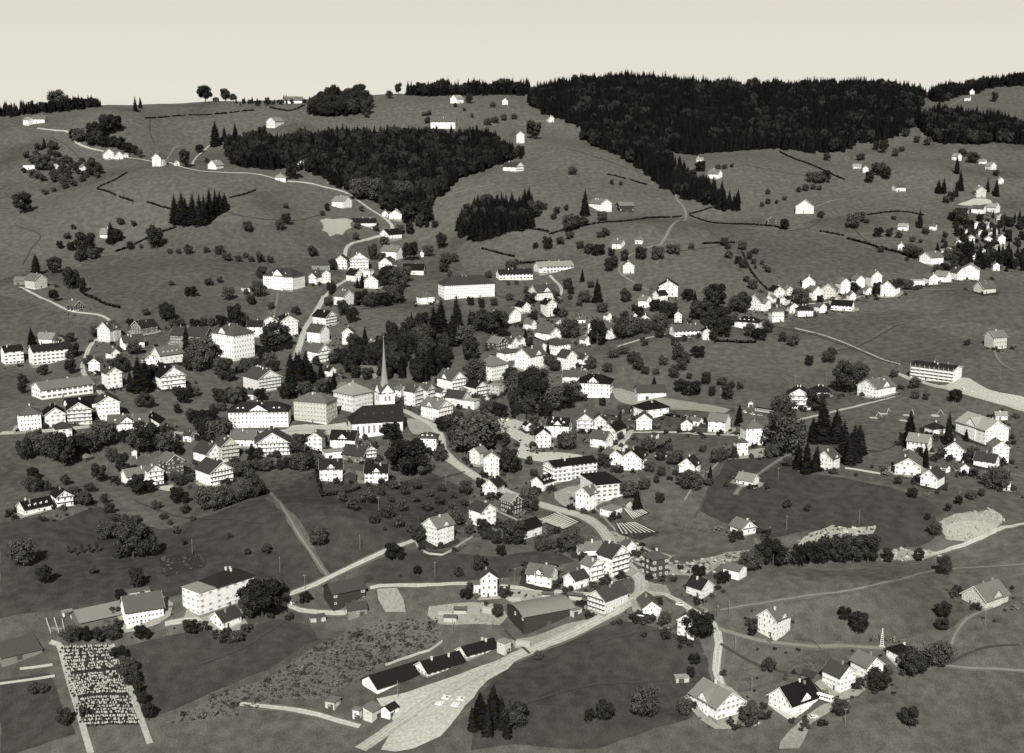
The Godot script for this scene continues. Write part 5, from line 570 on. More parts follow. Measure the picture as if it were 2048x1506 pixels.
const PATCHES = [
	["gravel_yard", 3, [-63.2,-587.5, -49.9,-589.9, -33.9,-597.5, -15.4,-610.1, -5.8,-615.7, 3.9,-621.8, -2.1,-606.3, -11.5,-595, -18.1,-578.1, -24.4,-564.9, -31.6,-551.3, -42.2,-545.2, -57.7,-548.2, -52.7,-566.6]],
	["churchyard_square", 3, [-159.8,-957.7, -140.1,-960.5, -122.6,-966.2, -117.7,-955.4, -120.2,-946.2, -151.6,-939.5, -164.9,-933.7]],
	["churchyard_square", 2, [-76.9,-974.1, -63.7,-964.5, -55.4,-946, -59.2,-936.4, -71.4,-942.7]],
	["gravel_yard", 3, [-12.4,-963.5, 5.9,-975.4, 20,-975.2, 22.1,-953.7, 16.9,-923.8, 12.4,-902.8, 29.5,-898.5, 49.5,-887.7, 32.3,-881.2, 12.2,-887, 2,-892.9, 5.6,-918.7, -8.6,-940.5]],
	["factory_yard", 2, [27.3,-828.4, 43.6,-836, 48.9,-817.3, 41.8,-798.2, 29.9,-809.3]],
	["gravel_terrace", 4, [-231,-1630.3, -224.9,-1638.8, -215.4,-1640.1, -203.3,-1650.1, -193.6,-1649.9, -195.9,-1637.6, -193.1,-1628.3, -199.3,-1614.4, -199.9,-1599.1, -207.6,-1595.5, -212.6,-1579.3, -217.4,-1594.2, -224.4,-1598, -224.2,-1614.7]],
	["rubble_ground", 2, [60.7,-726.4, 76.8,-718.6, 91.8,-704.9, 112.3,-713.9, 133.3,-723.6, 131,-710.4, 113.1,-701.1, 103.4,-689.6, 85,-692.9, 72.4,-701.3, 64.4,-710.3]],
	["rubble_ground", 4, [157.8,-727, 165.9,-739.1, 171.7,-746.4, 178.6,-751.6, 186.5,-758.2, 196.5,-753.5, 212.6,-757.5, 208,-747.5, 200.2,-744.8, 190.3,-739.3, 181.3,-737.4, 174.5,-732.3, 165.5,-723.1]],
	["rubble_ground", 2, [204.2,-715.6, 216.9,-731.8, 235.3,-736.1, 242.6,-732.2, 228.8,-723.4]],
	["gravel_pit", 4, [250,-758, 266,-762.9, 288.1,-779.2, 287.7,-761.1, 275.2,-742.1, 257.8,-736.3, 249,-740]],
	["farm_yard", 2, [135.9,-569.6, 126.9,-552.4, 118.3,-553.4, 125.3,-566.7, 141.3,-579, 150.9,-581.5, 155,-579.3, 144.6,-573.3]],
	["building_site", 3, [320.9,-1110.9, 337.6,-1069.3, 346.2,-1058, 367.7,-1075.6, 374.7,-1036.5, 397.1,-1012.4, 388.6,-988.6, 360.6,-1029.3, 337.3,-1054.9, 321.9,-1099.3]],
	["building_site", 3, [560.7,-1708.9, 581.3,-1728.4, 589.5,-1734.3, 607.1,-1735.2, 607.9,-1720.5, 593.3,-1710.8, 576.7,-1702.3]],
	["station_forecourt", 2, [81.6,-1074.5, 99,-1064.3, 121.2,-1046.6, 151.7,-1010.8, 163.5,-988.7, 158.2,-978.9, 125.1,-1012.1, 108.1,-1033.3, 85.8,-1048.4]],
	["sawmill_yard", 2, [-1,-633.4, 9,-635.4, 26.7,-643.4, 36.8,-645.1, 46.8,-643.6, 26.3,-633.2, 8.8,-623.2, 1.5,-625]],
	["school_yard", 2, [-171.3,-635.8, -164.8,-639.7, -164,-647.5, -157.2,-645, -151.8,-642.8, -167.3,-634.3]],
	["stubble_plot", 2, [-71.8,-678.5, -60.6,-680, -54.8,-662, -65.1,-661.7]],
	["garden_plot", 1, [-193.7,-709.8, -175.6,-717.5, -165.7,-693.2, -183.6,-682.8]],
	["garden_plot", 1, [-2.4,-674.9, 14.7,-674.9, 40.6,-667.9, 32.5,-661.8, 9.4,-666.2]],
	["kitchen_garden", 1, [14.5,-786.5, 28,-800.7, 41.2,-775, 30.5,-760.2]],
	["kitchen_garden", 1, [67.1,-789.1, 71.6,-796.1, 82.6,-777.3, 71.5,-769.7]],
	["kitchen_garden", 1, [60.9,-766.6, 72.8,-767.9, 85.5,-748.4, 73,-738, 62.3,-747.2]],
	["courtyard", 2, [154.6,-888.4, 162.1,-893.4, 174.6,-896.5, 170,-880.1, 156.6,-880.4]],
	["courtyard", 3, [-215.5,-827, -231.1,-838.4, -228.6,-847.3, -218.9,-841]],
	["rough_ground", 0, [-115.4,-604.2, -99.6,-628, -84.9,-648.7, -62.5,-655.4, -37,-657.6, -35,-642.4, -44.5,-632.7, -62.3,-623.2, -76.9,-601.4, -89.3,-587.5, -107.9,-587.5, -134.5,-570.3, -155.8,-565.1, -139.9,-585.1]],
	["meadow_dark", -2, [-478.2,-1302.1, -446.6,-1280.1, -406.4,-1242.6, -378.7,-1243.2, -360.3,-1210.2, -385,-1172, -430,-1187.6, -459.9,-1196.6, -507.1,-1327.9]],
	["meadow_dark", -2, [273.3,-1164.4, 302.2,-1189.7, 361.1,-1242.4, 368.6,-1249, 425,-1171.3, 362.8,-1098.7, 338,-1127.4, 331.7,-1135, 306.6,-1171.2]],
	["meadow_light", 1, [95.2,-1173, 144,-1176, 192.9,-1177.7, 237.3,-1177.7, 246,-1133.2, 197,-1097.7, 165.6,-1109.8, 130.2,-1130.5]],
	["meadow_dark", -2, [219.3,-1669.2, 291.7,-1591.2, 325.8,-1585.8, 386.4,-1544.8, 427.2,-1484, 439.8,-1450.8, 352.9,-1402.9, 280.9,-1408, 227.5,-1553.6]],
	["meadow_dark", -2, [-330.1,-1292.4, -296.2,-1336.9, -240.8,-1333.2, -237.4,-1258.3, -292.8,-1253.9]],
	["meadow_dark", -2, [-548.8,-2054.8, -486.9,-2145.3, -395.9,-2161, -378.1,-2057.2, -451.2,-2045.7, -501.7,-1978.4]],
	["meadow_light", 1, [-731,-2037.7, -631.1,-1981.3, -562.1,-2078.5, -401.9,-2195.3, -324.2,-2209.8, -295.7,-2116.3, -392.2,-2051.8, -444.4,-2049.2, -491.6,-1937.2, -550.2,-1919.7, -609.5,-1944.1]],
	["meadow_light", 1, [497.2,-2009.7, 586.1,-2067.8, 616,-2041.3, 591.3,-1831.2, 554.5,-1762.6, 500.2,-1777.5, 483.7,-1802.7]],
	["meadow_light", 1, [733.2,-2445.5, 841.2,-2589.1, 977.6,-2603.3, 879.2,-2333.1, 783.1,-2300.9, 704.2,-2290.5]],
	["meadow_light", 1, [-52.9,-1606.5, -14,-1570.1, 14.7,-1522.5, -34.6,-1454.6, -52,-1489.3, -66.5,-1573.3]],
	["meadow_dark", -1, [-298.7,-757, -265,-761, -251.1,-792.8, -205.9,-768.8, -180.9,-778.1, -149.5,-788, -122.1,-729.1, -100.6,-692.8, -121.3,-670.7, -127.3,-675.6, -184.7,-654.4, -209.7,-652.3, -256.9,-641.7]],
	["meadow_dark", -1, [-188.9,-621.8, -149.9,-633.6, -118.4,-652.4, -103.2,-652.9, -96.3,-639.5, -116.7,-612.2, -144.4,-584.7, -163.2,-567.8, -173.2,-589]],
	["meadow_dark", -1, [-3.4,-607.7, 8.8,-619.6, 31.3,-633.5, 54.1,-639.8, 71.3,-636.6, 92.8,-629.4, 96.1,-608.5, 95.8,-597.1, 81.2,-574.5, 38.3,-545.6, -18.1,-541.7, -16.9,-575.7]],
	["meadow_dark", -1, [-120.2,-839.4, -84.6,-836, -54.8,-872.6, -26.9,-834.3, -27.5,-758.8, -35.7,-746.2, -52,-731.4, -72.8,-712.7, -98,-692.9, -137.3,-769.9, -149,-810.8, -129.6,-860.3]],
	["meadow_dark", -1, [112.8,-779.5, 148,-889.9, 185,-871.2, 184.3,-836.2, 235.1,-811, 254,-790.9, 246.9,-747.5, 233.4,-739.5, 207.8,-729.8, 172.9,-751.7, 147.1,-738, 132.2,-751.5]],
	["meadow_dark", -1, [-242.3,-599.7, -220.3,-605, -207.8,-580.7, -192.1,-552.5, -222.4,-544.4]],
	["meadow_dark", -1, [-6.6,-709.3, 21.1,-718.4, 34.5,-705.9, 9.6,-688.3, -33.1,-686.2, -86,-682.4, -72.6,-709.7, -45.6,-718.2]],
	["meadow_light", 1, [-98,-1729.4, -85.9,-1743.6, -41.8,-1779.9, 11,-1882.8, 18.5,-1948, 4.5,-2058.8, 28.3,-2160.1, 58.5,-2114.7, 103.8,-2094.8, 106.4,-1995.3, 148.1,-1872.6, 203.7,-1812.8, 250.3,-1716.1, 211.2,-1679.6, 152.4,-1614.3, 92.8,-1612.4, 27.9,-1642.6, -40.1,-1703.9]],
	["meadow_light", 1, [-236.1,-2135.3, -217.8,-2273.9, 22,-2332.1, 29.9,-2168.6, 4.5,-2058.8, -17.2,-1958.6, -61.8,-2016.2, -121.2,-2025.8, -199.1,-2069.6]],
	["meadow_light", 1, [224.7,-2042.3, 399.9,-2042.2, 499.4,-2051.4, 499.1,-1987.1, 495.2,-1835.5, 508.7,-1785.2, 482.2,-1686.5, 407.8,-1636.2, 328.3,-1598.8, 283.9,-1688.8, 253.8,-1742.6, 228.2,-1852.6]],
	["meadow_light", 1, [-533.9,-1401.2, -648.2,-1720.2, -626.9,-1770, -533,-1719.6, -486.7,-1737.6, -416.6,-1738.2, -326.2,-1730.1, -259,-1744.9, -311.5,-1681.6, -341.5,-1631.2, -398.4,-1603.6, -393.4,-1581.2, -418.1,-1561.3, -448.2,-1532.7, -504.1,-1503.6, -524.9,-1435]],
	["rubble_ground", 2, [57.5,-752.6, 64.9,-744, 77.5,-725.4, 89,-715.6, 83.8,-706.7, 71.8,-709.4, 62.8,-717.8, 58.7,-729.7]],
	["farm_yard", 2, [70.9,-685.8, 80.9,-679.7, 83.5,-668, 71.3,-663.2]],
	["timber_yard", 2, [-3.7,-675.8, 19.9,-673, 38,-667.3, 29.8,-659.2, 4.1,-663.1, -3.6,-667.8]],
	["timber_yard", 2, [-42.6,-665.4, -6.2,-663.1, -6.1,-647.3, -36.7,-650.5]],
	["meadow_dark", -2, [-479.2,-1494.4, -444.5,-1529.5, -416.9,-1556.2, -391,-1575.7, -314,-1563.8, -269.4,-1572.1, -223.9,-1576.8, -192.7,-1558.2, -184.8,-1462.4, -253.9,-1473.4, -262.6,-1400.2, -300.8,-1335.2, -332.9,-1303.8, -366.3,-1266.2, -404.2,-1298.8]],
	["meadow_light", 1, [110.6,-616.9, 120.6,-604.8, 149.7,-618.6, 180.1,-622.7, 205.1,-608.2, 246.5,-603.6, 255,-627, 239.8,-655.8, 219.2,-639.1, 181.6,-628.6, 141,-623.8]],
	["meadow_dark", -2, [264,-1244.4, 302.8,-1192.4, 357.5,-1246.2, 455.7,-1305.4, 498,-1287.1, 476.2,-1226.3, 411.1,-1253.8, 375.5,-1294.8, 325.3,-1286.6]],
]
const HEDGES = [
	[-550.3,-2060.9, -540.3,-2086.3],
	[-538.4,-2090.5, -526.5,-2116.4],
	[-524.3,-2123.2, -507.9,-2141.8],
	[-503,-2147.6, -471.2,-2163.5],
	[-467.8,-2166.3, -448.5,-2168.3],
	[-445,-2170.7, -429.9,-2174.1],
	[-425.8,-2173.4, -406.3,-2175.4],
	[-510.7,-1676.8, -479,-1644.4],
	[-473,-1640.2, -453.4,-1629.5],
	[-436.9,-1628.2, -402.7,-1609.5],
	[-513.1,-1685, -499.9,-1705.1, -493.1,-1749],
	[-339.3,-1635.5, -325.1,-1655.7, -316.7,-1683.4],
	[44.4,-1581.6, 103.9,-1598.9, 149.8,-1586.2, 193.5,-1660.2],
	[197.7,-1664.9, 210.6,-1679.1],
	[220.9,-1692.5, 255.2,-1715.2],
	[221.5,-1687.3, 258.9,-1646.1, 323.3,-1588.2],
	[127.2,-1815.9, 152.5,-1815.6],
	[158.6,-1815.8, 180.1,-1809.5],
	[213.1,-1510.6, 254.1,-1539.1],
	[396.3,-2023.1, 414.7,-1900.5, 444.8,-1820.4],
	[430.9,-1643.8, 479.1,-1674.9, 505.4,-1659.1],
	[357.7,-1570.8, 383.8,-1558.2],
	[384.3,-1548.1, 405.3,-1528.6, 441.6,-1476.5],
	[-34.1,-1560.1, 3.4,-1532.7],
	[18.4,-1603.1, 44.6,-1587.1],
	[-449.5,-1531.2, -418.1,-1561.3, -388.4,-1571.9],
	[-433.5,-1346.2, -396.4,-1288.5, -371.7,-1272],
	[-179.1,-783.6, -165.2,-790.4, -151.5,-807.4],
	[-129.6,-864.9, -123.3,-833.4, -116.5,-800.7],
	[-116.5,-800.7, -104.2,-813.2, -95.7,-826.7],
	[39.5,-1496.9, 47.8,-1497.3, 64.3,-1492.5],
	[9,-1513.8, 39.7,-1504.6],
	[180,-1180.9, 203,-1185.4, 220.5,-1195.9],
	[94,-892.3, 106.2,-910.5, 110.9,-921.4],
	[146.8,-881.8, 153.4,-881.1],
	[98.6,-1015.2, 112.1,-998.2, 124.7,-977.4],
	[256.2,-1499.3, 253.4,-1432.6, 261.7,-1374.4],
	[-385.3,-2191.7, -349,-2163.1, -330.9,-2200.6],
]
const WOODS = {
	"forest_hill": [28.8,-2199.1, 59.4,-2147.7, 108.1,-2103.8, 110.7,-2050.3, 132,-1942.7, 162.6,-1882.3, 197.8,-1820.1, 220.9,-1735.2, 250.8,-1719.9, 280.3,-1685.7, 286.9,-1708.4, 266.8,-1743.9, 247.4,-1791.5, 228.2,-1852.6, 215.6,-1926.2, 223.1,-2048.5, 340.6,-2043.6, 401.2,-2048.9, 428.7,-2036.2, 500.5,-2056.3, 520.5,-2093.6, 566.3,-2108, 598.3,-2127.7, 645.8,-2195.1, 715,-2428.9, 763.3,-2548.9, 678,-2542.1, 556.4,-2492.5, 442.7,-2462.8, 355.1,-2475.2, 265.6,-2478.3, 184.9,-2479.5, 91.8,-2389.3, 38.3,-2296.8],
	"gully_wood": [-422.4,-2032.9, -389.4,-2036.5, -346.7,-1982, -308,-1990.1, -252.6,-2011.9, -194.5,-2019.6, -127.5,-2009.2, -68.8,-2006.9, -35.5,-1983.3, -17,-1944, 14.5,-1891.6, -16.3,-1859.9, -61.8,-1792.9, -89.2,-1745.4, -108.2,-1707.6, -99.8,-1668.2, -117,-1676.2, -139.4,-1686.7, -161.2,-1723.3, -186.7,-1756, -211.6,-1777.4, -237.4,-1776.5, -259,-1792.9, -288.4,-1814.3, -315.7,-1780.4, -353.9,-1776.1, -388.8,-1891.2],
	"ridge_wood": [651.4,-2226.6, 702.1,-2255.4, 765.5,-2247.7, 795.1,-2214.3, 840.9,-2164, 794.3,-2040.1, 735.4,-2064.2, 705.4,-2064.3, 647.2,-2071, 645.2,-2156.4],
	"far_ridge_wood": [771.5,-2545, 855,-2678, 912.7,-2721, 972.1,-2750.9, 1072.8,-2781.2, 1031.7,-2672.7, 942.2,-2692.8, 807,-2539.6, 751.4,-2461.3],
	"crest_wood": [-183.5,-2311.3, -122.2,-2340.8, -54.2,-2336.3, 31,-2374.2, 31.6,-2295.8, -53.2,-2292.9, -134.5,-2260.3],
	"west_crest_wood": [-862.2,-2188.2, -782.3,-2187.4, -728.4,-2218, -674.1,-2252.6, -662.6,-2227.6, -715,-2176.1, -769.3,-2149.8, -843.3,-2138.5],
	"beech_grove": [-315.6,-2160.5, -303.4,-2234.5, -263.2,-2238, -230.8,-2199.7, -225.3,-2143.9, -258.8,-2130.2, -296.3,-2121.2],
	"spruce_clump": [-71,-1656.2, -39.3,-1666.1, 23,-1643.7, 25.6,-1611.6, -2.4,-1597.8, -37.6,-1587, -59.7,-1631.3],
	"church_wood": [-141.5,-1124.2, -134.2,-1174.5, -118.4,-1195.2, -88.8,-1221.1, -68.9,-1192.7, -53,-1136.1, -53.1,-1090, -66.9,-1079.2, -95.8,-1084.4, -124.7,-1087],
	"village_copse": [518.7,-1592.4, 552.6,-1634.4, 630.4,-1649, 556.2,-1444.3, 519.1,-1453.6, 470.2,-1435.8, 486.7,-1506.7],
	"orchard_scatter": [-686.7,-1949.6, -631,-1909.1, -577.5,-1868.8, -540.7,-1755.8, -596.2,-1775.8, -640.9,-1812],
	"ridge_copse": [-452.4,-2249.2, -396.1,-2254.5, -330.6,-2254.4, -321.6,-2220, -388.4,-2209.8, -446.7,-2220.4],
}
const SPOT = {
	"church": Vector2(-97.7, -944),
	"tower": Vector2(-93.9, -973.7),
	"mast": Vector2(181.6, -625.6),
	"bus": Vector2(144, -582.2),
	"car": Vector2(136.9, -572.2),
	"lorry": Vector2(86, -656.2),
	"train": Vector2(191.8, -983.7),
}
const POLES = [-84,-713.9, -78.8,-767.6, -125,-693.8, 108.8,-620.8, 112,-591.2, 159.2,-751.7, 169.3,-830.8, 203,-758.8, 237.3,-640.9, 148.7,-561.9, 103.3,-642.4, 109.6,-645.9, -242.6,-902.9, -176.9,-714.6, -42.7,-843.1, 22.2,-837.9, 36,-806.4, -53.1,-586.6, -30,-643, -10.1,-641.8, -411.1,-1242.6, 97.7,-651.1, 390.7,-1060.5, 353.8,-1109.7, 325.3,-1116.2, 261.9,-1104.3, 230,-1075.5, 91.7,-1089.5, 161.5,-1025.2, 1.6,-681.8, -41.4,-691.8, -109.6,-679.8]
const CARS = [-8.1,-968.9, -2.9,-970.5, 5.9,-975.4, 130.2,-930.2, 172.6,-978.7, 177.7,-973.3, 164.8,-985.1, 182.8,-971.3, 360.9,-1036, 356.2,-1044.6, -59.4,-940.4, 122.2,-981.6, 128.7,-974.7, 107.9,-993.9]
const PADS = [-30.3,-581.2, -23.3,-578.3, -33.1,-576.6, -25.7,-573.7]
const LUMBER = [-34.2,-658.2, -26.5,-657.9, -19.5,-657.2, -12.3,-657.6, -31.4,-652, -22.2,-651.2, 5.4,-627.3, 18.5,-668, 26.2,-665.3, 1.6,-667.8, 32.7,-665.1, 43.3,-648.5]
const RAIL = [68,-1084.2, 81.6,-1074.5, 121,-1044.6, 165.1,-998.8, 197.6,-971, 221.9,-947.6, 239,-928.9, 276.9,-878.3, 319.4,-846.7, 338.2,-836.3]
const GRAVES = [-221.6,-624.4, -196.3,-623.8, -165.9,-562.8, -190.2,-557.3]
const CEMETERY_PATHS = [[-227.1,-626.5, -222.3,-625, -214.9,-610.6, -200.5,-579.6, -187.7,-552.5, -181.8,-541], [-196.2,-623.4, -183.1,-599.9, -170.4,-573.9, -158.8,-550.5]]
const WALLS = [[-233.5,-640.8, -228.1,-631.4], [-229.8,-641.7, -224.4,-632.1], [-225.6,-641.2, -221.5,-632.2], [-235.3,-607.1, -221,-610.9], [-54.5,-726.2, -51.7,-717.7, -38.3,-712.2, -22.5,-736.5], [273.2,-1290.6, 289.3,-1298.1, 306.5,-1310.4], [105.3,-792.3, 144.7,-890.6], [265.8,-1253.5, 303.4,-1195, 331.7,-1135], [-61.9,-621.1, -46.1,-630.5, -40.7,-631.7, -34.8,-637.5], [-114.2,-924.5, -108.5,-937], [96.7,-885.5, 113.5,-884.5], [35.2,-826.2, 48.2,-804.4, 59.9,-754], [-241,-596, -217,-602], [215.7,-846.9, 236,-837.7]]
const FENCES = [[-193.7,-709.8, -175.6,-717.5, -165.7,-693.2, -183.6,-682.8, -193.7,-709.8], [108.4,-769.1, 123.9,-816.3, 144.7,-890.6], [264.6,-1259.3, 296.3,-1203.2, 330.9,-1147.3], [65.6,-789.7, 95.4,-758.8, 119.5,-744.2, 129.6,-735.6], [149.9,-619.4, 147.2,-624.3, 138.9,-625.7], [-75.2,-680.2, -57,-684.8, -31.7,-685]]
const BOUNDARIES = [[-583.6,-1589.9, -540.3,-1547.8, -538.4,-1510.5, -532.3,-1464.2], [269.8,-1164.4, 312.4,-1195, 361.1,-1242.4], [-115.4,-804, -81.3,-834.9, -53.8,-855.7, -31.2,-868.3], [150.4,-1470.3, 195.7,-1483.5, 253.4,-1534.8], [325.2,-1582.5, 349.7,-1588.6, 366.4,-1612.1], [-151.1,-1287.3, -124.4,-1311, -94,-1332.5], [-3.5,-641.9, 8.8,-619.6], [38.3,-624.7, 68.5,-633.9, 94.3,-640.7], [-0.9,-565.6, 29.2,-585.6, 60.4,-597.7, 89.7,-604.9], [102.1,-625.2, 118.8,-608.5, 136.4,-600.7], [-543.9,-2064.7, -533.3,-2020.7, -516.5,-1986.6], [-187.7,-1946.1, -180.7,-1946.8], [81.1,-1912.8, 140.6,-1864.8, 186.6,-1844], [402.7,-1614.5, 402.3,-1563.1, 411.9,-1510.4], [240.5,-1269.2, 264,-1244.4, 301.9,-1188.4, 331.7,-1135], [-117.7,-648.4, -133.4,-624.2, -149.9,-610.2], [-234.9,-811, -186.1,-774.1, -143.8,-740], [15.4,-1607.3, 50.2,-1579.7], [-33,-1382.6, 7.9,-1326], [209.6,-923.5, 251.5,-895.6, 265.6,-910], [210.7,-611, 227.9,-620, 249.8,-626.4], [311,-1862.9, 362.2,-1843.5, 415.4,-1838.9], [-670.3,-1988.8, -597.2,-1889, -561.4,-1791.5], [-361.5,-1626.6, -323.4,-1583.1, -272.4,-1590.9, -233.4,-1648.6]]
const SWATHS = [[151.9,-1100.6, 226.3,-1120.4, 222.5,-1039.1, 158.4,-1058.2], [104.8,-610.8, 143.8,-613.9, 145.7,-600.3, 106.6,-591.4], [192.7,-713.8, 237.2,-732.9, 236.4,-711.5, 187.2,-672], [440.2,-1398.3, 532.9,-1409.5, 474.7,-1248.4, 389.2,-1243.1], [343.5,-1504.7, 414.6,-1437.9, 341.8,-1355.7, 280.9,-1408], [-446.1,-2021.3, -297.5,-1919.1, -301.3,-1771.6, -409.1,-1790.4], [189.2,-927.5, 262.3,-910.6, 282,-983, 228.1,-975.4]]
const PITS = [267.9,-976.4, 278.5,-988.2, 288.6,-970.7, 294.8,-984.8, 316.8,-986]

const STEP = 10.0
const GX = -1300.0
const GZ = -3300.0
const NX = 260
const NZ = 300
var grid := PackedFloat32Array()
var M := {}
var rng := RandomNumberGenerator.new()
var taken := {}
var crowns := {}
var trunks := {}
var window_mesh := {}

# ---------------------------------------------------------------- helpers
func grey(v: float, warm := 0.9) -> Color:
	return Color(v, v * 1.0, v * warm).linear_to_srgb()

func numbered(called: String) -> String:
	var n: int = taken.get(called, 0)
	taken[called] = n + 1
	return called if n == 0 else "%s_%03d" % [called, n]

func mark(o: Node, label: String, category: String, group := "") -> void:
	o.set_meta("label", label)
	o.set_meta("category", category)
	if group != "":
		o.set_meta("group", group)

func thing(called: String, label: String, category: String, at: Vector3, turn := 0.0, group := "") -> Node3D:
	var o := Node3D.new()
	o.name = numbered(called)
	add_child(o, true)
	o.position = at
	o.rotation.y = turn
	mark(o, label, category, group)
	return o

func part(called: String, mesh: Mesh, mat: Material, parent: Node, xf := Transform3D.IDENTITY) -> MeshInstance3D:
	var m := MeshInstance3D.new()
	m.name = called
	m.mesh = mesh
	if mat:
		m.material_override = mat
	m.transform = xf
	parent.add_child(m, true)
	return m

func begin() -> SurfaceTool:
	var st := SurfaceTool.new()
	st.begin(Mesh.PRIMITIVE_TRIANGLES)
	st.set_smooth_group(-1)
	return st

func done(st: SurfaceTool) -> ArrayMesh:
	st.generate_normals()
	return st.commit()

func tri(st: SurfaceTool, a: Vector3, b: Vector3, c: Vector3) -> void:
	st.add_vertex(a)
	st.add_vertex(b)
	st.add_vertex(c)

func quad(st: SurfaceTool, a: Vector3, b: Vector3, c: Vector3, d: Vector3) -> void:
	tri(st, a, b, c)
	tri(st, a, c, d)

func box(st: SurfaceTool, c: Vector3, s: Vector3, b := Basis.IDENTITY) -> void:
	var h := s * 0.5
	var p := []
	for k in 8:
		p.append(c + b * Vector3(h.x if k & 1 else -h.x, h.y if k & 2 else -h.y, h.z if k & 4 else -h.z))
	quad(st, p[0], p[2], p[3], p[1])
	quad(st, p[5], p[7], p[6], p[4])
	quad(st, p[4], p[6], p[2], p[0])
	quad(st, p[1], p[3], p[7], p[5])
	quad(st, p[2], p[6], p[7], p[3])
	quad(st, p[4], p[0], p[1], p[5])

func prism(st: SurfaceTool, pts: PackedVector2Array, z0: float, z1: float, b := Basis.IDENTITY, o := Vector3.ZERO) -> void:
	var n := pts.size()
	for i in n:
		var p := pts[i]
		var q := pts[(i + 1) % n]
		quad(st, o + b * Vector3(p.x, p.y, z0), o + b * Vector3(q.x, q.y, z0), o + b * Vector3(q.x, q.y, z1), o + b * Vector3(p.x, p.y, z1))
	var t := Geometry2D.triangulate_polygon(pts)
	for i in range(0, t.size(), 3):
		var a := pts[t[i]]
		var c := pts[t[i + 1]]
		var d := pts[t[i + 2]]
		tri(st, o + b * Vector3(a.x, a.y, z1), o + b * Vector3(c.x, c.y, z1), o + b * Vector3(d.x, d.y, z1))
		tri(st, o + b * Vector3(d.x, d.y, z0), o + b * Vector3(c.x, c.y, z0), o + b * Vector3(a.x, a.y, z0))

func tube(st: SurfaceTool, a: Vector3, b: Vector3, r0: float, r1: float, n := 6) -> void:
	var d := (b - a).normalized()
	var u := d.cross(Vector3(0.31, 0.2, 0.93)).normalized()
	var v := d.cross(u)
	for i in n:
		var p := TAU * i / n
		var q := TAU * (i + 1) / n
		var e := u * cos(p) + v * sin(p)
		var f := u * cos(q) + v * sin(q)
		quad(st, a + e * r0, b + e * r1, b + f * r1, a + f * r0)
		tri(st, b, b + f * r1, b + e * r1)

func noise_image(seed_: int, freq: float, size: int, lo: float, hi: float, octaves := 4) -> ImageTexture:
	var n := FastNoiseLite.new()
	n.seed = seed_
	n.frequency = freq
	n.fractal_octaves = octaves
	var src := n.get_seamless_image(size, size)
	src.convert(Image.FORMAT_L8)
	var data := src.get_data()
	for i in data.size():
		data[i] = clampi(int(255.0 * lerpf(lo, hi, data[i] / 255.0)), 0, 255)
	var im := Image.create_from_data(size, size, false, Image.FORMAT_L8, data)
	im.convert(Image.FORMAT_RGB8)
	im.generate_mipmaps()
	return ImageTexture.create_from_image(im)

func plain(v: float, rough := 0.9, tex: Texture2D = null, scale := 0.3, warm := 0.9) -> StandardMaterial3D:
	var m := StandardMaterial3D.new()
	m.albedo_color = grey(v, warm)
	m.roughness = rough
	m.metallic_specular = 0.08 if rough >= 0.7 else 0.5
	if tex:
		m.albedo_texture = tex
		m.uv1_triplanar = true
		m.uv1_world_triplanar = true
		m.uv1_scale = Vector3.ONE * scale
	return m

# ---------------------------------------------------------------- terrain
func build_heights() -> void:
	var k := 3
	var cx := NX / k + 4
	var cz := NZ / k + 4
	var coarse := PackedFloat32Array()
	coarse.resize(cx * cz)
	var hx := PackedFloat32Array()
	var hz := PackedFloat32Array()
	var hw := PackedFloat32Array()
	for i in range(0, HILL.size(), 3):
		hx.append(HILL[i])
		hz.append(HILL[i + 1])
		hw.append(HILL[i + 2])
	for j in cz:
		for i in cx:
			var x := (GX + (i - 1) * STEP * k) / 1000.0
			var z := (GZ + (j - 1) * STEP * k) / 1000.0
			var s: float = HILL_PLANE[0] + HILL_PLANE[1] * x + HILL_PLANE[2] * z
			for q in hx.size():
				var dx := x - hx[q]
				var dz := z - hz[q]
				var r2 := dx * dx + dz * dz
				if r2 > 1e-9:
					s += hw[q] * r2 * log(r2)
			coarse[j * cx + i] = s
	var n := FastNoiseLite.new()
	n.seed = 3
	n.frequency = 0.009
	n.fractal_octaves = 4
	grid.resize((NX + 1) * (NZ + 1))
	for j in NZ + 1:
		var jj := j / k
		var tj := float(j % k) / k
		for i in NX + 1:
			var ii := i / k
			var ti := float(i % k) / k
			var r := [0.0, 0.0, 0.0, 0.0]
			for a in 4:
				var o := (jj + a) * cx + ii
				r[a] = cubic_interpolate(coarse[o + 1], coarse[o + 2], coarse[o], coarse[o + 3], ti)
			var x := GX + i * STEP
			var z := GZ + j * STEP
			grid[j * (NX + 1) + i] = cubic_interpolate(r[1], r[2], r[0], r[3], tj) + 2.2 * n.get_noise_2d(x, z)
	for b in range(0, KNOLLS.size(), 4):
		var bx: float = KNOLLS[b]
		var bz: float = KNOLLS[b + 1]
		var rad: float = KNOLLS[b + 3]
		var reach := int(rad * 3.0 / STEP) + 1
		var ci := int((bx - GX) / STEP)
		var cj := int((bz - GZ) / STEP)
		for j in range(maxi(cj - reach, 0), mini(cj + reach, NZ) + 1):
			for i in range(maxi(ci - reach, 0), mini(ci + reach, NX) + 1):
				var dx := GX + i * STEP - bx
				var dz := GZ + j * STEP - bz
				grid[j * (NX + 1) + i] += KNOLLS[b + 2] * exp(-(dx * dx + dz * dz) / (rad * rad))

func gh(i: int, j: int) -> float:
	return grid[clampi(j, 0, NZ) * (NX + 1) + clampi(i, 0, NX)]

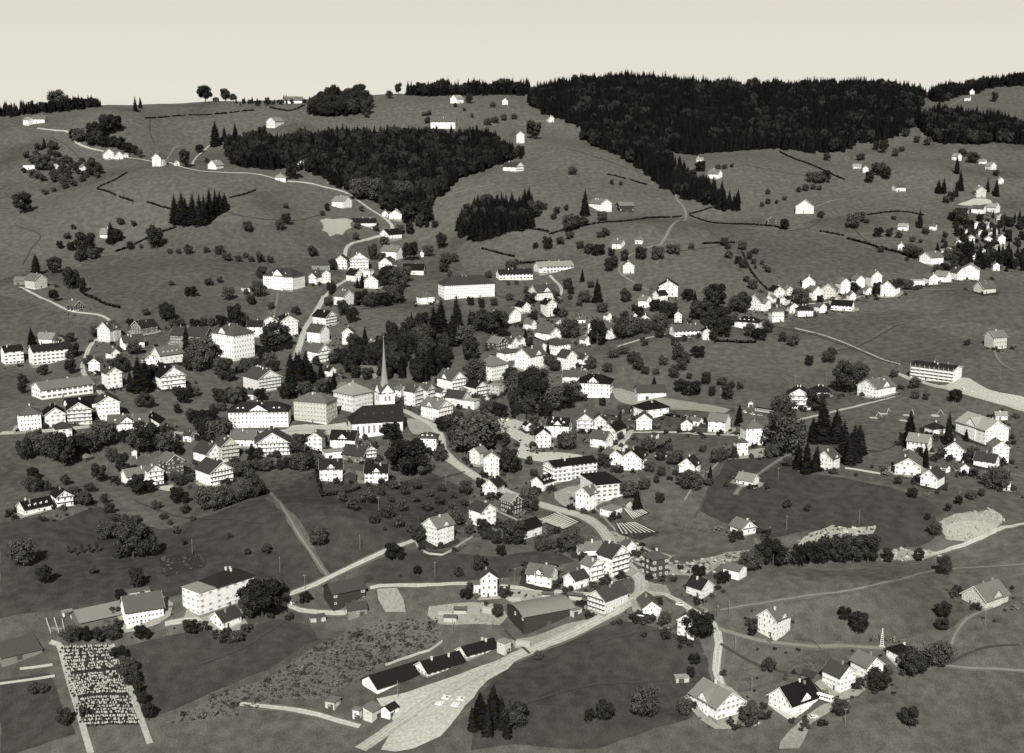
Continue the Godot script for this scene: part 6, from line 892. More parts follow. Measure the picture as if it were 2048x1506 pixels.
func height(x: float, z: float) -> float:
	var fx := (x - GX) / STEP
	var fz := (z - GZ) / STEP
	var i := int(floor(fx))
	var j := int(floor(fz))
	var u := fx - i
	var v := fz - j
	if u > v:
		return gh(i, j) + u * (gh(i + 1, j) - gh(i, j)) + v * (gh(i + 1, j + 1) - gh(i + 1, j))
	return gh(i, j) + v * (gh(i, j + 1) - gh(i, j)) + u * (gh(i + 1, j + 1) - gh(i, j + 1))

func on_ground(x: float, z: float) -> Vector3:
	return Vector3(x, height(x, z), z)

func build_ground() -> void:
	var vs := PackedVector3Array()
	var ns := PackedVector3Array()
	var uv := PackedVector2Array()
	var cols := PackedColorArray()
	var sward := FastNoiseLite.new()
	sward.seed = 15
	sward.frequency = 0.007
	sward.fractal_octaves = 4
	var ix := PackedInt32Array()
	for j in NZ + 1:
		for i in NX + 1:
			vs.append(Vector3(GX + i * STEP, gh(i, j), GZ + j * STEP))
			ns.append(Vector3(gh(i - 1, j) - gh(i + 1, j), 2.0 * STEP, gh(i, j - 1) - gh(i, j + 1)).normalized())
			var tone := 1.0 + 0.55 * sward.get_noise_2d(GX + i * STEP, GZ + j * STEP)
			cols.append(Color(tone, tone, tone * 0.98))
			uv.append(Vector2(i, j) * STEP / 1000.0)
	for j in NZ:
		for i in NX:
			var a := j * (NX + 1) + i
			var b := a + NX + 1
			ix.append_array([a, a + 1, b + 1, a, b + 1, b])
	var arr := []
	arr.resize(Mesh.ARRAY_MAX)
	arr[Mesh.ARRAY_VERTEX] = vs
	arr[Mesh.ARRAY_NORMAL] = ns
	arr[Mesh.ARRAY_TEX_UV] = uv
	arr[Mesh.ARRAY_COLOR] = cols
	arr[Mesh.ARRAY_INDEX] = ix
	var mesh := ArrayMesh.new()
	mesh.add_surface_from_arrays(Mesh.PRIMITIVE_TRIANGLES, arr)
	var g := part("ground", mesh, M.grass, self)
	g.set_meta("kind", "structure")

func points(flat: Array) -> PackedVector2Array:
	var p := PackedVector2Array()
	for i in range(0, flat.size(), 2):
		p.append(Vector2(flat[i], flat[i + 1]))
	return p

func smooth(p: PackedVector2Array, closed := false) -> PackedVector2Array:
	var r := PackedVector2Array()
	var n := p.size()
	for i in (n if closed else n - 1):
		var a := p[(i - 1 + n) % n] if closed else p[maxi(i - 1, 0)]
		var b := p[i]
		var c := p[(i + 1) % n]
		var d := p[(i + 2) % n] if closed else p[mini(i + 2, n - 1)]
		var k := clampi(int(b.distance_to(c) / 7.0), 1, 8)
		for s in k:
			r.append(b.cubic_interpolate(c, a, d, float(s) / k))
	if not closed:
		r.append(p[n - 1])
	return r

func drape(st: SurfaceTool, poly: PackedVector2Array, lift: float) -> void:
	var lo := poly[0]
	var hi := poly[0]
	for p in poly:
		lo = lo.min(p)
		hi = hi.max(p)
	for j in range(int(floor((lo.y - GZ) / STEP)), int(floor((hi.y - GZ) / STEP)) + 1):
		for i in range(int(floor((lo.x - GX) / STEP)), int(floor((hi.x - GX) / STEP)) + 1):
			var x := GX + i * STEP
			var z := GZ + j * STEP
			var a := Vector2(x, z)
			var b := Vector2(x + STEP, z)
			var c := Vector2(x + STEP, z + STEP)
			var d := Vector2(x, z + STEP)
			for t in [PackedVector2Array([a, b, c]), PackedVector2Array([a, c, d])]:
				for piece in Geometry2D.intersect_polygons(poly, t):
					var idx := Geometry2D.triangulate_polygon(piece)
					for q in range(0, idx.size(), 3):
						for w in [0, 1, 2]:
							var v: Vector2 = piece[idx[q + w]]
							var e := Vector2(clampf(v.x, x + 0.0005, x + STEP - 0.0005), clampf(v.y, z + 0.0005, z + STEP - 0.0005))
							st.set_normal(Vector3(gh(i, j) - gh(i + 1, j), STEP, gh(i, j) - gh(i, j + 1)).normalized())
							st.add_vertex(Vector3(v.x, height(e.x, e.y) + lift, v.y))

func sheet(called: String, polys: Array, mat: Material, lift: float) -> MeshInstance3D:
	var st := SurfaceTool.new()
	st.begin(Mesh.PRIMITIVE_TRIANGLES)
	for p in polys:
		drape(st, p, lift)
	var o := part(numbered(called), st.commit(), mat, self)
	o.set_meta("kind", "structure")
	return o

func frayed(line: PackedVector2Array, half: float, amount: float) -> Array:
	var left := PackedVector2Array()
	var right := PackedVector2Array()
	for i in line.size():
		var d := (line[mini(i + 1, line.size() - 1)] - line[maxi(i - 1, 0)]).normalized()
		var n := Vector2(-d.y, d.x)
		left.append(line[i] + n * (half + rng.randf_range(-amount, amount)))
		right.append(line[i] - n * (half + rng.randf_range(-amount, amount)))
	var strips := []
	for i in line.size() - 1:
		strips.append(PackedVector2Array([left[i], left[i + 1], right[i + 1], right[i]]))
	return strips

func straight(p: PackedVector2Array) -> PackedVector2Array:
	var r := PackedVector2Array()
	for i in p.size():
		var q := p[(i + 1) % p.size()]
		var k := maxi(1, int(p[i].distance_to(q) / 9.0))
		for j in k:
			r.append(p[i].lerp(q, float(j) / k))
	return r

func ragged(p: PackedVector2Array, amount: float, rounded := true) -> PackedVector2Array:
	var r := PackedVector2Array()
	var s := smooth(p, true) if rounded else straight(p)
	for q in s:
		r.append(q + Vector2(rng.randf_range(-1, 1), rng.randf_range(-1, 1)) * amount)
	return r

# ---------------------------------------------------------------- plants
func leaf(st: SurfaceTool, p: Vector3, n: Vector3, s: float, col: Color) -> void:
	var u := n.cross(Vector3(rng.randf_range(-1, 1), rng.randf_range(-1, 1), rng.randf_range(-1, 1))).normalized() * s
	var v := n.cross(u).normalized() * s * rng.randf_range(0.6, 1.0)
	var bend := n * s * rng.randf_range(-0.35, 0.1)
	st.set_color(col)
	st.set_normal(n)
	st.add_vertex(p - u)
	st.add_vertex(p + v + bend)
	st.add_vertex(p + u)
	st.add_vertex(p - u)
	st.add_vertex(p + u)
	st.add_vertex(p - v + bend)

func blob(st: SurfaceTool, c: Vector3, r: Vector3, col: Color) -> void:
	var nu := 7
	var nv := 5
	st.set_color(col)
	for j in nv:
		for i in nu:
			var q := []
			for e in [[i, j], [i + 1, j], [i + 1, j + 1], [i, j + 1]]:
				var th: float = PI * e[1] / nv
				var ph: float = TAU * e[0] / nu
				q.append(Vector3(sin(th) * cos(ph), cos(th), sin(th) * sin(ph)))
			for k in [0, 1, 2, 0, 2, 3]:
				st.set_normal(q[k])
				st.add_vertex(c + q[k] * r)

func broadleaf_crown(seed_: int, lobes: int, leaves: int, wide: float, low: float, size: float, tone: float) -> ArrayMesh:
	rng.seed = seed_
	var st := SurfaceTool.new()
	st.begin(Mesh.PRIMITIVE_TRIANGLES)
	var boughs := []
	var mid := (1.0 + low) * 0.5
	for k in lobes:
		var a := TAU * k * 0.382 + rng.randf() * 0.8
		var y := lerpf(low + 0.14, 0.88, (k + 0.5) / lobes) + rng.randf_range(-0.05, 0.05)
		var ring := sqrt(maxf(0.0, 1.0 - pow((y - mid) / (0.56 * (1.0 - low)), 2.0)))
		var radius := wide * rng.randf_range(0.28, 0.58) * (0.75 + 0.25 * ring)
		var off := maxf(wide * ring - radius * 0.75, 0.0) * rng.randf_range(0.65, 1.3)
		boughs.append({"at": Vector3(cos(a) * off, y, sin(a) * off), "radius": radius})
	# one leaf colour for the whole tree; single leaf clumps differ at random, wherever they sit
	var leaf_colour := Color(tone, tone * 1.02, tone * 0.88)
	for bough in boughs:
		blob(st, bough.at, Vector3.ONE * bough.radius * 0.55, leaf_colour)
	for k in leaves:
		var bough: Dictionary = boughs[rng.randi() % boughs.size()]
		var d := Vector3(rng.randfn(), rng.randfn() + 0.25, rng.randfn()).normalized()
		var p: Vector3 = bough.at + d * bough.radius * rng.randf_range(0.55, 1.22)
		var hidden := false
		for e in boughs:
			if e != bough and p.distance_to(e.at) < e.radius * 0.5:
				hidden = true
		if hidden or p.y < low * 0.8:
			continue
		var n: Vector3 = (d + Vector3(rng.randfn(), rng.randfn(), rng.randfn()) * 0.45).normalized()
		leaf(st, p, n, size * rng.randf_range(0.6, 1.3), leaf_colour * rng.randf_range(0.6, 1.5))
	return st.commit()

func spruce_crown(seed_: int, wide: float, tone: float, low: float) -> ArrayMesh:
	rng.seed = seed_
	var st := SurfaceTool.new()
	st.begin(Mesh.PRIMITIVE_TRIANGLES)
	var tiers := 24
	for k in tiers:
		var t := float(k) / (tiers - 1)
		var y := lerpf(low, 0.985, pow(t, 0.92))
		var r := wide * (pow(1.0 - t, 0.72) + 0.04)
		var nb := 13 if t < 0.7 else 8
		for b in nb:
			var a := TAU * (b + rng.randf_range(-0.35, 0.35)) / nb + k * 0.7
			var rr := r * rng.randf_range(0.72, 1.15)
			var d := Vector3(cos(a), 0, sin(a))
			var side := Vector3(-sin(a), 0, cos(a)) * rr * rng.randf_range(0.26, 0.4)
			var droop := rr * rng.randf_range(0.25, 0.5)
			var p0 := Vector3(0, y + rr * 0.12, 0)
			var p1 := d * rr * 0.62 + Vector3(0, y - droop * 0.35, 0)
			var p2 := d * rr + Vector3(0, y - droop, 0)
			var c := tone * rng.randf_range(0.65, 1.4)
			st.set_color(Color(c, c * 1.03, c * 0.9))
			var n := (d * 0.75 + Vector3.UP * 0.6).normalized()
			var hang := Vector3(0, -rr * 0.14, 0)
			for v in [p0, p1 - side + hang, p1, p0, p1, p1 + side + hang, p1, p1 - side + hang, p2, p1, p2, p1 + side + hang]:
				st.set_normal(n)
				st.add_vertex(v)
	st.set_color(Color(tone, tone * 1.03, tone * 0.9))
	for i in 7:
		var a := TAU * i / 7
		var b := TAU * (i + 1) / 7
		var pa := Vector3(cos(a) * wide * 0.55, low + 0.02, sin(a) * wide * 0.55)
		var pb := Vector3(cos(b) * wide * 0.55, low + 0.02, sin(b) * wide * 0.55)
		for v in [pa, Vector3(0, 0.93, 0), pb]:
			st.set_normal((Vector3(cos(a), 0.3, sin(a))).normalized())
			st.add_vertex(v)
	return st.commit()

func trunk_mesh(top: float, r: float, limbs: int) -> ArrayMesh:
	rng.seed = 77 + limbs
	var st := begin()
	tube(st, Vector3(0, -0.08, 0), Vector3(0, 0.06, 0), r * 1.5, r, 7)
	tube(st, Vector3(0, 0.06, 0), Vector3(0, top, 0), r, r * 0.4, 7)
	for k in limbs:
		var a := TAU * k / limbs + 0.4
		var y := top * (0.42 + 0.4 * k / maxf(limbs, 1))
		tube(st, Vector3(0, y, 0), Vector3(cos(a) * 0.2, y + 0.2, sin(a) * 0.2), r * 0.5, r * 0.15, 5)
	return done(st)

func build_plants_library() -> void:
	crowns["b"] = []
	for k in 6:
		crowns["b"].append(broadleaf_crown(100 + k, 10 + k % 3 * 3, 4200, [0.4, 0.36, 0.44, 0.4, 0.33, 0.46][k], [0.12, 0.16, 0.1, 0.14, 0.1, 0.16][k], 0.032, [0.034, 0.022, 0.05, 0.018, 0.028, 0.058][k]))
	crowns["f"] = []
	for k in 4:
		crowns["f"].append(broadleaf_crown(200 + k, 7, 1200, 0.5, 0.2, 0.06, [0.042, 0.032, 0.05, 0.036][k]))
	crowns["p"] = [broadleaf_crown(300, 9, 900, 0.13, 0.12, 0.035, 0.026)]
	crowns["g"] = []
	for k in 4:
		crowns["g"].append(broadleaf_crown(400 + k, 6, 520, 0.62, -0.1, 0.1, [0.024, 0.032, 0.028, 0.04][k]))
	crowns["w"] = []
	for k in 4:
		crowns["w"].append(broadleaf_crown(600 + k, 6, 260, 0.62, -0.1, 0.14, [0.06, 0.09, 0.12, 0.045][k]))
	crowns["s"] = []
	for k in 5:
		crowns["s"].append(spruce_crown(500 + k, [0.2, 0.23, 0.185, 0.215, 0.25][k], [0.01, 0.008, 0.0115, 0.009, 0.0105][k], [0.06, 0.04, 0.1, 0.05, 0.03][k]))
	trunks["b"] = trunk_mesh(0.55, 0.028, 4)
	trunks["f"] = trunk_mesh(0.5, 0.035, 3)
	trunks["p"] = trunk_mesh(0.8, 0.016, 0)
	trunks["g"] = trunk_mesh(0.4, 0.03, 3)
	trunks["s"] = trunk_mesh(0.9, 0.017, 0)

const TREE_NAME = {"b": "broadleaf_tree", "c": "small_broadleaf_tree", "s": "spruce_tree", "f": "fruit_tree", "p": "poplar_tree", "g": "garden_bush"}
const TREE_WORDS = {"b": "leafy broadleaf tree", "c": "small bushy broadleaf tree", "s": "dark pointed spruce", "f": "small round fruit tree", "p": "slim young poplar", "g": "low leafy garden bush"}
var planted := []

func tree(kind: String, x: float, z: float, tall: float) -> void:
	var words: String = TREE_WORDS[kind]
	if kind == "b":
		words = ("tall " if tall > 15.0 else "medium ") + words
	elif kind == "s" and tall < 14.0:
		words = "short " + words
	tall *= rng.randf_range(1.02, 1.16)
	var wide := tall * rng.randf_range(0.95, 1.25)
	if kind == "b" and tall > 13.0:
		wide *= 0.95
	planted.append([kind, x, z, tall, wide, words, nearest(x, z)])

func ordinal(n: int) -> String:
	if n == 1:
		return "nearest"
	var tail := "th"
	if n % 100 < 11 or n % 100 > 13:
		tail = {1: "st", 2: "nd", 3: "rd"}.get(n % 10, "th")
	return "%d%s nearest" % [n, tail]

func plant_all() -> void:
	rng.seed = 17
	var sets := {}
	for t in planted:
		var k: String = t[5] + "|" + t[6]
		if not sets.has(k):
			sets[k] = []
		sets[k].append(t)
	for k in sets:
		var a: Vector2 = LANDMARK_AT[LANDMARKS.find(sets[k][0][6])]
		sets[k].sort_custom(func(p, q): return a.distance_squared_to(Vector2(p[1], p[2])) < a.distance_squared_to(Vector2(q[1], q[2])))
		for i in sets[k].size():
			var t: Array = sets[k][i]
			var kind: String = t[0]
			var label: String = "%s near %s" % [t[5], t[6]] if sets[k].size() == 1 else "%s, %s %s" % [t[5], ordinal(i + 1), t[6]]
			var o := thing(TREE_NAME[kind], label, "bush" if kind == "g" else "tree", on_ground(t[1], t[2]), rng.randf() * TAU, TREE_WORDS[kind] + "s")
			var sc := Transform3D(Basis(Vector3(rng.randfn(), 0.0, rng.randfn()).normalized(), rng.randf() * 0.05) * Basis.from_scale(Vector3(t[4] * rng.randf_range(0.82, 1.16), t[3], t[4] * rng.randf_range(0.82, 1.16))), Vector3.ZERO)
			var lib := "b" if kind == "c" else kind
			part("trunk", trunks[lib], M.bark, o, sc)
			part("crown", crowns[lib][rng.randi() % crowns[lib].size()], M.leaf, o, sc)

func build_trees() -> void:
	rng.seed = 11
	for kind in ["b", "s", "f", "p"]:
		var a: Array = TREES[kind]
		for i in range(0, a.size(), 3):
			tree("c" if kind == "b" and a[i + 2] < 9.5 else kind, a[i], a[i + 1], a[i + 2])  # low broadleaf trees go under a second name, set by height alone

func fill(poly: PackedVector2Array, gap: float) -> Array:
	var lo := poly[0]
	var hi := poly[0]
	for p in poly:
		lo = lo.min(p)
		hi = hi.max(p)
	var r := []
	var z := lo.y
	var row := 0
	while z < hi.y:
		var x := lo.x + (gap * 0.5 if row % 2 else 0.0)
		while x < hi.x:
			var p := Vector2(x + rng.randf_range(-0.42, 0.42) * gap, z + rng.randf_range(-0.42, 0.42) * gap)
			var q := p + Vector2(rng.randfn(), rng.randfn()) * gap * 0.55
			if Geometry2D.is_point_in_polygon(q, poly):
				r.append(p)
			x += gap
		z += gap * 0.87
		row += 1
	return r

func forest(called: String, label: String, spots: Array, share: float, tall: Vector2) -> void:
	var root := thing(called, label, "forest", Vector3.ZERO)
	root.set_meta("kind", "stuff")
	var bins := {}
	var patch := FastNoiseLite.new()
	patch.seed = 9
	patch.frequency = 0.012
	for p in spots:
		if patch.get_noise_2d(p.x * 2.2 + 900.0, p.y * 2.2) < -0.52:
			continue
		var leafy: bool = rng.randf() < share + 0.35 * patch.get_noise_2d(p.x, p.y)
		var kind := "b" if leafy else "s"
		var v: int = rng.randi() % crowns[kind].size()
		if leafy:
			v = [1, 3, 4, 3, 1, 0][v]
		var key := kind + str(v)
		if not bins.has(key):
			bins[key] = []
		var h := rng.randf_range(tall.x, tall.y) * (0.82 if leafy else 1.0) * (1.0 + 0.5 * patch.get_noise_2d(p.y * 1.6 + 400.0, p.x * 1.6)) * (1.0 if rng.randf() < 0.88 else 0.6)
		var w := h * rng.randf_range(0.8, 1.15)
		bins[key].append(Transform3D(Basis(Vector3.UP, rng.randf() * TAU).scaled(Vector3(w, h, w)), on_ground(p.x, p.y) - Vector3(0, 0.3, 0)))
	for key in bins:
		var mm := MultiMesh.new()
		mm.transform_format = MultiMesh.TRANSFORM_3D
		mm.mesh = crowns[key[0]][int(key.substr(1))]
		mm.instance_count = bins[key].size()
		for i in bins[key].size():
			mm.set_instance_transform(i, bins[key][i])
		var o := MultiMeshInstance3D.new()
		o.name = "broadleaf_crowns" if key[0] == "b" else "spruce_crowns"
		o.multimesh = mm
		o.material_override = M.leaf
		o.set_meta("kind", "stuff")
		root.add_child(o, true)

func build_woods() -> void:
	rng.seed = 21
	forest("forest", "dense dark forest of spruce and beech covering the high hill", fill(points(WOODS.forest_hill), 6.2), 0.1, Vector2(15, 26))
	forest("forest", "mixed dark wood filling the gully between two meadows", fill(points(WOODS.gully_wood), 6.2), 0.3, Vector2(15, 24))
	forest("forest", "dark spruce wood on the slope below the far farm road", fill(points(WOODS.ridge_wood), 6.6), 0.12, Vector2(18, 25))
	forest("forest", "thin dark line of forest along the farthest ridge", fill(points(WOODS.far_ridge_wood), 7.5), 0.15, Vector2(17, 24))
	forest("forest", "spruce belt along the crest above the round meadow", fill(points(WOODS.crest_wood), 7.0), 0.2, Vector2(14, 26))
	forest("forest", "row of ridge spruces on the bare skyline above the farm", fill(points(WOODS.west_crest_wood), 7.0), 0.15, Vector2(12, 20))
	forest("grove", "rounded grove of tall beeches on the open crest", fill(points(WOODS.beech_grove), 8.5), 1.0, Vector2(22, 32))
	forest("grove", "compact clump of tall spruces standing alone on the slope", fill(points(WOODS.spruce_clump), 5.6), 0.1, Vector2(20, 29))
	forest("grove", "dense leafy park wood rising behind the church spire", fill(points(WOODS.church_wood), 10.5), 0.85, Vector2(11, 22))
	forest("grove", "mixed trees growing thick between the houses of the hamlet", fill(points(WOODS.village_copse), 13.0), 0.6, Vector2(9, 17))
	forest("grove", "low skyline copse beside the hilltop farm", fill(points(WOODS.ridge_copse), 12.0), 0.5, Vector2(7, 13))
	for p in fill(points(WOODS.orchard_scatter), 16.0):
		tree("f", p.x, p.y, rng.randf_range(6, 10))

func build_hedges() -> void:
	rng.seed = 31
	for k in HEDGES.size():
		var p := smooth(points(HEDGES[k]))
		var st := SurfaceTool.new()
		st.begin(Mesh.PRIMITIVE_TRIANGLES)
		var org := on_ground(p[0].x, p[0].y)
		var tall := rng.randf_range(2.0, 3.2)
		for i in p.size() - 1:
			var n := maxi(1, int(p[i].distance_to(p[i + 1]) / 1.5))
			for s in n:
				var q := p[i].lerp(p[i + 1], float(s) / n)
				var c := on_ground(q.x, q.y) - org + Vector3(rng.randf_range(-0.4, 0.4), 0, rng.randf_range(-0.4, 0.4))
				var hh := tall * rng.randf_range(0.7, 1.2)
				var tone := rng.randf_range(0.016, 0.032)
				blob(st, c + Vector3(0, hh * 0.4, 0), Vector3(1.0, hh * 0.55, 1.0), Color(tone, tone, tone * 0.78))
				for w in 14:
					var d := Vector3(rng.randfn(), absf(rng.randfn()), rng.randfn()).normalized()
					leaf(st, c + Vector3(0, hh * 0.4, 0) + d * Vector3(1.1, hh * 0.6, 1.1), d, rng.randf_range(0.3, 0.6), Color(tone, tone, tone * 0.78) * rng.randf_range(0.7, 1.4))
		var o := part(numbered("hedge"), st.commit(), M.leaf, self)
		o.position = org
		mark(o, "dark clipped field hedge near " + nearest(org.x, org.z), "hedge", "field hedges")

func nearest(x: float, z: float) -> String:
	var best := 0
	for i in LANDMARKS.size():
		if LANDMARK_AT[i].distance_squared_to(Vector2(x, z)) < LANDMARK_AT[best].distance_squared_to(Vector2(x, z)):
			best = i
	return LANDMARKS[best]

func open_spot(p: Vector2, ways: Array) -> bool:
	for q in ways:
		if p.distance_squared_to(q[0]) < q[1] * q[1]:
			return false
	for H in HOUSES:
		var d := p - Vector2(H[4], H[5])
		if d.length_squared() > 1600.0:
			continue
		var a := deg_to_rad(H[6])
		if absf(d.x * cos(a) - d.y * sin(a)) < H[7] * 0.5 + 0.8 and absf(d.x * sin(a) + d.y * cos(a)) < H[8] * 0.5 + 0.8:
			return false
	return true

func scatter(root: Node, called: String, mesh: Mesh, spots: Array) -> void:
	if spots.is_empty():
		return
	var mm := MultiMesh.new()
	mm.transform_format = MultiMesh.TRANSFORM_3D
	mm.mesh = mesh
	mm.instance_count = spots.size()
	for i in spots.size():
		mm.set_instance_transform(i, spots[i])
	var o := MultiMeshInstance3D.new()
	o.name = called
	o.multimesh = mm
	o.material_override = M.weed
	o.set_meta("kind", "stuff")
	root.add_child(o, true)

func build_bushes() -> void:
	rng.seed = 41
	var left := 300
	for H in HOUSES:
		if H[2] != "house" or left <= 0:
			continue
		for k in (3 if H[5] > -900.0 else 2 if H[5] > -1150.0 else 1):
			if left <= 0:
				break
			var a := deg_to_rad(H[6]) + rng.randf_range(-1.3, 1.3)
			var r: float = maxf(H[7], H[8]) * 0.5 + rng.randf_range(2.0, 6.0)
			var x: float = H[4] + sin(a) * r
			var z: float = H[5] + cos(a) * r
			tree("g", x, z, rng.randf_range(1.6, 4.2))
			left -= 1
	# flower beds and shrubs of the village gardens
	var ways := []
	for R in ROADS:
		for q in smooth(points(R[2])):
			ways.append([q, R[1] * 0.5 + 1.6])
	var beds := [[], [], [], []]
	for H in HOUSES:
		if H[2] != "house" or H[5] < -1420.0:
			continue
		for k in 20:
			var a := rng.randf() * TAU
			var r: float = maxf(H[7], H[8]) * 0.5 + rng.randf_range(1.0, 13.0)
			var p := Vector2(H[4] + sin(a) * r, H[5] + cos(a) * r)
			if open_spot(p, ways):
				var h := rng.randf_range(0.5, 1.4) if rng.randf() < 0.75 else rng.randf_range(1.5, 3.2)
				var w := h * rng.randf_range(0.9, 1.6)
				beds[rng.randi() % 4].append(Transform3D(Basis(Vector3.UP, rng.randf() * TAU).scaled(Vector3(w, h, w)), on_ground(p.x, p.y)))
	var plots := thing("garden_shrubs", "countless small shrubs and flower beds around the village houses", "shrubs", Vector3.ZERO)
	plots.set_meta("kind", "stuff")
	for b in 4:
		scatter(plots, "shrubs", crowns.g[b] if b < 2 else crowns.w[b], beds[b])
	# weeds and scrub of the uncut ground
	for P in PATCHES:
		if P[0] != "rough_ground" and P[0] != "rubble_ground" and P[0] != "garden_plot":
			continue
		var spots := fill(points(P[2]), 1.75 if P[0] == "rough_ground" else 3.4)
		var bins := [[], [], [], []]
		for s in spots:
			if rng.randf() < 0.2:
				continue
			var h := rng.randf_range(0.35, 1.1) * (1.0 if rng.randf() < 0.92 else 2.2)
			var w := h * rng.randf_range(0.9, 1.8)
			bins[rng.randi() % 4].append(Transform3D(Basis(Vector3.UP, rng.randf() * TAU).scaled(Vector3(w, h, w)), on_ground(s.x, s.y)))
		var root := thing("scrub", {"rough_ground": "patchy weeds and scrub on the uncut bank behind the long shed", "rubble_ground": "sparse weeds growing on pale rubble near the ravine", "garden_plot": "rows of low vegetables and flowers in a garden plot"}[P[0]], "scrub", Vector3.ZERO)
		root.set_meta("kind", "stuff")
		if P[0] != "rough_ground":
			root.set_meta("group", "low growth on open ground")
		for b in 4:
			if bins[b].is_empty():
				continue
			var mm := MultiMesh.new()
			mm.transform_format = MultiMesh.TRANSFORM_3D
			mm.mesh = crowns.w[b]
			mm.instance_count = bins[b].size()
			for i in bins[b].size():
				mm.set_instance_transform(i, bins[b][i])
			var o := MultiMeshInstance3D.new()
			o.name = "weeds"
			o.multimesh = mm
			o.material_override = M.weed
			o.set_meta("kind", "stuff")
			root.add_child(o, true)

# ---------------------------------------------------------------- houses
func make_window(w: float, h: float, shutters: bool, bars: int) -> ArrayMesh:
	var f := begin()
	var t := 0.09
	box(f, Vector3(0, h / 2, 0.04), Vector3(w + t, t, 0.1))
	box(f, Vector3(0, -h / 2, 0.06), Vector3(w + t * 2.2, t, 0.16))
	box(f, Vector3(-w / 2, 0, 0.041), Vector3(t, h - t, 0.1))
	box(f, Vector3(w / 2, 0, 0.041), Vector3(t, h - t, 0.1))
	for k in bars:
		box(f, Vector3(-w / 2 + w * (k + 1) / (bars + 1), 0, 0.035), Vector3(0.06, h - t, 0.06))
	var g := begin()
	box(g, Vector3(0, 0, 0.005), Vector3(w - t * 0.9, h - t * 0.9, 0.03))
	f.generate_normals()
	g.generate_normals()
	f.set_material(M.frame)
	g.set_material(M.glass)
	var m := f.commit()
	m = g.commit(m)
	if shutters:
		var s := begin()
		for e in [-1.0, 1.0]:
			box(s, Vector3(e * (w * 0.75 + t), 0, 0.03), Vector3(w * 0.46, h, 0.05))
		s.generate_normals()
		s.set_material(M.shutter)
		m = s.commit(m)
	return m

func gable_roof(st: SurfaceTool, w: float, d0: float, d1: float, h: float, rh: float, over: float, thick := 0.28, b := Basis.IDENTITY, o := Vector3.ZERO) -> void:
	var s := rh / (w * 0.5)
	var e := w * 0.5 + over
	var lift := 0.03
	var y := h - over * s + lift
	prism(st, PackedVector2Array([Vector2(-e, y), Vector2(0, h + rh + lift), Vector2(e, y), Vector2(e, y + thick), Vector2(0, h + rh + lift + thick * 1.1), Vector2(-e, y + thick)]), d0, d1, b, o)

func hip_roof(st: SurfaceTool, w: float, d: float, h: float, rh: float, over: float, front := true, back := true) -> void:
	var x := w * 0.5 + over
	var z := d * 0.5 + over
	var r0 := -z
	var r1 := z
	var inset := minf(x, z) * (0.98 if absf(d - w) < 0.6 else 0.95)
	if front:
		r1 = z - inset
	if back:
		r0 = -z + inset
	var t := 0.28
	var y := h + 0.03
	var c := [Vector3(-x, y + t, z), Vector3(x, y + t, z), Vector3(x, y + t, -z), Vector3(-x, y + t, -z)]
	var a := Vector3(0, y + t + rh, r1)
	var e := Vector3(0, y + t + rh, r0)
	tri(st, c[0], a, c[1])
	quad(st, c[1], a, e, c[2])
	tri(st, c[2], e, c[3])
	quad(st, c[3], e, a, c[0])
	for k in 4:
		var p: Vector3 = c[k]
		var q: Vector3 = c[(k + 1) % 4]
		quad(st, p, q, q - Vector3(0, t, 0), p - Vector3(0, t, 0))
	quad(st, c[0] - Vector3(0, t, 0), c[1] - Vector3(0, t, 0), c[2] - Vector3(0, t, 0), c[3] - Vector3(0, t, 0))

func wall_mat(code: String) -> Material:
	match code:
		"d":
			return M["timber" + str(rng.randi() % 2)]
		"m":
			return M["weathered" + str(rng.randi() % 2)]
		"c":
			return M["cream" + str(rng.randi() % 2)]
	return M["white" + str(rng.randi() % 4)]

func window_row(root: Node3D, b: Basis, out: float, wide: float, y: float, mesh: Mesh, gap: float, sy := 1.0, margin := 1.6) -> void:
	var n := int((wide - margin) / gap) + 1
	if wide < margin + 0.3:
		return
	n = maxi(n, 1)
	var step := 0.0 if n == 1 else (wide - margin * 1.25) / (n - 1) * 0.96
	for i in n:
		var x := (i - (n - 1) * 0.5) * step
		if rng.randf() < 0.1:
			continue
		var v := sy * rng.randf_range(0.86, 1.1)
		part("window", mesh, null, root, Transform3D(b.scaled_local(Vector3(v, sy, 1.0)), b * Vector3(x + rng.randf_range(-0.14, 0.14), y, out)))

func facing(H: Array, ang: float) -> float:
	var a: float = deg_to_rad(H[6]) + ang
	var to_cam := Vector2(-H[4], -H[5]).normalized()
	return Vector2(sin(a), cos(a)).dot(to_cam)

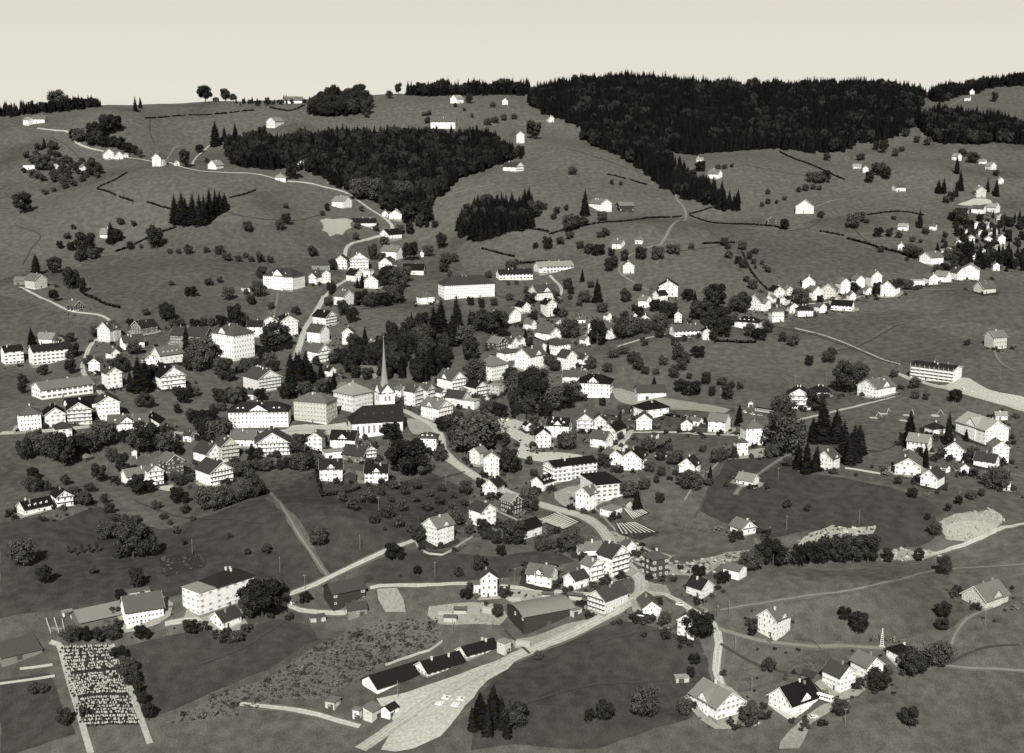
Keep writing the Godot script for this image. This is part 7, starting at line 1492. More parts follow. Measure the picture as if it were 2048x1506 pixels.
func house(H: Array) -> void:
	var w: float = H[7]
	var d: float = H[8]
	var h: float = H[9]
	var form: String = H[10]
	var fl: String = H[13]
	rng.seed = int(absf(H[4] * 31.0 + H[5] * 17.0)) + 7
	# stand on the lowest corner so that no wall floats
	var a := deg_to_rad(H[6])
	var y := 1e9
	var top := -1e9
	for c in [Vector2(-w, -d), Vector2(w, -d), Vector2(w, d), Vector2(-w, d)]:
		var p: Vector2 = c * 0.5
		var g := height(H[4] + p.x * cos(a) + p.y * sin(a), H[5] - p.x * sin(a) + p.y * cos(a))
		y = minf(y, g)
		top = maxf(top, g)
	y = lerpf(y, top, 0.3)
	var root := thing(H[0], H[1], H[2], Vector3(H[4], y, H[5]), a, H[3])
	var pitch := rng.randf_range(0.68, 0.86)
	if fl.contains("b") or fl.contains("l"):
		pitch = rng.randf_range(0.5, 0.66)
	if fl.contains("v") or fl.contains("s"):
		pitch = 0.3
	if w > 15.0:
		pitch *= 0.86
	var rh := w * 0.5 * pitch
	if form == "H":
		rh = minf(w, d) * 0.5 * rng.randf_range(0.55, 0.72)
	var wall := wall_mat(H[12])
	var roof: Material = M["roof%d%d" % [clampi(H[11] + (1 if rng.randf() < 0.18 and H[11] < 2 and H[2] == "house" else 0), 0, 3), rng.randi() % 3]]
	var foot := -4.0
	var hw := w * 0.5
	var st := begin()
	match form:
		"G":
			prism(st, PackedVector2Array([Vector2(-hw, foot), Vector2(hw, foot), Vector2(hw, h), Vector2(0, h + rh), Vector2(-hw, h)]), -d / 2, d / 2)
		"S":
			rh = w * 0.22
			prism(st, PackedVector2Array([Vector2(-hw, foot), Vector2(hw, foot), Vector2(hw, h), Vector2(-hw, h + rh)]), -d / 2, d / 2)
		"A":
			var p := PackedVector2Array([Vector2(-hw, foot), Vector2(hw, foot)])
			rh = w * 0.13
			for k in 13:
				var t := 1.0 - k / 6.0
				p.append(Vector2(t * hw, h + (1.0 - t * t) * rh))
			prism(st, p, -d / 2, d / 2)
		_:
			prism(st, PackedVector2Array([Vector2(-hw, foot), Vector2(hw, foot), Vector2(hw, h), Vector2(-hw, h)]), -d / 2, d / 2)
	part("wall", done(st), wall, root)
	if not fl.contains("l"):
		st = begin()
		box(st, Vector3(0, -1.6, 0), Vector3(w + 0.14, 4.2, d + 0.14))
		part("plinth", done(st), M["chimney%d" % (rng.randi() % 2)], root)
	var over := clampf(w * 0.07, 0.4, 0.9)
	st = begin()
	match form:
		"G":
			gable_roof(st, w, -d / 2 - over * 0.8, d / 2 + over * 0.8, h, rh, over)
		"S":
			var s := rh / w
			prism(st, PackedVector2Array([Vector2(-hw - 0.4, h + rh + 0.4 * s + 0.03), Vector2(hw + 0.6, h - 0.6 * s + 0.03), Vector2(hw + 0.6, h - 0.6 * s + 0.25), Vector2(-hw - 0.4, h + rh + 0.4 * s + 0.25)]), -d / 2 - 0.4, d / 2 + 0.4)
		"A":
			var p := PackedVector2Array()
			for k in 13:
				var t := 1.0 - k / 6.0
				p.append(Vector2(t * (hw + 0.8), h + 0.05 + (1.0 - t * t) * rh - 0.35 * t * t))
			for k in 13:
				var t := k / 6.0 - 1.0
				p.append(Vector2(t * (hw + 0.8), h + 0.35 + (1.0 - t * t) * rh - 0.35 * t * t))
			prism(st, p, -d / 2 - 1.0, d / 2 + 1.0)
		"F":
			box(st, Vector3(0, h + 0.18, 0), Vector3(w + 0.7, 0.3, d + 0.7))
		"H":
			if fl.contains("k"):
				hip_roof(st, w, d * 0.68, h, rh, over)
			else:
				hip_roof(st, w, d, h, rh, over)
	var rm := done(st)
	var roof_node := part("roof", rm, roof, root)
	if fl.contains("k"):
		roof_node.position.z = -d * 0.16
		st = begin()
		box(st, Vector3(0, h + 0.2, d * 0.345), Vector3(w + 0.8, 0.34, d * 0.31 + 0.4))
		part("flat_roof", done(st), M.roof30, root)
	# verge boards along the gables
	if form == "G" and not fl.contains("l"):
		var e := hw + over
		var ye := h - over * rh / hw + 0.03
		for s in [-1.0, 1.0]:
			st = begin()
			var z0: float = s * (d / 2 + over * 0.8 + 0.04)
			prism(st, PackedVector2Array([Vector2(-e, ye - 0.1), Vector2(0, h + rh - 0.1), Vector2(e, ye - 0.1), Vector2(e, ye + 0.24), Vector2(0, h + rh + 0.26), Vector2(-e, ye + 0.24)]), z0 - 0.03, z0 + 0.03)
			part("verge_board", done(st), M.trim, roof_node)
	# chimneys
	if not fl.contains("l") and form != "F":
		var n := 1 + int(w * d > 160.0) + int(w * d > 420.0)
		for k in n:
			st = begin()
			var cz := d * rng.randf_range(-0.32, 0.32)
			var cx := rng.randf_range(-0.18, 0.18) * w
			var cy := h + rh - absf(cx) / hw * rh
			if form == "H":
				cz *= 0.35
			var ch := rng.randf_range(1.3, 2.0)
			box(st, Vector3(cx, cy + ch * 0.5 - 0.6, cz), Vector3(0.75, ch + 1.2, 0.75))
			box(st, Vector3(cx, cy + ch + 0.06, cz), Vector3(0.95, 0.14, 0.95))
			part("chimney", done(st), M["chimney%d" % (rng.randi() % 2)], roof_node)
	# windows
	var storeys := clampi(int(round(h / 3.0)), 1, 5)
	if fl.contains("l") and storeys > 2:
		storeys = 2
	var sh := h / storeys
	var key := "band" if fl.contains("b") else ("shutter" if rng.randf() < 0.45 else "plain")
	var gap := 3.4 if fl.contains("b") else (3.3 if key == "shutter" else 2.9)
	if fl.contains("n"):
		gap *= 0.8
	if fl.contains("l"):
		gap = 6.5
	var sy := clampf(sh / 2.9, 0.62, 1.25)
	for side in [[0.0, w, d / 2], [PI, w, d / 2], [PI / 2, d, w / 2], [-PI / 2, d, w / 2]]:
		if facing(H, side[0]) < -0.12:
			continue
		var b := Basis(Vector3.UP, side[0])
		var gable_side: bool = absf(sin(side[0])) < 0.5
		for s in storeys:
			var mesh: Mesh = window_mesh[key]
			if s == 0 and not fl.contains("b") and rng.randf() < 0.3:
				mesh = window_mesh.small
			if fl.contains("l") and rng.randf() < 0.5:
				continue
			window_row(root, b, side[2] + 0.012, side[1], (s + 0.56) * sh, mesh, gap * sy * (1.0 if gable_side or fl.contains("n") or fl.contains("b") else 1.5), sy)
		if gable_side and form == "G" and not fl.contains("l"):
			var yy := h + 1.0 * sy
			while yy < h + rh - 1.3:
				window_row(root, b, side[2] + 0.012, w * (1.0 - (yy + 0.9 - h) / rh) , yy, window_mesh.plain if key == "band" else window_mesh[key], gap * sy * 0.9, sy * 0.9, 1.2)
				yy += sh * 0.95
			if fl.contains("p"):
				for s in storeys:
					st = begin()
					prism(st, PackedVector2Array([Vector2(0, 0), Vector2(0.48, -0.26), Vector2(0.48, -0.17), Vector2(0, 0.14)]), -w / 2 - 0.1, w / 2 + 0.1, b * Basis(Vector3.UP, -PI / 2), b * Vector3(0, (s + 0.97) * sh, side[2] + 0.005))
					part("pent_roof", done(st), roof, root)
		if fl.contains("b") and fl.contains("v"):
			for s in storeys:
				st = begin()
				box(st, b * Vector3(0, s * sh + 0.2, side[2] + 0.35), Vector3(side[1] * absf(cos(side[0])) + 0.7 * absf(sin(side[0])) + 0.02, 0.22, side[1] * absf(sin(side[0])) + 0.7 * absf(cos(side[0])) + 0.02))
				part("balcony_slab", done(st), M.white1, root)
	# door on the side that shows best
	var door_side := 0.0
	var best := -2.0
	for s in [0.0, PI, PI / 2, -PI / 2]:
		var f := facing(H, s) + (0.15 if absf(sin(s)) > 0.5 else 0.0)
		if f > best:
			best = f
			door_side = s
	var db := Basis(Vector3.UP, door_side)
	var dout := (w if absf(sin(door_side)) > 0.5 else d) * 0.5
	var dwide := (d if absf(sin(door_side)) > 0.5 else w)
	st = begin()
	var barn_door := fl.contains("l")
	box(st, Vector3(0, 0.9, 0.03), Vector3(2.6 if barn_door else 1.15, 2.7 if barn_door else 2.2, 0.1))
	box(st, Vector3(0, 2.1, 0.05), Vector3(2.9 if barn_door else 1.5, 0.2, 0.2))
	part("door", done(st), M.door, root, Transform3D(db, db * Vector3(dwide * rng.randf_range(-0.25, 0.25), 0.0, dout)))
	# cross gable on the long side that faces out
	var s_long := PI / 2 if facing(H, PI / 2) > facing(H, -PI / 2) else -PI / 2
	var lb := Basis(Vector3.UP, s_long)
	if fl.contains("x"):
		var cw := clampf(d * 0.34, 3.4, w * 0.75)
		var cr := cw * 0.5 * 0.95
		var ceave := h + rh * 0.18
		if ceave + cr > h + rh * 0.94:
			cr = h + rh * 0.94 - ceave
		st = begin()
		prism(st, PackedVector2Array([Vector2(-cw / 2, foot), Vector2(cw / 2, foot), Vector2(cw / 2, ceave), Vector2(0, ceave + cr), Vector2(-cw / 2, ceave)]), 0.0, hw + 0.35, lb)
		var cg := part("cross_gable", done(st), wall, root)
		st = begin()
		gable_roof(st, cw, 0.0, hw + 0.8, ceave, cr, 0.4, 0.22, lb)
		part("gable_roof", done(st), roof, cg)
		for s in storeys + 1:
			var wy := (s + 0.56) * sh
			if s == storeys:
				wy = h + rh * 0.2
			window_row(root, lb, hw + 0.362, cw, wy, window_mesh.plain, 2.1 * sy, sy * 0.9, 1.2)
	if fl.contains("m"):
		var n := maxi(3, int(d / 4.5))
		for k in n:
			var z := (k - (n - 1) * 0.5) * d * 0.78 / n
			if fl.contains("x") and absf(z) < d * 0.17 + 1.2:
				continue
			var xo := hw * 0.72
			var yb := h + rh * (1.0 - xo / hw) if form == "G" else h + rh * 0.3
			if form == "H" and absf(z) > d * 0.5 - hw * 0.55:
				continue
			st = begin()
			prism(st, PackedVector2Array([Vector2(-0.7, yb - 0.6), Vector2(0.7, yb - 0.6), Vector2(0.7, yb + 1.1), Vector2(0, yb + 1.7), Vector2(-0.7, yb + 1.1)]), xo - 2.2, xo + 0.2, lb, lb * Vector3(z, 0, 0))
			var dm := part("dormer", done(st), M.white2, roof_node)
			st = begin()
			gable_roof(st, 1.4, xo - 2.2, xo + 0.4, yb + 1.1, 0.6, 0.2, 0.12, lb, lb * Vector3(z, 0, 0))
			part("dormer_roof", done(st), roof, dm)
			part("dormer_window", window_mesh.small, null, dm, Transform3D(lb, lb * Vector3(z, yb + 0.5, xo + 0.21)))
	if fl.contains("s"):
		for k in 10:
			st = begin()
			tube(st, Vector3(-d * 0.5 + d * k / 9.0, -0.5, hw + 1.3), Vector3(-d * 0.5 + d * k / 9.0, h + 1.0, hw + 1.3), 0.09, 0.09)
			part("scaffold_pole", done(st), M.trim, root, Transform3D(lb, Vector3.ZERO))
		for k in 4:
			st = begin()
			box(st, Vector3(0, h * (k + 0.9) / 4.2, hw + 0.8), Vector3(d + 0.8, 0.12, 1.0))
			part("scaffold_board", done(st), M.weathered0, root, Transform3D(lb, Vector3.ZERO))

func build_houses() -> void:
	for H in HOUSES:
		house(H)

# ---------------------------------------------------------------- church
func arch_window(w: float, h: float) -> ArrayMesh:
	var st := begin()
	var p := PackedVector2Array([Vector2(-w / 2, 0), Vector2(w / 2, 0)])
	for k in 9:
		var t := PI * k / 8.0
		p.append(Vector2(cos(t) * w / 2, h - w / 2 + sin(t) * w / 2))
	prism(st, p, 0.0, 0.06)
	st.generate_normals()
	st.set_material(M.glass)
	var m := st.commit()
	st = begin()
	for k in 6:
		box(st, Vector3(0, h * (k + 0.5) / 6.0, 0.07), Vector3(w, 0.09, 0.05))
	box(st, Vector3(0, h * 0.5, 0.075), Vector3(0.1, h, 0.05))
	st.generate_normals()
	st.set_material(M.frame)
	return st.commit(m)

func build_church() -> void:
	var c: Vector2 = SPOT.church
	var phi := atan2(-c.x, -c.y)
	var yaw := phi + deg_to_rad(-80.0)
	var back := Vector2(c.x, c.y).normalized() * 9.0
	var at := Vector3(c.x + back.x, height(c.x, c.y), c.y + back.y)
	var root := thing("church", "white church with broad dark hipped nave roof and tall needle spire", "church", at, yaw)
	var w := 19.0
	var d := 37.0
	var h := 10.0
	var rh := 10.4
	var st := begin()
	prism(st, PackedVector2Array([Vector2(-w / 2, -4), Vector2(w / 2, -4), Vector2(w / 2, h), Vector2(-w / 2, h)]), -d / 2, d / 2)
	part("nave_wall", done(st), M.white0, root)
	st = begin()
	hip_roof(st, w, d, h, rh, 0.9, true, false)
	var nr := part("nave_roof", done(st), M.roof01, root)
	st = begin()
	prism(st, PackedVector2Array([Vector2(-w / 2, h - 0.2), Vector2(w / 2, h - 0.2), Vector2(0, h + rh - 0.3)]), -d / 2 - 0.5, -d / 2 + 0.3)
	part("east_gable", done(st), M.white1, root)
	for k in 4:
		st = begin()
		box(st, Vector3(w * 0.26, h + rh * 0.5 + 0.6, -d * 0.3 + k * d * 0.18), Vector3(1.0, 0.9, 0.9))
		part("roof_vent", done(st), M.roof11, nr)
	var side := Basis(Vector3.UP, PI / 2) if facing_yaw(at, yaw + PI / 2) > facing_yaw(at, yaw - PI / 2) else Basis(Vector3.UP, -PI / 2)
	var sgn := 1.0 if side.x.z < 0.0 else -1.0
	var tall := arch_window(1.5, 5.6)
	for k in 7:
		part("window", tall, null, root, Transform3D(side, side * Vector3(0, 2.6, w / 2 + 0.01) + Vector3(0, 0, d * 0.5 - 4.0 - k * 3.9)))
	for k in 3:
		part("window", tall, null, root, Transform3D(Basis.IDENTITY, Vector3(-5.0 + k * 5.0, 2.6, d / 2 + 0.01)))
	# projecting stair bay near the east end
	st = begin()
	box(st, Vector3(sgn * (w / 2 + 1.6), h * 0.5 - 2.0, -d / 2 + 5.0), Vector3(3.6, h + 4.6, 7.4))
	var bay := part("transept", done(st), M.white3, root)
	st = begin()
	box(st, Vector3(sgn * (w / 2 + 1.7), h + 0.5, -d / 2 + 5.0), Vector3(4.2, 0.4, 8.2))
	part("transept_roof", done(st), M.roof01, bay)
	part("window", tall, null, bay, Transform3D(side, side * Vector3(0, 2.6, w / 2 + 3.41) + Vector3(0, 0, -d / 2 + 5.0)))
	# covered stair beside the apse
	st = begin()
	prism(st, PackedVector2Array([Vector2(-2.4, -3), Vector2(2.4, -3), Vector2(2.4, 2.6), Vector2(0, 4.2), Vector2(-2.4, 2.6)]), 0.0, 13.0, Basis.IDENTITY, Vector3(sgn * 6.0, 0, d / 2 + 0.05))
	var porch := part("covered_stair", done(st), M.white2, root)
	st = begin()
	gable_roof(st, 4.8, 0.0, 13.5, 2.6, 1.6, 0.5, 0.25, Basis.IDENTITY, Vector3(sgn * 6.0, 0, d / 2 + 0.05))
	part("stair_roof", done(st), M.roof01, porch)
	# tower
	var tp: Vector2 = SPOT.tower
	var inv := root.transform.affine_inverse()
	var tl := inv * Vector3(tp.x, at.y, tp.y)
	var turn := Basis(Vector3.UP, atan2(-tp.x, -tp.y) + deg_to_rad(22.0) - yaw)
	var tw := 11.4
	var th := 26.0
	st = begin()
	box(st, Vector3(0, th * 0.5 - 2.0, 0), Vector3(tw, th + 4.0, tw))
	box(st, Vector3(0, th * 0.56, 0), Vector3(tw + 0.3, 0.4, tw + 0.3))
	var tower := part("tower", done(st), M.white0, root, Transform3D(turn, tl))
	var arch := arch_window(1.5, 4.2)
	for k in 4:
		var b := Basis(Vector3.UP, PI / 2 * k)
		st = begin()
		prism(st, PackedVector2Array([Vector2(-tw / 2, th), Vector2(tw / 2, th), Vector2(0, th + 6.4)]), tw / 2 - 1.2, tw / 2 - 0.02, b)
		part("tower_gable", done(st), M.white0, tower)
		for e in [-1.0, 1.0]:
			part("belfry_window", arch, null, tower, Transform3D(b, b * Vector3(e * 1.6, th - 5.8, tw / 2 + 0.01)))
		st = begin()
		gable_roof(st, tw, 1.0, tw / 2 + 0.35, th, 6.4, 0.25, 0.3, b)
		part("gable_roof", done(st), M.roof11, tower)
	st = begin()
	var prof := [[th + 1.0, 4.4], [th + 6.0, 3.3], [th + 10.0, 2.5], [th + 16.0, 1.75], [th + 24.0, 1.05], [th + 33.0, 0.5], [th + 41.0, 0.16]]
	for k in prof.size() - 1:
		for i in 8:
			var p := TAU * (i + 0.5) / 8
			var q := TAU * (i + 1.5) / 8
			var e := Vector3(cos(p), 0, sin(p))
			var f := Vector3(cos(q), 0, sin(q))
			var y0: float = prof[k][0]
			var y1: float = prof[k + 1][0]
			quad(st, e * prof[k][1] + Vector3(0, y0, 0), e * prof[k + 1][1] + Vector3(0, y1, 0), f * prof[k + 1][1] + Vector3(0, y1, 0), f * prof[k][1] + Vector3(0, y0, 0))
	var sp := part("spire", done(st), M.spire, tower)
	var ball := SphereMesh.new()
	ball.radius = 0.4
	ball.height = 0.8
	ball.radial_segments = 12
	ball.rings = 6
	part("spire_ball", ball, M.metal, sp, Transform3D(Basis.IDENTITY, Vector3(0, th + 41.3, 0)))
	st = begin()
	tube(st, Vector3(0, th + 41.4, 0), Vector3(0, th + 44.0, 0), 0.07, 0.05)
	box(st, Vector3(0, th + 43.2, 0), Vector3(0.9, 0.12, 0.12))
	part("cross", done(st), M.metal, sp)

func facing_yaw(p: Vector3, a: float) -> float:
	return Vector2(sin(a), cos(a)).dot(Vector2(-p.x, -p.z).normalized())

# ---------------------------------------------------------------- small things
func build_cemetery() -> void:
	rng.seed = 51
	var q := points(GRAVES)
	sheet("cemetery_ground", [q], M.soil, 0.05)
	for p in CEMETERY_PATHS:
		sheet("path", Geometry2D.offset_polyline(smooth(points(p)), 1.4, Geometry2D.JOIN_ROUND, Geometry2D.END_BUTT), M.road, 0.1)
	var meshes := []
	for k in 4:
		var st := begin()
		var w: float = [0.8, 0.7, 0.95, 0.55][k]
		var h: float = [1.15, 1.35, 0.95, 1.5][k]
		box(st, Vector3(0, 0.02, 0.05), Vector3(w + 0.3, 0.3, 0.5))
		var p := PackedVector2Array([Vector2(-w / 2, 0.1), Vector2(w / 2, 0.1)])
		if k % 2 == 0:
			for i in 7:
				var t := PI * i / 6.0
				p.append(Vector2(cos(t) * w / 2, h - 0.2 + sin(t) * 0.2))
		else:
			p.append_array([Vector2(w / 2, h * 0.8), Vector2(0, h), Vector2(-w / 2, h * 0.8)])
		prism(st, p, -0.09, 0.09)
		meshes.append(done(st))
	var left := 300
	var spots := []
	var more := []
	for r in 27:
		for c in 24:
			var u := (c + 0.5) / 24.0
			var v := (r + 0.5) / 27.0
			if (r == 8 or r == 17) or rng.randf() < 0.12:
				continue
			var p := q[0].lerp(q[1], u).lerp(q[3].lerp(q[2], u), v)
			p += Vector2(rng.randf_range(-0.25, 0.25), rng.randf_range(-0.15, 0.15))
			spots.append(p)
			if (r + c) % 2 == 0 or left <= 0:
				more.append(p)
				continue
			left -= 1
			var t := part(numbered("gravestone"), meshes[rng.randi() % 4], [M.stone_pale, M.stone_pale, M.stone_pale, M.stone_mid, M.stone_dark][rng.randi() % 5], self)
			t.position = on_ground(p.x, p.y)
			t.rotation.y = 0.32 + rng.randf_range(-0.08, 0.08)
			t.scale = Vector3.ONE * rng.randf_range(0.8, 1.15)
			mark(t, "upright gravestone on a grave in the cemetery rows", "gravestone", "gravestones in the cemetery")
	var rest := MultiMesh.new()
	rest.transform_format = MultiMesh.TRANSFORM_3D
	rest.mesh = meshes[0]
	rest.instance_count = more.size()
	for i in more.size():
		var k := rng.randf_range(0.65, 1.0)
		rest.set_instance_transform(i, Transform3D(Basis(Vector3.UP, 0.32).scaled(Vector3(k, k, k)), on_ground(more[i].x, more[i].y)))
	var ro := MultiMeshInstance3D.new()
	ro.name = "gravestones"
	ro.multimesh = rest
	ro.material_override = M.stone_pale
	ro.set_meta("kind", "stuff")
	mark(ro, "smaller gravestones set between the cemetery rows", "gravestones")
	add_child(ro)
	var mm := MultiMesh.new()
	mm.transform_format = MultiMesh.TRANSFORM_3D
	mm.mesh = crowns.g[2]
	mm.instance_count = spots.size()
	for i in spots.size():
		var s := rng.randf_range(0.4, 1.0)
		mm.set_instance_transform(i, Transform3D(Basis.from_scale(Vector3(s, s, s)), on_ground(spots[i].x + rng.randf_range(-0.9, 0.9), spots[i].y + rng.randf_range(0.6, 1.6))))
	var o := MultiMeshInstance3D.new()
	o.name = "grave_plants"
	o.multimesh = mm
	o.material_override = M.weed
	o.set_meta("kind", "stuff")
	mark(o, "low grave plants between the cemetery stones", "plants")
	add_child(o)

func lumber(p: Vector2, k: int) -> void:
	var t := thing("lumber_stack", "stack of pale sawn boards on bearers near the sawmill hall", "lumber", on_ground(p.x, p.y), rng.randf_range(-0.2, 0.2) - 0.25, "lumber stacks in the wood yard")
	var long := rng.randf_range(5.5, 8.5)
	var mat: Material = [M.board0, M.board1, M.board2][k % 3]
	for j in rng.randi_range(5, 9):
		var st := begin()
		for i in 3:
			box(st, Vector3(rng.randf_range(-0.1, 0.1), 0.12 + j * 0.28, (i - 1) * 0.85), Vector3(long * rng.randf_range(0.92, 1.0), 0.2, 0.78))
		part("board_layer", done(st), mat, t)
	var s := begin()
	for i in 3:
		box(s, Vector3((i - 1) * long * 0.35, -0.1, 0), Vector3(0.2, 0.3, 2.6))
	part("bearer", done(s), M.weathered0, t)
	if k % 3 == 1:
		s = begin()
		prism(s, PackedVector2Array([Vector2(-1.7, 2.7), Vector2(1.7, 3.1), Vector2(1.7, 3.2), Vector2(-1.7, 2.8)]), -long / 2 - 0.3, long / 2 + 0.3, Basis(Vector3.UP, PI / 2))
		part("cover_board", done(s), M.roof20, t)

func car(p: Vector3, turn: float, mat: Material, label: String) -> void:
	var t := thing("parked_car", label, "car", p, turn, "parked cars")
	var st := begin()
	prism(st, PackedVector2Array([Vector2(-2.05, 0.35), Vector2(2.0, 0.35), Vector2(2.1, 0.6), Vector2(2.02, 0.88), Vector2(1.0, 0.98), Vector2(-1.4, 1.0), Vector2(-2.1, 0.9)]), -0.8, 0.8)
	part("body", done(st), mat, t)
	st = begin()
	prism(st, PackedVector2Array([Vector2(-1.55, 0.99), Vector2(0.95, 0.97), Vector2(0.4, 1.42), Vector2(-1.0, 1.44)]), -0.7, 0.7)
	part("window", done(st), M.glass, t)
	st = begin()
	prism(st, PackedVector2Array([Vector2(-1.1, 1.43), Vector2(0.45, 1.42), Vector2(0.3, 1.5), Vector2(-0.9, 1.51)]), -0.68, 0.68)
	part("roof", done(st), mat, t)
	for e in [Vector2(-1.3, -0.72), Vector2(1.3, -0.72), Vector2(-1.3, 0.72), Vector2(1.3, 0.72)]:
		st = begin()
		tube(st, Vector3(e.x, 0.3, e.y - 0.1), Vector3(e.x, 0.3, e.y + 0.1), 0.31, 0.31, 12)
		part("wheel", done(st), M.rubber, t)

# things that look alike are told apart by how near they stand to a landmark
func rank_labels() -> void:
	var sets := {}
	for o in get_children():
		if o.get_meta("category", "") in ["hedge", "wall", "fence", "lumber", "utility pole", "car", "vegetable bed"]:
			var l: String = o.get_meta("label")
			if not sets.has(l):
				sets[l] = []
			sets[l].append(o)
	for l in sets:
		for k in LANDMARKS.size():
			var tail: String = " near " + LANDMARKS[k]
			if sets[l].size() > 1 and l.ends_with(tail):
				var a: Vector2 = LANDMARK_AT[k]
				sets[l].sort_custom(func(p, q): return a.distance_squared_to(Vector2(p.position.x, p.position.z)) < a.distance_squared_to(Vector2(q.position.x, q.position.z)))
				for i in sets[l].size():
					sets[l][i].set_meta("label", l.trim_suffix(tail) + ", " + ordinal(i + 1) + " " + LANDMARKS[k])

func build_small() -> void:
	rng.seed = 61
	var p := points(LUMBER)
	for k in p.size():
		lumber(p[k], k)
	p = points(CARS)
	for k in p.size():
		car(on_ground(p[k].x, p[k].y) + Vector3(0, 0.14, 0), rng.randf_range(0, TAU), [M.car_white, M.car_white, M.car_dark, M.car_grey][k % 4], ["white", "white", "dark", "grey"][k % 4] + " saloon car parked near " + nearest(p[k].x, p[k].y))
	car(on_ground(SPOT.car.x, SPOT.car.y) + Vector3(0, 0.14, 0), 0.35, M.car_white, "white saloon car parked in the farm yard below the white bus")
	car(on_ground(SPOT.lorry.x, SPOT.lorry.y) + Vector3(0, 0.14, 0), -0.5, M.car_white, "white car on the narrow road by the square hut")
	# bus
	var bp := on_ground(SPOT.bus.x, SPOT.bus.y)
	var bus := thing("bus", "pale rounded bus parked beside the white gabled houses", "bus", bp + Vector3(0, 0.1, 0), deg_to_rad(50.0))
	var st := begin()
	prism(st, PackedVector2Array([Vector2(-1.2, 0.45), Vector2(1.2, 0.45), Vector2(1.25, 1.6), Vector2(1.15, 2.6), Vector2(0.8, 2.95), Vector2(-0.8, 2.95), Vector2(-1.15, 2.6), Vector2(-1.25, 1.6)]), -4.0, 4.0)
	part("body", done(st), M.car_white, bus)
	for k in 6:
		for e in [-1.0, 1.0]:
			st = begin()
			box(st, Vector3(e * 1.2, 2.05, -3.2 + k * 1.25), Vector3(0.14, 0.75, 1.0))
			part("window", done(st), M.glass, bus)
	st = begin()
	box(st, Vector3(0, 2.0, 4.01), Vector3(2.0, 0.85, 0.06))
	part("windscreen", done(st), M.glass, bus)
	for e in [Vector2(-1.05, -2.6), Vector2(1.05, -2.6), Vector2(-1.05, 2.6), Vector2(1.05, 2.6)]:
		st = begin()
		tube(st, Vector3(e.x - 0.15, 0.45, e.y), Vector3(e.x + 0.15, 0.45, e.y), 0.48, 0.48, 12)
		part("wheel", done(st), M.rubber, bus)
	# lattice mast
	var mast := thing("lattice_mast", "pale triangular lattice mast standing in the meadow by hipped house", "mast", on_ground(SPOT.mast.x, SPOT.mast.y))
	for e in [-1.0, 1.0]:
		st = begin()
		tube(st, Vector3(e * 0.9, -0.3, 0), Vector3(e * 0.08, 9.6, 0), 0.14, 0.09)
		part("leg", done(st), M.trim, mast)
	for k in 8:
		st = begin()
		var yy := 0.7 + k * 1.05
		box(st, Vector3(0, yy, 0), Vector3(1.8 * (1.0 - yy / 10.4) + 0.1, 0.24, 0.14))
		part("rung", done(st), M.trim, mast)
	st = begin()
	box(st, Vector3(0, 0.1, 0), Vector3(3.0, 0.5, 1.6))
	part("footing", done(st), M.stone_pale, mast)
	# poles
	p = points(POLES)
	for k in p.size():
		var o := thing("utility_pole", "thin wooden utility pole near " + nearest(p[k].x, p[k].y), "utility pole", on_ground(p[k].x, p[k].y), rng.randf() * PI, "utility poles")
		st = begin()
		tube(st, Vector3(0, -0.5, 0), Vector3(0, 8.6, 0), 0.15, 0.1)
		part("post", done(st), M.weathered1, o)
		st = begin()
		box(st, Vector3(0, 7.9, 0), Vector3(1.4, 0.12, 0.12))
		part("crossarm", done(st), M.weathered1, o)
		for e in [-0.55, 0.0, 0.55]:
			st = begin()
			tube(st, Vector3(e, 7.95, 0), Vector3(e, 8.2, 0), 0.06, 0.05)
			part("insulator", done(st), M.white0, o)
	# concrete slabs in the gravel yard
	p = points(PADS)
	for k in p.size():
		var o := thing("concrete_slab", "square pale concrete slab with open shaft lying in the gravel yard", "slab", on_ground(p[k].x, p[k].y) + Vector3(0, 0.13, 0), -0.3, "concrete slabs in the yard")
		st = begin()
		box(st, Vector3(0, 0.25, 0), Vector3(3.6, 0.5, 3.6))
		part("slab", done(st), M.white3, o)
		st = begin()
		box(st, Vector3(0.5, 0.6, 0.2), Vector3(0.9, 0.24, 0.9))
		part("shaft_cover", done(st), M.timber0 if k < 2 else M.white1, o)
	# garden and retaining walls
	for k in WALLS.size():
		var q := smooth(points(WALLS[k]))
		var org := on_ground(q[0].x, q[0].y)
		st = begin()
		for i in q.size() - 1:
			var a := on_ground(q[i].x, q[i].y) - org
			var b := on_ground(q[i + 1].x, q[i + 1].y) - org
			var dir := (b - a).normalized()
			box(st, (a + b) * 0.5 + Vector3(0, 0.3, 0), Vector3(0.35, 1.6, a.distance_to(b) + 0.02), Basis.looking_at(dir, Vector3.UP))
		var o := part(numbered("garden_wall"), done(st), M.stone_pale, self)
		o.position = org
		mark(o, "low pale garden wall near " + nearest(org.x, org.z), "wall", "garden walls")
	# fences: posts and rails
	for k in FENCES.size():
		var q := smooth(points(FENCES[k]))
		var org := on_ground(q[0].x, q[0].y)
		var f := thing("field_fence", "thin dark post and rail fence near " + nearest(org.x, org.z), "fence", org, 0.0, "field fences")
		for i in q.size():
			var a := on_ground(q[i].x, q[i].y) - org
			st = begin()
			tube(st, a + Vector3(0, -0.3, 0), a + Vector3(0, 1.3, 0), 0.09, 0.08)
			part("post", done(st), M.timber0, f)
			if i < q.size() - 1:
				var b := on_ground(q[i + 1].x, q[i + 1].y) - org
				for e in [0.55, 1.1]:
					st = begin()
					tube(st, a + Vector3(0, e, 0), b + Vector3(0, e, 0), 0.05, 0.05, 4)
					part("rail", done(st), M.timber0, f)
	# sand pits of the sports ground with leaning posts
	p = points(PITS)
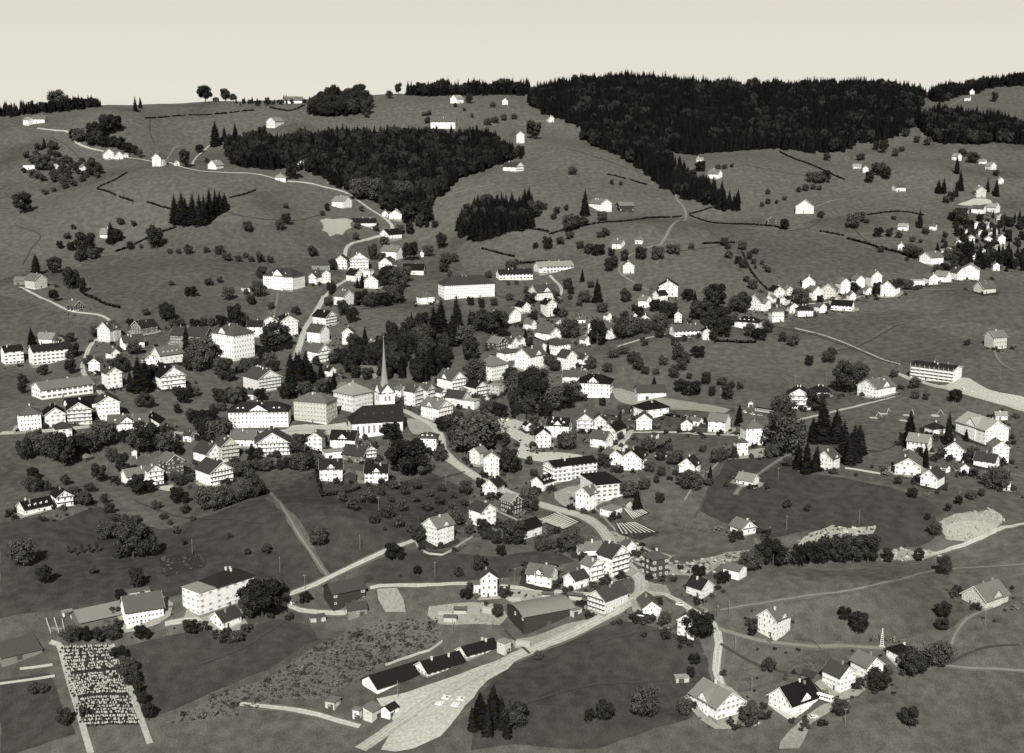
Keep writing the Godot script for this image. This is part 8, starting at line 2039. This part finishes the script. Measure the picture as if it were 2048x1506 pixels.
	for k in p.size():
		var ring := PackedVector2Array()
		for i in 10:
			var t := TAU * i / 10
			ring.append(p[k] + Vector2(cos(t) * 3.4, sin(t) * 2.6))
		sheet("sand_pit", [ragged(ring, 0.4)], M.gravel, 0.1)
		var o := thing("jump_stand", "pale wooden trestle frame standing by a sand pit", "trestle", on_ground(p[k].x + 5.0, p[k].y - 4.0), k * 0.7, "trestles by the sand pits")
		for e in [-1.0, 1.0]:
			st = begin()
			tube(st, Vector3(e * 2.6, -0.2, 0), Vector3(0, 3.4, 0), 0.1, 0.1)
			part("leg", done(st), M.trim, o)

func build_railway() -> void:
	var line := smooth(points(RAIL))
	sheet("track_bed", Geometry2D.offset_polyline(line, 3.6, Geometry2D.JOIN_ROUND, Geometry2D.END_BUTT), M.ballast, 0.16)
	for off in [-1.7, -0.5, 0.9, 2.1]:
		var st := begin()
		for i in line.size() - 1:
			var d := (line[i + 1] - line[i]).normalized()
			var n: Vector2 = Vector2(-d.y, d.x) * float(off)
			var a := on_ground(line[i].x + n.x, line[i].y + n.y) + Vector3(0, 0.3, 0)
			var b := on_ground(line[i + 1].x + n.x, line[i + 1].y + n.y) + Vector3(0, 0.3, 0)
			box(st, (a + b) * 0.5, Vector3(0.14, 0.16, a.distance_to(b) + 0.05), Basis.looking_at((b - a).normalized(), Vector3.UP))
		var r := part(numbered("rail"), done(st), M.metal, self)
		r.set_meta("kind", "structure")
	# railcar standing on the track
	var best := 0
	for i in line.size():
		if line[i].distance_to(SPOT.train) < line[best].distance_to(SPOT.train):
			best = i
	var d := (line[mini(best + 1, line.size() - 1)] - line[best]).normalized()
	var t := thing("railcar", "single dark railcar with pale window band on the track", "railcar", on_ground(line[best].x, line[best].y) + Vector3(0, 0.4, 0), atan2(d.x, d.y))
	var st := begin()
	prism(st, PackedVector2Array([Vector2(-1.35, 0.9), Vector2(1.35, 0.9), Vector2(1.4, 2.2), Vector2(1.3, 3.3), Vector2(-1.3, 3.3), Vector2(-1.4, 2.2)]), -7.5, 7.5)
	part("body", done(st), M.cream1, t)
	st = begin()
	prism(st, PackedVector2Array([Vector2(-1.4, 3.31), Vector2(1.4, 3.31), Vector2(0.9, 3.8), Vector2(-0.9, 3.8)]), -7.6, 7.6)
	part("roof", done(st), M.roof00, t)
	st = begin()
	box(st, Vector3(0, 0.5, 0), Vector3(2.4, 0.7, 14.4))
	part("underframe", done(st), M.rubber, t)
	for k in 9:
		for e in [-1.0, 1.0]:
			st = begin()
			box(st, Vector3(e * 1.36, 2.5, -6.4 + k * 1.6), Vector3(0.12, 0.85, 1.1))
			part("window", done(st), M.glass, t)

func build_surfaces() -> void:
	rng.seed = 71
	var lift := 0.03
	for soft in [true, false]:
		for P in PATCHES:
			var name_: String = P[0]
			if (name_.begins_with("meadow") or name_ == "rough_ground") != soft:
				continue
			var flat := points(P[2])
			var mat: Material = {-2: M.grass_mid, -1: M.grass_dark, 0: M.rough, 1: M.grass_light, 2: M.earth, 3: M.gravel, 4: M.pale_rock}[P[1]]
			if name_.contains("garden"):
				mat = M.soil
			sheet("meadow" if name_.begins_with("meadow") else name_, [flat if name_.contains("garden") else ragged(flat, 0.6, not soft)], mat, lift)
			lift += 0.004
		if soft:
			for R in ROADS:
				sheet("verge", frayed(smooth(points(R[2])), R[1] * 0.5 + 1.1, 0.7), M.rough, lift)
				lift += 0.002
	for R in ROADS:
		var line := smooth(points(R[2]))
		var half: float = R[1] * 0.5
		sheet(R[0], frayed(line, half, 0.22), M.path if R[0] == "path" else M.road, lift + 0.06)
		lift += 0.002
		if R[1] >= 3.0:
			for e in [-1.0, 1.0]:
				var track := PackedVector2Array()
				for i in line.size():
					var d := (line[mini(i + 1, line.size() - 1)] - line[maxi(i - 1, 0)]).normalized()
					track.append(line[i] + Vector2(-d.y, d.x) * e * minf(half * 0.5, 1.0))
				sheet("wheel_track", frayed(track, 0.3, 0.1), M.worn, lift + 0.064)
	for B in BOUNDARIES:
		sheet("field_boundary", frayed(smooth(points(B)), 0.75, 0.3), M.rank_grass, lift + 0.03)
		lift += 0.001
	# swaths left by mowing
	for Q in SWATHS:
		var q := points(Q)
		var n := int(q[0].distance_to(q[3]) / 5.5)
		var strips := []
		for k in n:
			var t := (k + 0.5) / n
			var line := PackedVector2Array()
			for i in 9:
				line.append(q[0].lerp(q[3], t).lerp(q[1].lerp(q[2], t), i / 8.0) + Vector2(0, sin(i * 0.7 + k * 0.2) * 1.2))
			strips.append_array(frayed(line, 0.9, 0.4))
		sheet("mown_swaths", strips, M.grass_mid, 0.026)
	# trodden gravel aprons round the village houses
	for H in HOUSES:
		if H[2] != "house" or H[5] < -1400.0 or rng.randf() < 0.35:
			continue
		var a := deg_to_rad(H[6])
		var o := Vector2(sin(a), cos(a)) * rng.randf_range(-1.0, 2.5)
		var ring := PackedVector2Array()
		for e in [Vector2(-1, -1), Vector2(1, -1), Vector2(1, 1), Vector2(-1, 1)]:
			var q: Vector2 = e * Vector2(H[7], H[8]) * 0.5 + e * rng.randf_range(0.8, 3.4)
			ring.append(Vector2(H[4], H[5]) + o + Vector2(q.x * cos(a) + q.y * sin(a), -q.x * sin(a) + q.y * cos(a)))
		sheet("house_yard", [ragged(ring, 0.3)], M.earth if rng.randf() < 0.6 else M.soil, lift + 0.02)
		lift += 0.001
	# raised beds of the kitchen gardens
	for P in PATCHES:
		if P[0] != "kitchen_garden":
			continue
		var q := points(P[2])
		var plot := thing("vegetable_beds", "parallel vegetable beds edged with pale boards near " + nearest(q[0].x, q[0].y), "vegetable bed", on_ground(q[0].x, q[0].y), 0.0, "vegetable beds")
		for k in 8:
			var t := (k + 0.7) / 8.6
			var a2 := q[0].lerp(q[1], t)
			var b2 := q[3].lerp(q[2], t) if q.size() == 4 else q[4].lerp(q[2], t)
			var a := on_ground(a2.x, a2.y) - plot.position
			var b := on_ground(b2.x, b2.y) - plot.position
			var st := begin()
			box(st, a.lerp(b, 0.5) + Vector3(0, 0.15, 0), Vector3(0.8, 0.5, a.distance_to(b) * 0.9), Basis.looking_at((b - a).normalized(), Vector3.UP))
			part("bed", done(st), M.board1 if k % 2 else M.cream0, plot)
	# quarry heap: broken pale stone
	for P in PATCHES:
		if P[0] != "gravel_pit" and P[0] != "rubble_ground":
			continue
		var spots := fill(points(P[2]), 1.9 if P[0] == "gravel_pit" else 3.6)
		var root := thing("rubble", "heaped pale broken stone and soil near " + nearest(points(P[2])[0].x, points(P[2])[0].y), "rubble", Vector3.ZERO, 0.0, "rubble heaps")
		root.set_meta("kind", "stuff")
		var st := begin()
		for s in spots:
			var r := rng.randf_range(0.25, 0.8) * (1.0 if rng.randf() < 0.85 else 2.2)
			var b := Basis(Vector3(rng.randfn(), rng.randfn(), rng.randfn()).normalized(), rng.randf() * TAU)
			box(st, on_ground(s.x, s.y), Vector3(r * 1.6, r, r * 1.3), b)
			box(st, on_ground(s.x + 0.6, s.y + 0.5), Vector3(r, r * 1.1, r * 0.9), b.rotated(Vector3.UP, 0.8))
		var o := part("stones", done(st), M.pale_rock if P[0] == "gravel_pit" else M.stone_pale, root)
		o.set_meta("kind", "stuff")

# ---------------------------------------------------------------- materials
func build_materials() -> void:
	var blot := noise_image(1, 0.012, 512, 0.76, 1.05, 6)
	var fine := noise_image(2, 0.09, 512, 0.7, 1.0, 3)
	var speck := noise_image(4, 0.05, 512, 0.35, 1.05, 6)
	var wear := noise_image(6, 0.02, 1024, 0.74, 1.0, 6)
	M.grass = grass(0.172)
	M.grass.vertex_color_use_as_albedo = true
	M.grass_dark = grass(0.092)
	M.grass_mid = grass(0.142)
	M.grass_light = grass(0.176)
	M.rough = plain(0.19, 1.0, speck, 0.11)
	M.soil = plain(0.06, 1.0, speck, 0.25)
	M.earth = plain(0.27, 1.0, wear, 0.02, 0.88)
	M.gravel = plain(0.42, 1.0, wear, 0.02, 0.9)
	M.pale_rock = plain(0.52, 1.0, speck, 0.12, 0.88)
	M.road = plain(0.36, 0.95, wear, 0.02, 0.9)
	M.worn = plain(0.46, 0.95, wear, 0.03, 0.9)
	M.rank_grass = plain(0.09, 1.0, speck, 0.1)
	M.path = plain(0.3, 1.0, speck, 0.1, 0.88)
	M.ballast = plain(0.14, 1.0, speck, 0.25)
	for k in 4:
		M["white%d" % k] = plain([0.84, 0.76, 0.86, 0.66][k], 0.9, blot, 0.11, 0.98)
	for k in 2:
		M["cream%d" % k] = plain([0.52, 0.45][k], 0.9, blot, 0.12)
		M["timber%d" % k] = plain([0.05, 0.075][k], 0.85, fine, 0.2, 0.85)
		M["weathered%d" % k] = plain([0.16, 0.22][k], 0.9, fine, 0.2, 0.88)
		M["chimney%d" % k] = plain([0.5, 0.2][k], 0.9)
	var tones := [[0.026, 0.036, 0.02], [0.09, 0.12, 0.068], [0.19, 0.24, 0.15], [0.4, 0.5, 0.32]]
	for r in 4:
		for k in 3:
			M["roof%d%d" % [r, k]] = plain(tones[r][k], 0.75, speck, 0.16, 0.9)
	M.frame = plain(0.72, 0.7, null, 0.3, 0.97)
	M.glass = plain(0.02, 0.12)
	M.shutter = plain(0.3, 0.8)
	M.trim = plain(0.6, 0.8)
	M.door = plain(0.06, 0.7)
	M.spire = plain(0.26, 0.5, fine, 0.1)
	M.metal = plain(0.3, 0.35)
	M.metal.metallic = 0.7
	M.rubber = plain(0.02, 0.8)
	M.stone_pale = plain(0.68, 0.9, speck, 0.4)
	M.stone_mid = plain(0.3, 0.8)
	M.stone_dark = plain(0.06, 0.5)
	for k in 3:
		M["board%d" % k] = plain([0.5, 0.6, 0.36][k], 0.9, fine, 0.3)
	M.car_white = plain(0.72, 0.3)
	M.car_dark = plain(0.04, 0.25)
	M.car_grey = plain(0.25, 0.3)
	M.bark = plain(0.07, 1.0, fine, 0.4)
	M.leaf = plain(1.0, 0.9)
	M.leaf.albedo_color = Color.WHITE
	M.leaf.vertex_color_use_as_albedo = true
	M.weed = M.leaf.duplicate()
	M.weed.albedo_color = Color.WHITE
	window_mesh.plain = make_window(0.95, 1.35, false, 1)
	window_mesh.shutter = make_window(0.85, 1.3, true, 1)
	window_mesh.small = make_window(0.8, 0.8, false, 0)
	window_mesh.band = make_window(2.3, 1.4, false, 3)

func grass(v: float) -> StandardMaterial3D:
	var m := plain(v, 1.0, noise_image(int(v * 1000), 0.008, 1024, 0.7, 1.0, 6), 0.012, 0.89)
	m.detail_enabled = true
	m.detail_blend_mode = BaseMaterial3D.BLEND_MODE_MUL
	m.detail_albedo = noise_image(8, 0.16, 512, 0.64, 1.0, 4)
	m.detail_uv_layer = BaseMaterial3D.DETAIL_UV_1
	return m

# ---------------------------------------------------------------- scene
func _ready() -> void:
	var cam := Camera3D.new()
	cam.name = "camera"
	add_child(cam)
	cam.position = Vector3(0, CAM_HEIGHT, 0)
	cam.rotation_degrees = Vector3(CAM_PITCH, 0, 0)
	cam.fov = CAM_FOV
	cam.far = 9000.0
	cam.near = 1.0
	var sky_mat := ProceduralSkyMaterial.new()
	sky_mat.sky_top_color = Color(0.065, 0.064, 0.06).linear_to_srgb()
	sky_mat.sky_horizon_color = Color(0.555, 0.53, 0.468).linear_to_srgb()
	sky_mat.sky_curve = 0.48
	sky_mat.ground_bottom_color = Color(0.08, 0.08, 0.07).linear_to_srgb()
	sky_mat.ground_horizon_color = Color(0.5, 0.48, 0.43).linear_to_srgb()
	var sky := Sky.new()
	sky.sky_material = sky_mat
	var env := Environment.new()
	env.background_mode = Environment.BG_SKY
	env.sky = sky
	env.tonemap_mode = Environment.TONE_MAPPER_LINEAR
	env.tonemap_exposure = 1.45
	env.sdfgi_enabled = true
	env.ssao_enabled = true
	env.ssil_enabled = true
	var we := WorldEnvironment.new()
	we.name = "environment"
	we.environment = env
	add_child(we)
	var sun := DirectionalLight3D.new()
	sun.name = "sun"
	sun.light_energy = 1.6
	sun.light_color = Color(1.0, 0.992, 0.965)
	sun.light_angular_distance = 0.5
	sun.shadow_enabled = true
	sun.rotation_degrees = Vector3(-36.0, -5.0, 0)
	add_child(sun)

	build_materials()
	build_heights()
	build_ground()
	build_surfaces()
	build_plants_library()
	build_houses()
	build_church()
	build_railway()
	build_woods()
	build_trees()
	build_hedges()
	build_bushes()
	plant_all()
	build_cemetery()
	build_small()
	rank_labels()
